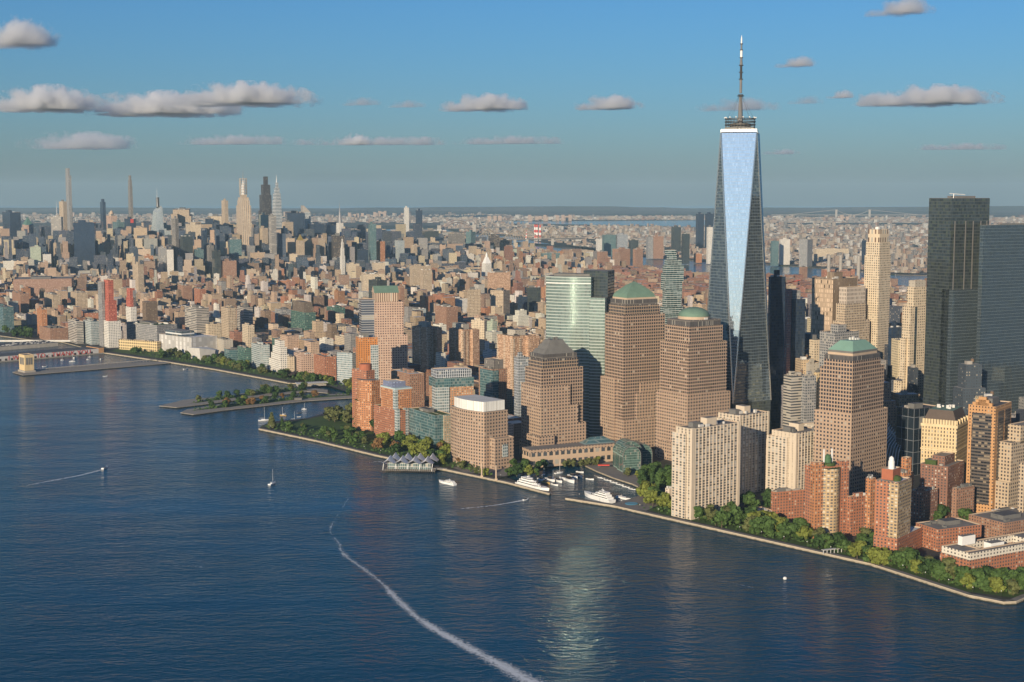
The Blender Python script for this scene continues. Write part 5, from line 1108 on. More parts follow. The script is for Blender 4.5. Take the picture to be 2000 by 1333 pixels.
def grid_fill(th, cond, bw, bd, st, av):
    c_, s_ = math.cos(th), math.sin(th)
    for i in range(-70, 90):
        for j in range(-40, 160):
            u0 = i * (bw + av); v0 = j * (bd + st); bx = u0 * c_ - v0 * s_; by = 1500 + u0 * s_ + v0 * c_
            if by < 1500 or by > 10300: continue
            px0 = 1000 + FPX * bx / (by + 30)
            if px0 < -160 or px0 > 2150 or not cond(bx, by, px0) or not inpoly((bx, by), CORE): continue
            for row in (0, 1):
                u = 0.0
                while u < bw - 6:
                    z = zone_of(bx, by, px0)
                    lw = R.choice((8, 10, 12, 16, 22, 30)) if z == 'village' else R.choice((16, 22, 30, 40, 55)) if z in ('mid', 'down') else R.choice((12, 18, 25, 34)) if z == 'loft' else 34
                    if by > 6500: lw *= 1.25
                    lw = min(lw, bw - u); d_ = bd / 2 - R.uniform(0, 7)
                    if z == 'stuy': lw = 24
                    lu = u0 + u + lw / 2; lv = v0 + (bd / 4 if row == 0 else bd * 3 / 4) + R.uniform(-1.5, 1.5)
                    x = lu * c_ - lv * s_; y = 1500 + lu * s_ + lv * c_; u += lw + (14 if z == 'stuy' else 0)
                    if R.random() < (.04 if z != 'stuy' else .38): continue
                    if not inpoly((x, y), CORE) or blocked(x, y, max(lw, d_) / 2): continue
                    CAND.append([x, y, lw - .3, d_, th, height(R, z, x, y, px0), z])
grid_fill(D2R(20), lambda x, y, px: y > 4600, 240, 60, 18, 30)
grid_fill(D2R(33), lambda x, y, px: y <= 4600 and px < 1150, 150, 62, 15, 20)
grid_fill(D2R(12), lambda x, y, px: y <= 4600 and px >= 1150, 110, 56, 14, 18)
# the clusters of individual houses that show largest get their own objects
def score(c):
    x, y, w_, d_, th, h, z = c; q = project((x, y, h)); 
    if not (0 < q[0] < 2000): return 0
    return h * (w_ + d_ * .5) / (y * y)
order = sorted(range(len(CAND)), key=lambda i: -score(CAND[i])); IND = set(order[:150])
def add_house(m, rm, c, R, local=False):
    x, y, w_, d_, th, h, z = c; k, col = pal(R, 'tallmid' if z == 'mid' and h > 84 else z)
    c_, s_ = (1, 0) if local else (math.cos(th), math.sin(th)); X, Y = (0, 0) if local else (x, y); z0 = 0 if local else 2.5
    P = rot_rect(X, Y, w_, d_, c_, s_); m.c = col
    if h > 55 and R.random() < .6:
        P2 = rot_rect(X, Y, w_ * .72, d_ * .75, c_, s_); hs = h * R.uniform(.55, .8); m.prism(P, z0, z0 + hs, 0, None); m.prism(P2, z0 + hs - .5, z0 + h, 0, None)
    else: P2 = P; hs = h; m.prism(P, z0, z0 + h, 0, None)
    rc = R.choice(((.16, .15, .14), (.10, .10, .10), (.30, .28, .25), (.52, .50, .46), (.22, .17, .14), (.13, .12, .12)))
    rm.c = rc; 
    if hs < h: rm.face([(p[0], p[1], z0 + hs) for p in P])
    rm.face([(p[0], p[1], z0 + h - (.6 if y < 4000 else 0)) for p in P2])
    return k, col, hs < h
wall = MB(); roof = MB(); R = random.Random(5)
nick = [q for q in BLD if q[0]]
used = {}
def ordinal(n): return ("nearest", "second nearest", "third nearest", "fourth nearest", "fifth nearest", "sixth nearest", "seventh nearest", "eighth nearest", "ninth nearest", "tenth nearest", "eleventh nearest", "twelfth nearest", "thirteenth nearest")[min(n, 12)]
for i, c in enumerate(CAND):
    x, y, w_, d_, th, h, z = c
    if i in IND: continue
    add_house(wall, roof, c, R)
    if R.random() < .55 and y < 6500:
        c_, s_ = math.cos(th), math.sin(th); bx = x + R.uniform(-.25, .25) * w_; by = y + R.uniform(-.25, .25) * d_; P = rot_rect(bx, by, min(6, w_ * .35), min(7, d_ * .3), c_, s_)
        wall.prism(P, 2.5 + h - 1, 2.5 + h + R.uniform(2, 4), 1, None) if False else wall.prism(P, 2.5 + h - 1, 2.5 + h + R.uniform(1.6, 3.6), 1, 1)
        if R.random() < .18 and h > 16: wall.c = (.16, .11, .07); bx += R.uniform(-4, 4); wall.lathe(bx, by, [(1.9, 2.5 + h + 1), (1.9, 2.5 + h + 6), (0, 2.5 + h + 7.4)], 6, 1, False)
o = wall.build("city_blocks", [M_infill, M_iroof]); tag(o, "thousands of small brick and stone buildings packed across the island", "buildings", kind="stuff")
r_ = roof.build("roof", [M_iroof], o)
# the individual ones, with a label that singles each out by its colour, height and nearest landmark
lab_cand = []
for i in order[:150]:
    c = CAND[i]; x, y, w_, d_, th, h, z = c; RR = random.Random(i)
    m = MB(); rm = MB(); k, col, stepped = add_house(m, rm, c, RR, True)
    o = thing("city_building", None, "building", (x, y, 2.5), th, "ordinary blocks between the landmarks")
    wl = m.build("wall", M_infill, o); rm.build("roof", M_iroof, wl)
    pm = MB(); bw = min(7, w_ * .4); bx = RR.uniform(-.2, .2) * w_; pm.box(bx - bw / 2, bx + bw / 2, -2, 4, h - 1, h + 3.2); pm.build("bulkhead", RR.choice([M_conc, M_brickp, M_roofw]), o)
    feat = "flat roof"
    if h > 14 and RR.random() < .5: water_tank(o, bx + bw / 2 + 3 if w_ > 16 else 0, 6 - d_ * .1, h - .8, 1.9, 3.8); feat = "water tank"
    if stepped: feat = "stepped top"
    lab_cand.append((o, k, feat, h, project((x, y, h * .6)), x, y))
keys = {}
for (o, k, feat, h, q, x, y) in lab_cand:
    size = "tall" if h > 45 else "mid-height" if h > 24 else "low"
    best = min(nick, key=lambda n: abs((n[1] + n[2]) / 2 - q[0]) + abs((n[3] + n[4]) / 2 - q[1]) * .8)
    dx = q[0] - (best[1] + best[2]) / 2; dy = q[1] - (best[3] + best[4]) / 2
    rel = ("left of" if dx < 0 else "right of") if abs(dx) > 14 else ("above" if dy < 0 else "below")
    keys.setdefault((size, k, feat, rel, best[0]), []).append((math.hypot(dx, dy), o))
for (size, k, feat, rel, bn), L_ in keys.items():
    L_.sort(key=lambda t: t[0])
    for n_, (d_, o) in enumerate(L_):
        o["label"] = f"{size} {k} block, {feat}, " + (f"{ordinal(n_)} " if len(L_) > 1 else "") + f"{rel} {bn}"
# boroughs across the river
R = random.Random(21); far = MB(); n_far = 0
QP = [p.to_2d() if len(p) == 3 else p for p in [G(1985, 542), G(1900, 537), G(1750, 533), G(1650, 524), G(1560, 517), G(1440, 510), G(1330, 504), G(1200, 492), G(1130, 482), G(1085, 474), G(1000, 460), G(905, 454), G(890, 447), G(1000, 440), G(1250, 444), G(1370, 447), G(1500, 440), G(1700, 440), G(2100, 440), Vector((4600, 4500))]]
def far_house(x, y, big):
    th = D2R(R.choice((8, 14, 40))); w_ = R.uniform(9, 26) * big; d_ = R.uniform(9, 20) * big; h = R.uniform(6, 13) if R.random() < .93 else R.uniform(18, 46)
    c = R.choice(((.40, .34, .27), (.32, .24, .18), (.50, .47, .42), (.28, .18, .13), (.36, .29, .22), (.20, .19, .18))); far.c = c
    far.prism(rot_rect(x, y, w_, d_, math.cos(th), math.sin(th)), 3, 3 + h, 0, None)
    far.c = R.choice(((.30, .28, .25), (.50, .48, .45), (.13, .12, .115), (.22, .18, .15), (.18, .17, .16), (.10, .10, .095))); far.face([(p[0], p[1], 3 + h) for p in rot_rect(x, y, w_, d_, math.cos(th), math.sin(th))], None, 1)
for _ in range(200000):
    if n_far > 21000: break
    yy = 4800 + (R.random() ** 1.5) * 10500; x = R.uniform(-.06, .40) * yy
    if not inpoly((x, yy), QP): continue
    if noise.noise(Vector((x * .0011, yy * .00075, 3))) > .12 and R.random() < .85: continue       # parks and cemeteries
    if blocked(x, yy, 10): continue
    far_house(x, yy, 1.0 if yy < 9000 else 1.5); n_far += 1
for (xa, xb, ya, yb, n_, big) in ((-100, 1000, 419, 436, 2600, 2.2), (1000, 1380, 423, 430, 700, 2.4), (1490, 2050, 425, 436, 1900, 2.4), (600, 1100, 424, 432, 500, 2.4), (860, 1000, 436, 447, 250, 1.4)):
    for _ in range(n_):
        p = G(R.uniform(xa, xb), R.uniform(ya, yb)); far_house(p.x, p.y, big * R.uniform(.6, 1.5))
far.c = (.40, .29, .22)
for (xc, yb, n_) in ((1050, 432, 7), (1100, 432, 5), (960, 434, 4), (740, 424, 8), (700, 426, 5), (800, 424, 4), (1650, 432, 4), (560, 424, 4), (150, 424, 3)):
    for _ in range(n_):
        p = G(xc + R.uniform(-18, 18), yb + R.uniform(-.6, .6)); far.prism(rot_rect(p.x, p.y, 40, 40, 1, 0), 3, R.uniform(50, 85), 0, 1)
tag(far.build("far_borough_houses", [M_infill, M_iroof]), "countless small houses and sheds spread over the far boroughs", "houses", kind="stuff")
# ------------------------------------------------------------------ parks, promenade, trees
def sheet(name, pts, mat, z, kind="structure"):
    P = ccw([G(x, y, z).to_2d() for x, y in pts]); b = MB(); b.face([(p[0], p[1], z) for p in P]); return tag(b.build(name, mat), kind=kind)
sheet("lawn", [(520, 834), (620, 856), (735, 884), (870, 912), (905, 905), (880, 880), (790, 862), (700, 836), (692, 802), (640, 810), (600, 820), (540, 827)], M_lawn, 2.504)
sheet("park_ground", [(1235, 988), (1300, 1006), (1500, 1051), (1700, 1096), (1890, 1156), (1985, 1168), (2010, 1158), (1840, 1130), (1830, 1095), (1700, 1082), (1570, 1040), (1500, 1015), (1440, 990), (1320, 985), (1262, 965)], M_lawn, 2.504)
sheet("riverside_park_ground", [(212, 686), (330, 703), (420, 717), (560, 742), (690, 744), (694, 770), (640, 752), (560, 733), (430, 704), (330, 688), (235, 680)], M_lawn, 2.504)
sheet("plaza", [(985, 931), (1000, 925), (1040, 906), (1075, 902), (1110, 904), (1140, 908), (1165, 920), (1200, 934), (1235, 945), (1262, 958), (1300, 950), (1240, 915), (1180, 900), (1040, 895), (960, 912), (880, 912), (905, 922)], M_pave, 2.508)
sheet("plaza_terrace", [(1262, 958), (1240, 972), (1196, 985), (1204, 988), (1262, 998), (1290, 985)], M_pave, 2.508)
def promenade(name, pts, w=7):
    P = [G(x, y).to_2d() for x, y in pts]; b = MB(); e = MB(); rl = MB()
    for i in range(len(P) - 1):
        a, c = P[i], P[i + 1]; d = (c - a).normalized(); n = Vector((-d.y, d.x))
        if n.y < 0: n = -n
        b.face([(*(a + n * .8), 2.512), (*(c + n * .8), 2.512), (*(c + n * w), 2.512), (*(a + n * w), 2.512)] if n.x * d.y - n.y * d.x < 0 else [(*(c + n * .8), 2.512), (*(a + n * .8), 2.512), (*(a + n * w), 2.512), (*(c + n * w), 2.512)])
        q = [a, c, c + n * .7, a + n * .7]; e.prism(ccw([(v[0], v[1]) for v in q]) if False else ([tuple(v) for v in q] if area([tuple(v) for v in q]) > 0 else [tuple(v) for v in q][::-1]), 2.5, 3.0, 0, 0)
        Ls = (c - a).length; k = max(1, int(Ls / 12)); 
        for h in (3.4, 3.9): rl.tube((*(a + n * 1.0), h), (*(c + n * 1.0), h), .06, n=4, cap=False)
    tag(b.build(name, M_pave), kind="structure"); o = e.build("seawall_coping", simple("granite_coping", (.52, .43, .31), .85, var=.15)); tag(o, kind="structure")
    tag(rl.build("railing", M_steel), "thin steel railing along the " + name.replace("_", " "), "railing")
promenade("south_promenade", [(1104, 974), (1200, 989), (1300, 1012), (1500, 1057), (1700, 1102), (1800, 1134), (1890, 1163), (1960, 1177), (1985, 1176), (2003, 1168), (2080, 1140)])
promenade("park_promenade", [(505, 838), (620, 862), (735, 890), (870, 918), (990, 943), (1073, 965)])
promenade("riverside_walk", [(206, 690), (330, 708), (420, 722), (560, 748)], 9)
b = MB()       # west side highway
for q in (((690, 770), (800, 815), (830, 800), (705, 757)), ((560, 728), (690, 770), (700, 758), (570, 720)), ((235, 676), (560, 728), (570, 720), (240, 670))):
    P = ccw([G(x, y, 2.516).to_2d() for x, y in q]); b.face([(p[0], p[1], 2.516) for p in P])
tag(b.build("road", simple("asphalt", (.055, .055, .058), .9, var=.15)), kind="structure")
# leaf materials
def leaf(name, c):
    m, nt, b = nm(name); ge = nt.nodes.new("ShaderNodeNewGeometry"); n = noise_n(nt, ge.outputs["Position"], .5, 3, .6)
    col = mixc(nt, ramp(nt, n, [(.35, 0.0), (.65, 1.0)]), tuple(x * .72 for x in c), tuple(min(1, x * 1.35) for x in c))
    L(nt, col, b.inputs["Base Color"]); b.inputs["Roughness"].default_value = .75; b.inputs["Specular IOR Level"].default_value = .2
    return m
LEAF = {'dark green': leaf("leaf_dark_green", (.034, .066, .018)), 'mid green': leaf("leaf_mid_green", (.056, .098, .024)), 'yellow green': leaf("leaf_yellow_green", (.14, .16, .03)), 'olive': leaf("leaf_olive", (.095, .105, .036)), 'rusty': leaf("leaf_rusty", (.16, .09, .035))}
M_bark = simple("bark", (.10, .075, .05), .95)
def crown_mesh(seed, kind):
    R = random.Random(seed); m = MB()
    if kind == 'cone':
        for _ in range(420):
            t = R.random() ** .7; z = 1.5 + 13 * (1 - t); r = 4.2 * t * R.uniform(.7, 1.05); a = R.uniform(0, 6.283); c = Vector((r * math.cos(a), r * math.sin(a), z)); leafq(m, R, c, Vector((math.cos(a), math.sin(a), .3)), R.uniform(.8, 1.3))
        return m
    lobes = []
    for i in range(11):
        a = R.uniform(0, 6.283); zz = R.uniform(2.3, 8.4) if kind != 'tall' else R.uniform(1.8, 11); rr = R.uniform(.6, 3.3) * (1.15 - abs(zz - 4.8) / 7) if kind != 'tall' else R.uniform(.3, 1.5)
        lobes.append((Vector((rr * math.cos(a), rr * math.sin(a), zz)), R.uniform(.9, 2.3)))
    lobes.append((Vector((0, 0, 5.6)), 2.9))
    for c, r in lobes:
        for _ in range(int(20 + 14 * r)):
            d = Vector((R.gauss(0, 1), R.gauss(0, 1), R.gauss(.2, 1))).normalized(); leafq(m, R, c + Vector((d.x * r, d.y * r, d.z * r * .85)) * R.uniform(.7, 1.22), d, R.uniform(.4, .95))
    return m
def leafq(m, R, c, n, s):
    n = (n + Vector((R.uniform(-.6, .6), R.uniform(-.6, .6), R.uniform(-.4, .7)))).normalized(); t = n.cross(Vector((0, 0, 1))); t = t.normalized() if t.length > .1 else Vector((1, 0, 0)); b_ = n.cross(t)
    a = R.uniform(0, 3.14); t, b_ = t * math.cos(a) + b_ * math.sin(a), b_ * math.cos(a) - t * math.sin(a)
    m.face([c - t * s - b_ * s * .7, c + t * s * .8 - b_ * s, c + t * s + b_ * s * .7, c - t * s * .7 + b_ * s])
PROTO = {}
def tree(kind, colr, seed, loc, sc, rz, label, group):
    key = (kind, colr, seed)
    if key not in PROTO:
        cm = crown_mesh(seed, kind); co = cm.build("crown", LEAF[colr]); tm = MB(); tm.tube((0, 0, -.3), (0, 0, 4.6), .32, .2, 6, cap=False)
        if kind != 'cone':
            for a in range(4): tm.tube((0, 0, 3.2), (1.6 * math.cos(a * 1.6 + seed), 1.6 * math.sin(a * 1.6 + seed), 6.2), .16, .07, 5, cap=False)
        to = tm.build("trunk", M_bark); PROTO[key] = (co.data, to.data); C.objects.unlink(co); C.objects.unlink(to)
    cd_, td_ = PROTO[key]; o = thing("tree" if kind != 'cone' else "conifer", label, "tree", loc, rz, group); o.scale = (sc * 1.42, sc * 1.42, sc * 1.3)
    for nm_, d_ in (("crown", cd_), ("trunk", td_)):
        q = bpy.data.objects.new(nm_, d_); C.objects.link(q); q.parent = o
    return o
TREES = 0
def grove(where, poly, n, cols, sc=(.9, 1.3), mind=6.0, kind='round', seed=0, z=2.5, order_word="counted from the left"):
    """scatter single trees in a photo polygon; each is told apart by place along the grove"""
    global TREES
    R = random.Random(seed); P = [G(x, y).to_2d() for x, y in poly]; xs = [p[0] for p in P]; ys = [p[1] for p in P]; pts = []
    for _ in range(n * 60):
        if len(pts) >= n: break
        q = Vector((R.uniform(min(xs), max(xs)), R.uniform(min(ys), max(ys))))
        if not inpoly(q, P) or any((q - r).length < mind for r in pts) or blocked(q.x, q.y, 2): continue
        pts.append(q)
    pts.sort(key=lambda q: project((q.x, q.y, 8))[0])
    seen = {}
    for i, q in enumerate(pts):
        col = R.choice(cols); s = R.uniform(*sc); size = "large" if s > (sc[0] + sc[1]) / 2 else "smaller"; k = (col, size); seen.setdefault(k, []).append((q, s))
    for (col, size), L_ in seen.items():
        for n_, (q, s) in enumerate(L_):
            lab = (f"{ORD(n_)} {size} {col} tree from the left " if len(L_) > 1 else f"only {size} {col} tree ") + where
            tree(kind, col, R.randrange(4), (q.x, q.y, z), s, R.uniform(0, 6.28), lab, "trees " + where); TREES += 1
def ORD(n): 
    w_ = ["first", "second", "third", "fourth", "fifth", "sixth", "seventh", "eighth", "ninth", "tenth", "eleventh", "twelfth", "thirteenth", "fourteenth", "fifteenth", "sixteenth", "seventeenth", "eighteenth", "nineteenth", "twentieth"]
    return w_[n] if n < 20 else f"{n + 1}th"
DG, MG, YG, OL, RU = 'dark green', 'mid green', 'yellow green', 'olive', 'rusty'
grove("on the lawn by the northern point", [(545, 838), (620, 854), (735, 880), (745, 868), (680, 846), (600, 838)], 18, [DG, MG, MG, OL], (.7, 1.15), 7, seed=1)
grove("in the wood behind the park lawn", [(640, 822), (700, 838), (790, 862), (770, 846), (702, 806), (650, 812)], 18, [DG, DG, MG, OL], (1.2, 1.7), 9, seed=2)
grove("below the orange brick riverside blocks", [(735, 882), (870, 910), (885, 896), (870, 880), (800, 872), (745, 860)], 22, [MG, YG, YG, DG, RU], (.9, 1.5), 8, seed=3)
grove("below the curved tan office block", [(878, 912), (955, 932), (960, 925), (925, 910), (885, 905)], 8, [YG, OL, RU, MG], (.5, .8), 6, seed=4)
grove("on the plaza left of the marina", [(975, 932), (1040, 936), (1068, 918), (1040, 905), (985, 918)], 11, [DG, MG, YG], (.8, 1.1), 6.5, seed=5)
grove("in the row before the stone gallery", [(1072, 914), (1168, 910), (1168, 905), (1072, 908)], 11, [OL, YG], (.62, .7), 4.5, seed=6)
grove("in the tall grove behind the marina", [(1252, 948), (1318, 962), (1320, 940), (1262, 932)], 13, [DG, MG], (1.25, 1.4), 5, 'tall', seed=7)
grove("near the glass vault hall", [(1222, 932), (1255, 942), (1258, 936), (1228, 926)], 4, [OL, YG], (.6, .7), 4.5, seed=8)
grove("at the marina's south corner", [(1240, 985), (1300, 1002), (1318, 996), (1300, 972), (1262, 966)], 10, [YG, YG, DG, MG], (1.0, 1.6), 7, seed=9)
grove("at the foot of the front cream slab", [(1318, 1004), (1400, 1030), (1478, 1046), (1480, 1030), (1440, 1012), (1380, 1014), (1330, 1006)], 15, [DG, MG, OL, MG], (.9, 1.5), 7, seed=10)
grove("below the red brick wing", [(1475, 1045), (1590, 1068), (1590, 1052), (1510, 1034), (1470, 1018)], 17, [MG, MG, DG, YG], (1.1, 1.5), 7.5, seed=11)
grove("in front of the green tank brick tower", [(1585, 1070), (1655, 1084), (1665, 1066), (1600, 1056)], 7, [MG, DG, OL], (.9, 1.2), 6.5, seed=12)
grove("between the two tall brick towers", [(1672, 1078), (1705, 1086), (1708, 1062), (1680, 1056)], 5, [MG, OL, DG], (.9, 1.2), 6, seed=13)
grove("at the foot of the white lantern tower", [(1660, 1092), (1745, 1113), (1830, 1132), (1830, 1112), (1740, 1096), (1690, 1086)], 20, [MG, OL, DG, YG], (.8, 1.35), 6.5, seed=14)
grove("in the row below the brick crescent", [(1830, 1134), (1900, 1156), (1975, 1168), (2010, 1156), (2010, 1142), (1900, 1138), (1840, 1120)], 20, [MG, MG, DG, OL, YG], (.9, 1.5), 7, seed=15)
grove("beside the low white podium", [(1440, 998), (1500, 1002), (1510, 975), (1460, 970)], 6, [MG, DG], (.9, 1.3), 7, seed=16)
grove("behind the brick crescent", [(1830, 1022), (1890, 1030), (1895, 1010), (1850, 1008)], 4, [MG, DG], (.9, 1.3), 7, seed=17)
grove("before the long white terminal", [(235, 688), (330, 703), (420, 717), (425, 703), (376, 697), (320, 690), (240, 682)], 18, [DG, MG, MG, OL], (.9, 1.4), 10, seed=18)
grove("before the white stepped apartment block", [(420, 716), (560, 742), (640, 752), (640, 742), (560, 730), (430, 700)], 22, [DG, MG, YG, OL], (.9, 1.4), 9, seed=19)
grove("at the garden piers' landward end", [(575, 742), (690, 762), (692, 745), (640, 738), (600, 738)], 15, [MG, YG, DG, OL], (.9, 1.3), 8, seed=20)
grove("along the far left shore", [(-10, 654), (60, 662), (130, 668), (135, 660), (60, 648), (0, 642)], 15, [DG, MG], (1.0, 1.5), 11, seed=21)
p = G(531, 836); tree('cone', 'olive', 1, (p.x, p.y, 2.5), 1.15, 0, "tall rusty brown conifer standing on the park's northern tip", None)
p = G(551, 833); tree('cone', 'dark green', 2, (p.x, p.y, 2.5), .7, 0, "small dark conifer right of the tall one on the park's tip", None)
# loose street greenery, too small and dense to count
g = MB(); R = random.Random(9)
for _ in range(900):
    q = Vector((R.uniform(-1700, 1700), R.uniform(2000, 5200)))
    if not inpoly(q, CORE) or blocked(q.x, q.y, 8): continue
    hh = R.uniform(6, 11)
    for _k in range(14): leafq(g, R, Vector((q.x + R.gauss(0, 6), q.y + R.gauss(0, 6), hh + R.uniform(-3, 3))), Vector((0, -.3, 1)), R.uniform(1.2, 2.2))
tag(g.build("street_greenery", LEAF[DG]), "scattered dark tree tops filling courtyards and streets between the blocks", "greenery", kind="stuff")
g = MB()
for (poly, n_) in (([(505, 836), (735, 886), (870, 914), (885, 905), (740, 870), (560, 834)], 2600), ([(1240, 990), (1500, 1052), (1700, 1097), (1890, 1155), (1985, 1168), (1990, 1150), (1830, 1112), (1500, 1035), (1320, 1000)], 5200), ([(235, 688), (420, 717), (560, 742), (690, 765), (690, 748), (560, 734), (330, 690)], 5200), ([(880, 914), (960, 932), (960, 925), (890, 908)], 300)):
    P = [G(x, y).to_2d() for x, y in poly]; xs = [p[0] for p in P]; ys = [p[1] for p in P]
    for _ in range(n_):
        q = Vector((R.uniform(min(xs), max(xs)), R.uniform(min(ys), max(ys))))
        if inpoly(q, P) and not blocked(q.x, q.y, 1): leafq(g, R, Vector((q.x, q.y, 2.5 + R.uniform(.4, 5.5))), Vector((0, -.6, 1)), R.uniform(.8, 1.7))
tag(g.build("shrubbery", LEAF[MG]), "low shrubs and planting under the trees along the water", "shrubs", kind="stuff")

# ------------------------------------------------------------------ piers
M_deck = simple("timber_deck", (.27, .24, .20), .9, var=.2, scale=.3); M_pile = simple("dark_piles", (.07, .06, .05), .9)
def pier(name, label, pts, mat=M_deck, z=2.2, posts=True):
    P = ccw([G(x, y, z).to_2d() for x, y in pts]); o = thing(name, label, "pier", (P[0].x, P[0].y, 0)); B0 = P[0]
    b = MB(); b.prism([(p[0] - B0.x, p[1] - B0.y) for p in P], z - .9, z, 0, 0, True); b.build("deck", mat, o)
    m = MB()
    for i in range(len(P)):
        a, c = P[i], P[(i + 1) % len(P)]; L_ = (c - a).length; k = int(L_ / 7)
        for j in range(k): q = a.lerp(c, (j + .5) / k); q = q + (sum(P, Vector((0, 0))) / len(P) - q).normalized() * .6; m.tube((q.x - B0.x, q.y - B0.y, -1), (q.x - B0.x, q.y - B0.y, z - .9), .35, n=5, cap=False)
    if posts: m.build("piles", M_pile, o)
    return o
pier("garden_pier", "curving garden pier, the further of the two planted ones", [(310, 793), (345, 796), (420, 787), (500, 776), (600, 765), (640, 768), (640, 762), (602, 757), (520, 762), (440, 774), (360, 781)])
pier("garden_pier", "straight garden pier, the nearer of the two planted ones", [(352, 806), (378, 810), (440, 801), (520, 792), (600, 783), (694, 777), (694, 769), (600, 772), (500, 782), (430, 790), (365, 800)])
sheet("pier_lawn", [(372, 803), (440, 796), (520, 788), (600, 778), (685, 773), (690, 771.5), (600, 774), (500, 784.5), (430, 792)], M_lawn, 2.21)
sheet("pier_lawn", [(368, 789), (440, 780), (520, 769), (600, 762.5), (598, 759), (520, 764), (440, 775.5)], M_lawn, 2.21)
g = MB(); R = random.Random(77)
for poly in ([(372, 803), (440, 796), (600, 778), (690, 772), (600, 774), (430, 792)], [(368, 789), (440, 780), (520, 769), (600, 762), (598, 759), (520, 764), (440, 775)]):
    P = [G(x, y).to_2d() for x, y in poly]; xs = [p[0] for p in P]; ys = [p[1] for p in P]
    for _ in range(3600):
        q = Vector((R.uniform(min(xs), max(xs)), R.uniform(min(ys), max(ys))))
        if inpoly(q, P) and noise.noise(Vector((q.x * .03, q.y * .03, 0))) > -.15: leafq(g, R, Vector((q.x, q.y, 2.3 + R.uniform(.4, 4.5))), Vector((0, -.6, 1)), R.uniform(.8, 1.7))
tag(g.build("pier_planting", LEAF[MG]), "dense shrubs and small trees planted along both garden piers", "shrubs", kind="stuff")
grove("on the nearer garden pier", [(368, 804), (440, 797), (600, 779), (690, 774), (690, 771), (600, 774), (500, 784), (430, 792)], 17, [MG, YG, DG, RU], (.8, 1.1), 7, seed=31)
grove("on the further garden pier", [(365, 789), (440, 779), (600, 762), (600, 759), (520, 764), (440, 775)], 15, [DG, MG, OL], (.8, 1.1), 7, seed=32)
p = G(675, 764); o = thing("pier_shed", "low flat white shed where the garden piers meet the shore", "shed", G(582, 756), D2R(20)); m = MB(); m.box(0, 50, 0, 16, 0, 5, 0, 1); m.build("wall", [M_conc, M_roofw], o); m = MB(); m.box(-2, 54, -3, 18, 5, 5.5); m.build("roof", M_roofw, o)
p = G(582, 782); o = thing("pavilion", "small dark pavilion on the nearer garden pier", "pavilion", G(575, 782), D2R(10)); m = MB(); m.box(0, 12, 0, 7, 0, 3.4); m.build("wall", M_mech, o); m = MB(); m.box(-1.5, 13.5, -1, 8, 3.4, 3.9); m.build("roof", M_roofd, o)
pier("shaft_pier", "long narrow pier ending in the yellow ventilation tower", [(24, 727), (45, 733), (80, 730), (180, 722), (333, 709), (333, 706), (210, 710), (75, 722), (50, 718)])
m = MB(); a = G(90, 724, 2.2); c = G(305, 706, 2.2); d = (c - a)
o = thing("pier_shelter", "row of pale shelter bays along the narrow pier", "shelter", a); m.tube((0, 0, 3.6), (d.x, d.y, 3.6), .9, n=4)
for i in range(34): q = d * (i / 33); m.tube((q.x, q.y, 0), (q.x, q.y, 3.6), .25, n=4, cap=False)
m.build("canopy", M_conc, o)
b = Bd("ventilation_tower", "square yellow brick ventilation tower standing in the river on its own pier", 37, 48, 66, 728, 694, 40, nick="the yellow ventilation tower")
b.tier("wall", 0, 1, 0, 1, 0, b.H - 2.5, simple('vent_brick', (.58, .44, .24), .85)); b.block("base", -.1, 1.1, -.1, 1.1, -.5, 3, M_conc)
pieces("louvre", [(x0 * b.W, x1 * b.W, -.15, .05, 14, b.H - 8) for (x0, x1) in ((.14, .38), (.42, .58), (.62, .86))] + [(-.15, .05, y0 * b.D, y1 * b.D, 14, b.H - 8) for (y0, y1) in ((.14, .38), (.42, .58), (.62, .86))], M_mech, b.o)
# big pier shed with red lettering
A = G(-70, 712, 2.2); B_ = G(206, 689, 2.2); d = (B_ - A); d.z = 0; Ln = d.length; ang = math.atan2(d.y, d.x)
o = thing("pier_building", "long white pier building with huge red letters along its side", "pier building", A, ang)
m = MB(); m.box(0, Ln, 0, 60, -2.5, 0); m.build("pier_deck", M_deck, o)
m = MB(); m.box(2, Ln - 14, 3, 58, 0, 9, 0, 1); m.build("wall", [simple("weathered_white_wall", (.52, .50, .47), .85, var=.15, scale=.05), M_roofd], o)
m = MB(); m.box(Ln - 14, Ln - 2, 3, 58, 0, 10.5, 0, 1); m.build("end_block", [simple('end_ochre', (.45, .25, .12), .85), M_roofd], o)
pieces("door", [(10 + i * (Ln - 30) / 22, 10 + i * (Ln - 30) / 22 + 5, 2.85, 3, 0, 4.2) for i in range(22)], M_dsteel, o)
fc = bpy.data.curves.new("lettering", 'FONT'); fc.body = "I WANT TO : THANK YOU"; fc.size = 15.5; fc.extrude = .15; fc.space_character = 1.12; fo = bpy.data.objects.new("lettering", fc); C.objects.link(fo)
fo.data.update_tag(); bpy.context.view_layer.update(); me = bpy.data.meshes.new_from_object(fo.evaluated_get(bpy.context.evaluated_depsgraph_get())); C.objects.unlink(fo)
xsv = [v.co.x for v in me.vertices]; x0, x1 = min(xsv), max(xsv); xs0 = Ln * (84) / 276.0; xs1 = Ln * 246 / 276.0; k = (xs1 - xs0) / (x1 - x0)
for v in me.vertices: v.co = Vector((xs0 + (v.co.x - x0) * k, 2.6 + v.co.z, .6 + v.co.y * .76))
me.materials.clear(); me.materials.append(M_red); lo = bpy.data.objects.new("lettering", me); C.objects.link(lo); lo.parent = o
A2 = G(-60, 688, 2.2); o = thing("pier_building", "flat roofed car deck of the big pier, behind the lettered shed at the left edge", "pier building", A2, ang)
m = MB(); m.box(0, 200, 0, 70, -2.5, 6, 0, 1); m.build("wall", [M_conc, M_roofd], o)
m = MB(); R = random.Random(4)
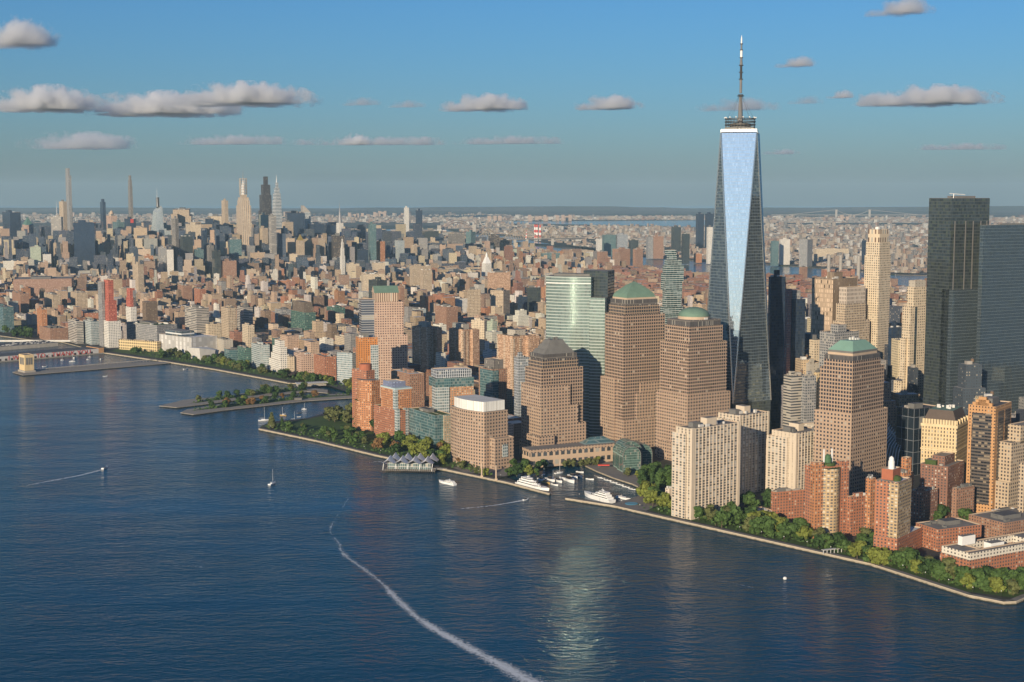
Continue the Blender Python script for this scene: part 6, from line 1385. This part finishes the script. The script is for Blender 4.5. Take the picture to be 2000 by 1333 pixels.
for i in range(60): x = R.uniform(4, 190); y = R.uniform(4, 64); m.box(x, x + 4.4, y, y + 1.9, 6, 7.4)
t = m.build("rooftop_cars", M_roofw, o); t["kind"] = "stuff"
o = thing("ball_field_wall", "long pale wall and light masts above the big pier's car deck", "wall", G(0, 668)); m = MB(); m.box(-60, 170, 0, 1.5, 0, 4); m.build("wall", M_roofw, o)

# ferry terminal with tent roofs
p = G(752, 918, 2); th = D2R(-6); o = thing("ferry_terminal", "floating ferry terminal with white peaked tent roofs on dark piles", "ferry terminal", p, th)
m = MB(); m.box(0, 62, -4, 30, -.2, .9); m.build("float", M_conc, o)
m = MB(); m.box(3, 56, 2, 26, .9, 9, 0, 1); m.build("glass_hall", [facade('terminal_glass', (.5, .5, .48), (.06, .09, .09), wx=2.6, wz=4, fx=.85, fz=.85), M_conc], o)
for row in range(2):
    for k in range(4):
        x0 = -3 + k * 15.5 + row * 3; y0 = -7 + row * 18; m = MB(); n = 6
        def hh(u, v): return 8 + 8.5 * (1 - abs(2 * u - 1)) ** 1.25 * (.45 + .55 * v) + 1.5 * (1 - v)
        for i in range(n):
            for j in range(n):
                q = [(x0 + 15.5 * a / n, y0 + 19 * c / n, hh(a / n, c / n)) for a, c in ((i, j), (i + 1, j), (i + 1, j + 1), (i, j + 1))]; m.face(q, None, 0, True); m.face([(q_[0], q_[1], q_[2] - .35) for q_ in q[::-1]])
        m.build("tent_roof", M_white, o)
for k in range(5): m = MB(); m.tube((-2 + k * 15, -4, 0), (-1 + k * 15, -3, 9), .45, n=5); m.build("leaning_column", M_white, o)
R = random.Random(2)
for i in range(26): m = MB(); x = -3 + i * 2.6; m.tube((x, -6, -2), (x, -6, 2.4), .42, n=6); m.build("fender_pile", M_pile, o)
m = MB(); m.box(56, 75, 8, 13, 0, 1.4); m.build("gangway", M_steel, o)

# breakwater ends and plaza pylons
for lab, x, y, yt in (("left of two slender stone pylons on the quay left of the marina", 941, 933, 905), ("right of two slender stone pylons on the quay left of the marina", 969, 939, 909)):
    p = G(x, y); o = thing("pylon", lab, "pylon", p, group="quay pylons"); h = atY(x, yt, p.y).z - 2.5; m = MB(); m.box(-1.6, 1.6, -1.6, 1.6, 0, 2.5); m.build("base", M_stone, o); m = MB(); m.tube((0, 0, 2.5), (0, 0, h), 1.0, .8, 8); m.build("shaft", M_stone, o)
o = thing("pergola", "long white garden pergola between the trees below the green tank tower", "pergola", G(1608, 1083), D2R(22)); m = MB(); m.box(0, 34, 0, 3.5, 3.4, 3.8); m.build("beam", M_roofw, o)
for i in range(9): m = MB(); m.box(i * 4, i * 4 + .5, 0, .5, 0, 3.4); m.build("post", M_roofw, o)
o = thing("fountain_pool", "small bright blue pool on the terrace by the marina's south corner", "pool", G(1233, 984), 0); m = MB(); m.lathe(0, 0, [(7, 0), (7, .3), (6.6, .3), (0.0, .25)], 20); m.build("basin", simple("blue_pool", (.05, .28, .42), .3), o)
o = thing("awning", "red restaurant awnings at the back of the marina", "awning", G(1168, 915), 0); m = MB(); m.prism([(0, 0), (14, 0), (14, 5), (0, 5)], 3, 4.2, 0, 0, True); m.build("canvas", M_red, o); m = MB(); m.tube((1, 1, 0), (1, 1, 3), .1, n=4); m.build("post", M_steel, o)

# ------------------------------------------------------------------ boats
M_hull = simple("white_gelcoat", (.78, .77, .74), .3, var=.03); M_tint = simple("tinted_windows", (.02, .022, .026), .15, spec=.8); M_navyh = simple("navy_hull", (.03, .05, .10), .35); M_ochre = simple("varnished_hull", (.50, .33, .12), .4); M_sail = simple("sailcloth", (.7, .68, .62), .8)
def hull(m, L_, Bm, z0, z1, bow=.32):
    def sec(t, f): 
        w_ = Bm / 2 * (1 - max(0, (t - (1 - bow)) / bow) ** 1.8) * (f if t < .999 else 1); return w_
    N = 10
    for i in range(N):
        t0, t1 = i / N, (i + 1) / N
        for s in (-1, 1):
            a0, a1 = sec(t0, .8), sec(t1, .8); b0, b1 = sec(t0, 1), sec(t1, 1); zr0 = z1 + (z1 - z0) * .35 * t0 ** 2; zr1 = z1 + (z1 - z0) * .35 * t1 ** 2
            q = [(t0 * L_ * .97, s * a0, z0), (t1 * L_ * .97, s * a1, z0), (t1 * L_, s * b1, zr1), (t0 * L_, s * b0, zr0)]; m.face(q if s < 0 else q[::-1])
        m.face([(t0 * L_, -sec(t0, 1), z1 + (z1 - z0) * .35 * t0 ** 2), (t1 * L_, -sec(t1, 1), z1 + (z1 - z0) * .35 * t1 ** 2), (t1 * L_, sec(t1, 1), z1 + (z1 - z0) * .35 * t1 ** 2), (t0 * L_, sec(t0, 1), z1 + (z1 - z0) * .35 * t0 ** 2)])
    m.face([(0, -Bm * .4, z0), (0, -Bm / 2, z1), (0, Bm / 2, z1), (0, Bm * .4, z0)])
def place(x, y, x2=None, y2=None):
    p = G(x, y, 0)
    if x2 is None: return p, 0, 10
    q = G(x2, y2, 0); d = q - p; return p, math.atan2(d.y, d.x), d.length
def yacht(label, x, y, x2, y2, decks=3, group=None):
    p, a, L_ = place(x, y, x2, y2); o = thing("motor_yacht", label, "yacht", p, a, group); Bm = L_ * .19; h = L_ * .075
    m = MB(); hull(m, L_, Bm, -.5, h); m.build("hull", M_hull, o); z = h
    for k in range(decks):
        x0 = L_ * (.06 + .05 * k); x1 = L_ * (.74 - .12 * k); wd = Bm * (.42 - .05 * k); dh = L_ * .045
        m = MB(); m.prism([(x0, -wd), (x1 - wd, -wd), (x1, 0), (x1 - wd, wd), (x0, wd)], z, z + dh, 0, 0, poly2=[(x0, -wd), (x1 - wd * 1.6, -wd), (x1 - wd * .8, 0), (x1 - wd * 1.6, wd), (x0, wd)]); s_ = m.build("deck_house", M_hull, o)
        m = MB(); m.prism([(x0 + 1, -wd - .05), (x1 - wd * 1.2, -wd - .05), (x1 - .35, 0), (x1 - wd * 1.2, wd + .05), (x0 + 1, wd + .05)], z + dh * .4, z + dh * .75, 0, 0); m.build("window_band", M_tint, s_); z += dh
    m = MB(); m.tube((L_ * .34, 0, z), (L_ * .34, 0, z + L_ * .08), .25, .1, 5); m.box(L_ * .31, L_ * .37, -1, 1, z + L_ * .03, z + L_ * .035); m.build("mast", M_hull, o)
    m = MB(); m.lathe(L_ * .3, 0, [(0, z), (L_ * .012, z + L_ * .012), (L_ * .012, z + L_ * .024), (0, z + L_ * .034)], 8); m.build("radar_dome", M_hull, o)
    return o
def cruiser(label, x, y, x2, y2, mat=None, group=None):
    p, a, L_ = place(x, y, x2, y2); o = thing("motor_boat", label, "motor boat", p, a, group); Bm = L_ * .28; h = L_ * .10
    m = MB(); hull(m, L_, Bm, -.3, h, .45); m.build("hull", mat or M_hull, o); m = MB(); wd = Bm * .32; m.prism([(L_ * .25, -wd), (L_ * .62, -wd * .8), (L_ * .62, wd * .8), (L_ * .25, wd)], h, h * 1.9, 0, 0, poly2=[(L_ * .25, -wd * .9), (L_ * .52, -wd * .7), (L_ * .52, wd * .7), (L_ * .25, wd * .9)]); m.build("cabin", M_tint, o)
    return o
def sailboat(label, x, y, yt, ang, mat=None, L_=None, sail=False, group=None):
    p = G(x, y, 0); h = atY(x, yt, p.y).z; L_ = L_ or h * .8; o = thing("sailboat", label, "sailboat", p, ang, group); Bm = L_ * .3
    m = MB(); hull(m, L_, Bm, -.3, L_ * .09, .55); hb = m.build("hull", mat or M_hull, o); hb.location = (-L_ * .5, 0, 0)
    m = MB(); m.prism([(-L_ * .2, -Bm * .22), (L_ * .15, -Bm * .15), (L_ * .15, Bm * .15), (-L_ * .2, Bm * .22)], L_ * .09, L_ * .15, 0, 0); m.build("cabin", M_hull, o)
    m = MB(); m.tube((L_ * .08, 0, L_ * .1), (L_ * .08, 0, h), .14, .1, 6); m.build("mast", M_hull, o); m = MB(); m.tube((L_ * .08, 0, L_ * .24), (-L_ * .38, 0, L_ * .24), .2, n=5); m.build("boom", M_sail, o)
    m = MB(); m.tube((L_ * .08, 0, h), (L_ * .5, 0, L_ * .12), .05, n=3, cap=False); m.tube((L_ * .08, 0, h), (-L_ * .5, 0, L_ * .1), .05, n=3, cap=False); m.build("stay", M_steel, o)
    return o
yacht("long white three deck yacht moored inside the left breakwater", 1013, 948, 1073, 964, 3)
yacht("large white yacht moored inside the right breakwater, bow pointing left", 1196, 984, 1141, 968, 3)
yacht("white sleek motor yacht right of the large one, near the terrace", 1204, 972, 1232, 978, 1)
o = yacht("white ferry catamaran running just below the tent roofed terminal", 889, 949, 857, 942, 2); o.name = "ferry"; o["category"] = "ferry"
cruiser("small white motor boat with a wake, at far left of the open river", 200, 917, 210, 913); cruiser("small speedboat trailing a wake toward the marina mouth", 1022, 978, 1033, 975.5)
sailboat("lone white sailboat under bare mast in mid river", 532, 946, 917, 1.2)
sailboat("white sloop moored left of the park point's tall conifer", 515, 822, 796, .3); sailboat("yellow hulled sailboat moored behind the park point", 553, 812, 795, 3.0, M_ochre); sailboat("white sailboat moored just behind the lawn of the park point", 574, 822, 804, .2)
sailboat("white sailboat moored near the garden pier, furthest right of its mooring field", 594, 800, 788, .1); cruiser("low grey launch in the mooring field behind the park point", 580, 808, 589, 807, M_steel); cruiser("small white launch in the mooring field behind the park point", 580, 815, 588, 814.5); cruiser("tiny white boat close to the wooded shore behind the park point", 637, 808, 641, 807.6)
for lab, x, y, yt in (("leftmost small sailboat off the lettered pier", 121, 704, 696), ("white sailboat in the middle off the lettered pier", 141, 707, 692), ("small sailboat off the right part of the lettered pier", 171, 703, 696), ("tiny sailboat nearest the lettered pier wall", 175, 698, 691)): sailboat(lab, x, y, yt, .4, group="boats off the lettered pier")
cruiser("white motor boat between the lettered pier and the narrow pier", 144, 700, 151, 698.6); cruiser("white launch right of the yellow ventilation tower", 83, 717, 94, 716); cruiser("small white boat off the right end of the lettered pier", 196, 702, 200, 701); cruiser("slim white boat alone in front of the narrow pier", 201, 736, 210, 735.4); cruiser("pale work boat near the riverside walk", 358, 722, 367, 721)
R = random.Random(8)
for k, (x, y, yt) in enumerate(((1092, 925, 900), (1062, 928, 915), (1080, 934, 918))): sailboat(("tall masted white yacht among the marina berths, the tallest mast there", "small sailboat left of the tallest mast in the marina", "small sailboat just below the tallest mast in the marina")[k], x, y, yt, .6 + .3 * k)
mar = [(1060, 942, 1074, 947), (1068, 936, 1084, 942), (1084, 938, 1098, 944), (1096, 934, 1108, 940), (1104, 936, 1122, 945), (1112, 930, 1128, 936), (1122, 928, 1138, 934), (1126, 922, 1140, 924), (1145, 936, 1160, 938) , (1078, 946, 1090, 950), (1052, 936, 1064, 941)]
names = ["brown decked white", "plain white", "pale grey roofed", "broad white", "long white", "white flybridge", "dark hulled", "blue covered", "small open", "slim white", "older white"]
for k, q in enumerate(mar): cruiser(f"{names[k]} motor boat berthed on the marina's left side", *q, mat=M_navyh if k in (6,) else (M_ochre if k == 0 else None), group="berthed boats, left side of the marina")
for k in range(12):
    t = k / 11; x = 1168 + 66 * t; y = 932 + 24 * t + (0 if k % 2 else 1); cruiser(f"small white dinghy at the curved marina pontoon, {ORD(k)} from the left", x, y, x + 8, y + 1.6, group="dinghies along the curved pontoon")
pier("pontoon", "curved floating pontoon on the right side of the marina", [(1160, 929), (1200, 941), (1242, 957), (1243, 955.4), (1201, 939.2), (1161, 927.4)], z=.6, posts=False)
p = G(1533, 1132, 0); o = thing("buoy", "round white mooring buoy in the open water at lower right", "buoy", p); m = MB(); m.lathe(0, 0, [(0, -.5), (1.5, .2), (1.7, 1.0), (1.1, 2.0), (0, 2.4)], 12); m.build("float_body", M_white, o)
# wakes
def foam_mat():
    m, nt, b = nm("foam"); pos = geo_pos(nt); uv = nt.nodes.new("ShaderNodeUVMap").outputs[0]; sx = nt.nodes.new("ShaderNodeSeparateXYZ"); L(nt, uv, sx.inputs[0])
    e = math_n(nt, 'SUBTRACT', 1.0, math_n(nt, 'ABSOLUTE', sx.outputs[0])); n = noise_n(nt, pos, .35, 8, .82); n2 = noise_n(nt, pos, .03, 3, .6)
    a = math_n(nt, 'ADD', math_n(nt, 'MULTIPLY', e, .5), math_n(nt, 'ADD', math_n(nt, 'MULTIPLY', n, 1.5), math_n(nt, 'MULTIPLY', n2, .5)))
    a = math_n(nt, 'MULTIPLY', math_n(nt, 'SUBTRACT', math_n(nt, 'ADD', a, math_n(nt, 'MULTIPLY', sx.outputs[1], .45)), 1.55), 3.4); n_ = nt.nodes.new("ShaderNodeClamp"); L(nt, a, n_.inputs[0])
    L(nt, math_n(nt, 'MULTIPLY', n_.outputs[0], .75), b.inputs["Alpha"]); b.inputs["Base Color"].default_value = (.80, .82, .82, 1); b.inputs["Roughness"].default_value = .9; return m
M_foam = foam_mat()
def wake(label, pts, s0=0.0, s1=1.0):
    """pts: (photo x, photo y, half width in metres); foam gets stronger along the path"""
    Q = [(G(x, y, .06), w_) for x, y, w_ in pts]; fine = []
    for i in range(len(Q) - 1):
        for k in range(8):
            t = k / 8; p0 = Q[max(i - 1, 0)][0]; p1 = Q[i][0]; p2 = Q[i + 1][0]; p3 = Q[min(i + 2, len(Q) - 1)][0]
            p = .5 * ((2 * p1) + (p2 - p0) * t + (2 * p0 - 5 * p1 + 4 * p2 - p3) * t * t + (3 * p1 - p0 - 3 * p2 + p3) * t ** 3); fine.append((p, Q[i][1] * (1 - t) + Q[i + 1][1] * t))
    fine.append(Q[-1]); m = MB(); N = len(fine)
    def fr(i): d = (fine[min(i + 1, N - 1)][0] - fine[max(i - 1, 0)][0]).normalized(); n = Vector((-d.y, d.x, 0)); return fine[i][0] - n * fine[i][1], fine[i][0], fine[i][0] + n * fine[i][1]
    for i in range(N - 1):
        a = fr(i); c = fr(i + 1); v0 = s0 + (s1 - s0) * i / N; v1 = s0 + (s1 - s0) * (i + 1) / N
        for k in (0, 1): m.face([a[k], a[k + 1], c[k + 1], c[k]], [(k - 1, v0), (k, v0), (k, v1), (k - 1, v1)])
    tag(m.build("wake", M_foam), label, "wake", kind="stuff")
wake("long white boat wake curving up the river from the bottom edge", [(680, 975, 6), (664, 1000, 6), (645, 1035, 7), (662, 1062, 7), (672, 1083, 7), (715, 1115, 8), (750, 1143, 8), (770, 1165, 8), (820, 1210, 8), (900, 1258, 9), (980, 1300, 10), (1060, 1345, 12)], 0.10, 1.05)
wake("short wake behind the small motor boat at far left", [(20, 955, 10), (80, 943, 9), (150, 930, 7), (198, 918, 4)], .1, 1.0)
wake("thin wake behind the speedboat off the marina mouth", [(900, 994, 6), (960, 988, 5), (1026, 977, 3)], .3, 1.1)
wake("faint foam streak in open water at left", [(120, 1015, 4), (165, 1023, 4), (190, 1020, 3)], .1, .3); wake("faint foam streak right of the sunlit water patches", [(1360, 1133, 4), (1420, 1137, 4), (1470, 1148, 4)], .1, .3); wake("churned foam off the tent roofed terminal", [(715, 905, 5), (740, 902, 6), (756, 906, 5)], .3, .6)
wake("broken foam line in the lower left water", [(330, 1104, 3), (365, 1106, 4), (395, 1108, 3)], .1, .35)

# lamp posts along the promenades
def lamps(where, pts, n):
    P = [G(x, y).to_2d() for x, y in pts]; Ls = [(P[i + 1] - P[i]).length for i in range(len(P) - 1)]; T = sum(Ls); proto = None
    for k in range(n):
        s = T * (k + .5) / n; i = 0
        while s > Ls[i]: s -= Ls[i]; i += 1
        q = P[i].lerp(P[i + 1], s / Ls[i]); d = (P[i + 1] - P[i]).normalized(); nn = Vector((-d.y, d.x)); nn = nn if nn.y > 0 else -nn; q = q + nn * 7.5
        if proto is None:
            o = thing("street_lamp", None, "street lamp", (0, 0, 0), 0, "lamps along the " + where); m = MB(); m.tube((0, 0, 0), (0, 0, 5), .14, .09, 5); m.build("post", M_dsteel, o); m = MB(); m.lathe(0, 0, [(0, 5), (.35, 5.2), (.35, 5.7), (0, 6)], 6); m.build("lamp_head", M_white, o); proto = o
        else: o = copy_tree(proto)
        o.location = (q.x, q.y, 2.51); o["label"] = f"thin dark lamp post on the {where}, {ORD(k)} one counted from the left"
lamps("south promenade", [(1104, 974), (1200, 989), (1300, 1012), (1500, 1057), (1700, 1102), (1800, 1134), (1890, 1163), (1985, 1176)], 20)
lamps("park promenade", [(505, 838), (620, 862), (735, 890), (870, 918), (990, 943)], 14)
# ------------------------------------------------------------------ clouds
HAZE = 2.4e-5
def cloud_mat(name, seed, dens):
    m = bpy.data.materials.new(name); m.use_nodes = True; nt = m.node_tree
    nt.nodes.remove(nt.nodes["Principled BSDF"])
    pv = nt.nodes.new("ShaderNodeVolumePrincipled"); pv.inputs["Color"].default_value = (.99, .99, .99, 1)
    pv.inputs["Anisotropy"].default_value = .3
    tc = nt.nodes.new("ShaderNodeTexCoord"); ob = tc.outputs["Object"]
    n = noise_n(nt, ob, .0068, 7, .70); 
    sx = nt.nodes.new("ShaderNodeSeparateXYZ"); L(nt, tc.outputs["Generated"], sx.inputs[0])
    # puffs rise from a flat base: density falls off towards the rim of the body
    def c1(k): return math_n(nt, 'SUBTRACT', math_n(nt, 'MULTIPLY', sx.outputs[k], 2), 1)
    gx, gy = c1(0), c1(1); gz = sx.outputs[2]
    r2 = math_n(nt, 'ADD', math_n(nt, 'MULTIPLY', gx, gx), math_n(nt, 'MULTIPLY', gy, gy))
    body = math_n(nt, 'SUBTRACT', 1.0, math_n(nt, 'ADD', math_n(nt, 'MULTIPLY', r2, .95), math_n(nt, 'MULTIPLY', math_n(nt, 'MULTIPLY', gz, gz), .8)))
    low = noise_n(nt, ob, .0016, 2, .5)
    d = math_n(nt, 'ADD', math_n(nt, 'MULTIPLY', body, .62), math_n(nt, 'ADD', math_n(nt, 'MULTIPLY', n, 1.9), math_n(nt, 'MULTIPLY', low, 1.35)))
    d = math_n(nt, 'MULTIPLY', math_n(nt, 'MAXIMUM', math_n(nt, 'SUBTRACT', d, 1.92), 0.0), dens)
    base = math_n(nt, 'MULTIPLY', gz, 14.0); base = math_n(nt, 'MINIMUM', base, 1.0)
    L(nt, math_n(nt, 'MULTIPLY', d, base), pv.inputs["Density"])
    L(nt, pv.outputs[0], nt.nodes["Material Output"].inputs["Volume"])
    return m
M_cloud = cloud_mat("cloud_vapour", 0, .06); M_thin = cloud_mat("thin_cloud_vapour", 0, .014)
CL = [  # left px, right px, base py, top py, label, thin
 (-60, 130, 94, 30, "puffy white cloud with grey base in the upper left corner of the sky", 0),
 (-30, 210, 218, 165, "long grey cloud at the left edge above the supertall towers", 0),
 (150, 470, 226, 178, "broad grey cloud bank left of the observation tower wrapped in scaffolding", 0),
 (330, 620, 206, 160, "bright topped cloud at the right end of the long grey bank", 0),
 (660, 745, 207, 188, "small flat cloud between the long grey bank and the middle of the sky", 1),
 (750, 832, 211, 194, "thin pale cloudlet just right of another small flat one", 1),
 (855, 1035, 217, 182, "white cloud with a trailing right end near the middle of the sky", 0),
 (1120, 1255, 215, 183, "single oval white cloud left of the glass tower's mast", 0),
 (1365, 1515, 217, 190, "faint cloud behind the foot of the mast", 1),
 (1510, 1597, 132, 106, "small cloud high to the right of the mast", 0),
 (1535, 1605, 204, 183, "small round cloud just right of the mast foot", 1),
 (1612, 1670, 193, 170, "small bright cloud at the left end of the right hand bank", 0),
 (1670, 1945, 206, 166, "long lumpy cloud bank on the right", 0),
 (1684, 1820, 31, -12, "bright white cloud cut by the top edge of the sky", 0),
 (50, 262, 292, 256, "low grey cloud streak above the left skyline", 1),
 (340, 560, 283, 262, "low thin streak of cloud over the tower wrapped in scaffolding", 1),
 (575, 900, 284, 266, "low cloud streak with one bright puff in its middle", 1),
 (662, 730, 284, 258, "bright puff sitting on the low streak left of centre", 0),
 (880, 1100, 282, 264, "faint low streak trailing right of the bright puff", 1),
 (1780, 1960, 293, 278, "faint low streak above the dark glass tower at right", 1),
 (1490, 1560, 302, 290, "tiny faint streak right of the tall glass tower", 1)]
for i, (xa, xb, yb, yt, lab, thin) in enumerate(CL):
    zb = 1300.0
    el = math.atan2(-ray((xa + xb) / 2, yb).z, ray((xa + xb) / 2, yb).y)
    D = (zb - CAMH) / math.tan(-el); D = min(D, 33000)
    zb = atY((xa + xb) / 2, yb, D).z
    A = atY(xa, yb, D); B = atY(xb, yb, D); T = atY((xa + xb) / 2, yt, D)
    hw = (B.x - A.x) / 2 * 1.1; hz = (T.z - zb) * 1.02; hy = min(hw, hz * 3.2); hw *= 1.08 if thin else 1
    mb = MB(); n = 20
    prof = [(0.0001, 0), (.9, 0.0), (1.0, .12), (1, .35), (.86, .65), (.6, .9), (.25, 1.0), (0.0, 1.0)]
    for k in range(len(prof) - 1):
        (r0, z0), (r1, z1) = prof[k], prof[k + 1]
        for a in range(n):
            t0 = 2 * math.pi * a / n; t1 = 2 * math.pi * (a + 1) / n
            Q = [(r0 * hw * math.cos(t0), r0 * hy * math.sin(t0), z0 * hz), (r0 * hw * math.cos(t1), r0 * hy * math.sin(t1), z0 * hz),
                 (r1 * hw * math.cos(t1), r1 * hy * math.sin(t1), z1 * hz), (r1 * hw * math.cos(t0), r1 * hy * math.sin(t0), z1 * hz)]
            if r1 == 0: Q.pop()
            mb.face(Q)
    o = mb.build("cloud", M_thin if thin else M_cloud); o.location = ((A.x + B.x) / 2, D, zb)
    tag(o, lab, "cloud", "clouds in the evening sky")
# ------------------------------------------------------------------ haze
m = bpy.data.materials.new("haze_air"); m.use_nodes = True; nt = m.node_tree
nt.nodes.remove(nt.nodes["Principled BSDF"])
pv = nt.nodes.new("ShaderNodeVolumePrincipled"); pv.inputs["Color"].default_value = (.55, .78, .90, 1)
pv.inputs["Density"].default_value = HAZE; pv.inputs["Anisotropy"].default_value = 0.0
nt.links.new(pv.outputs[0], nt.nodes["Material Output"].inputs["Volume"])
b = MB(); b.box(-46000, 46000, -31000, 41000, -4, 640, 0, 0, True)
o = b.build("haze", m); tag(o, kind="stuff")
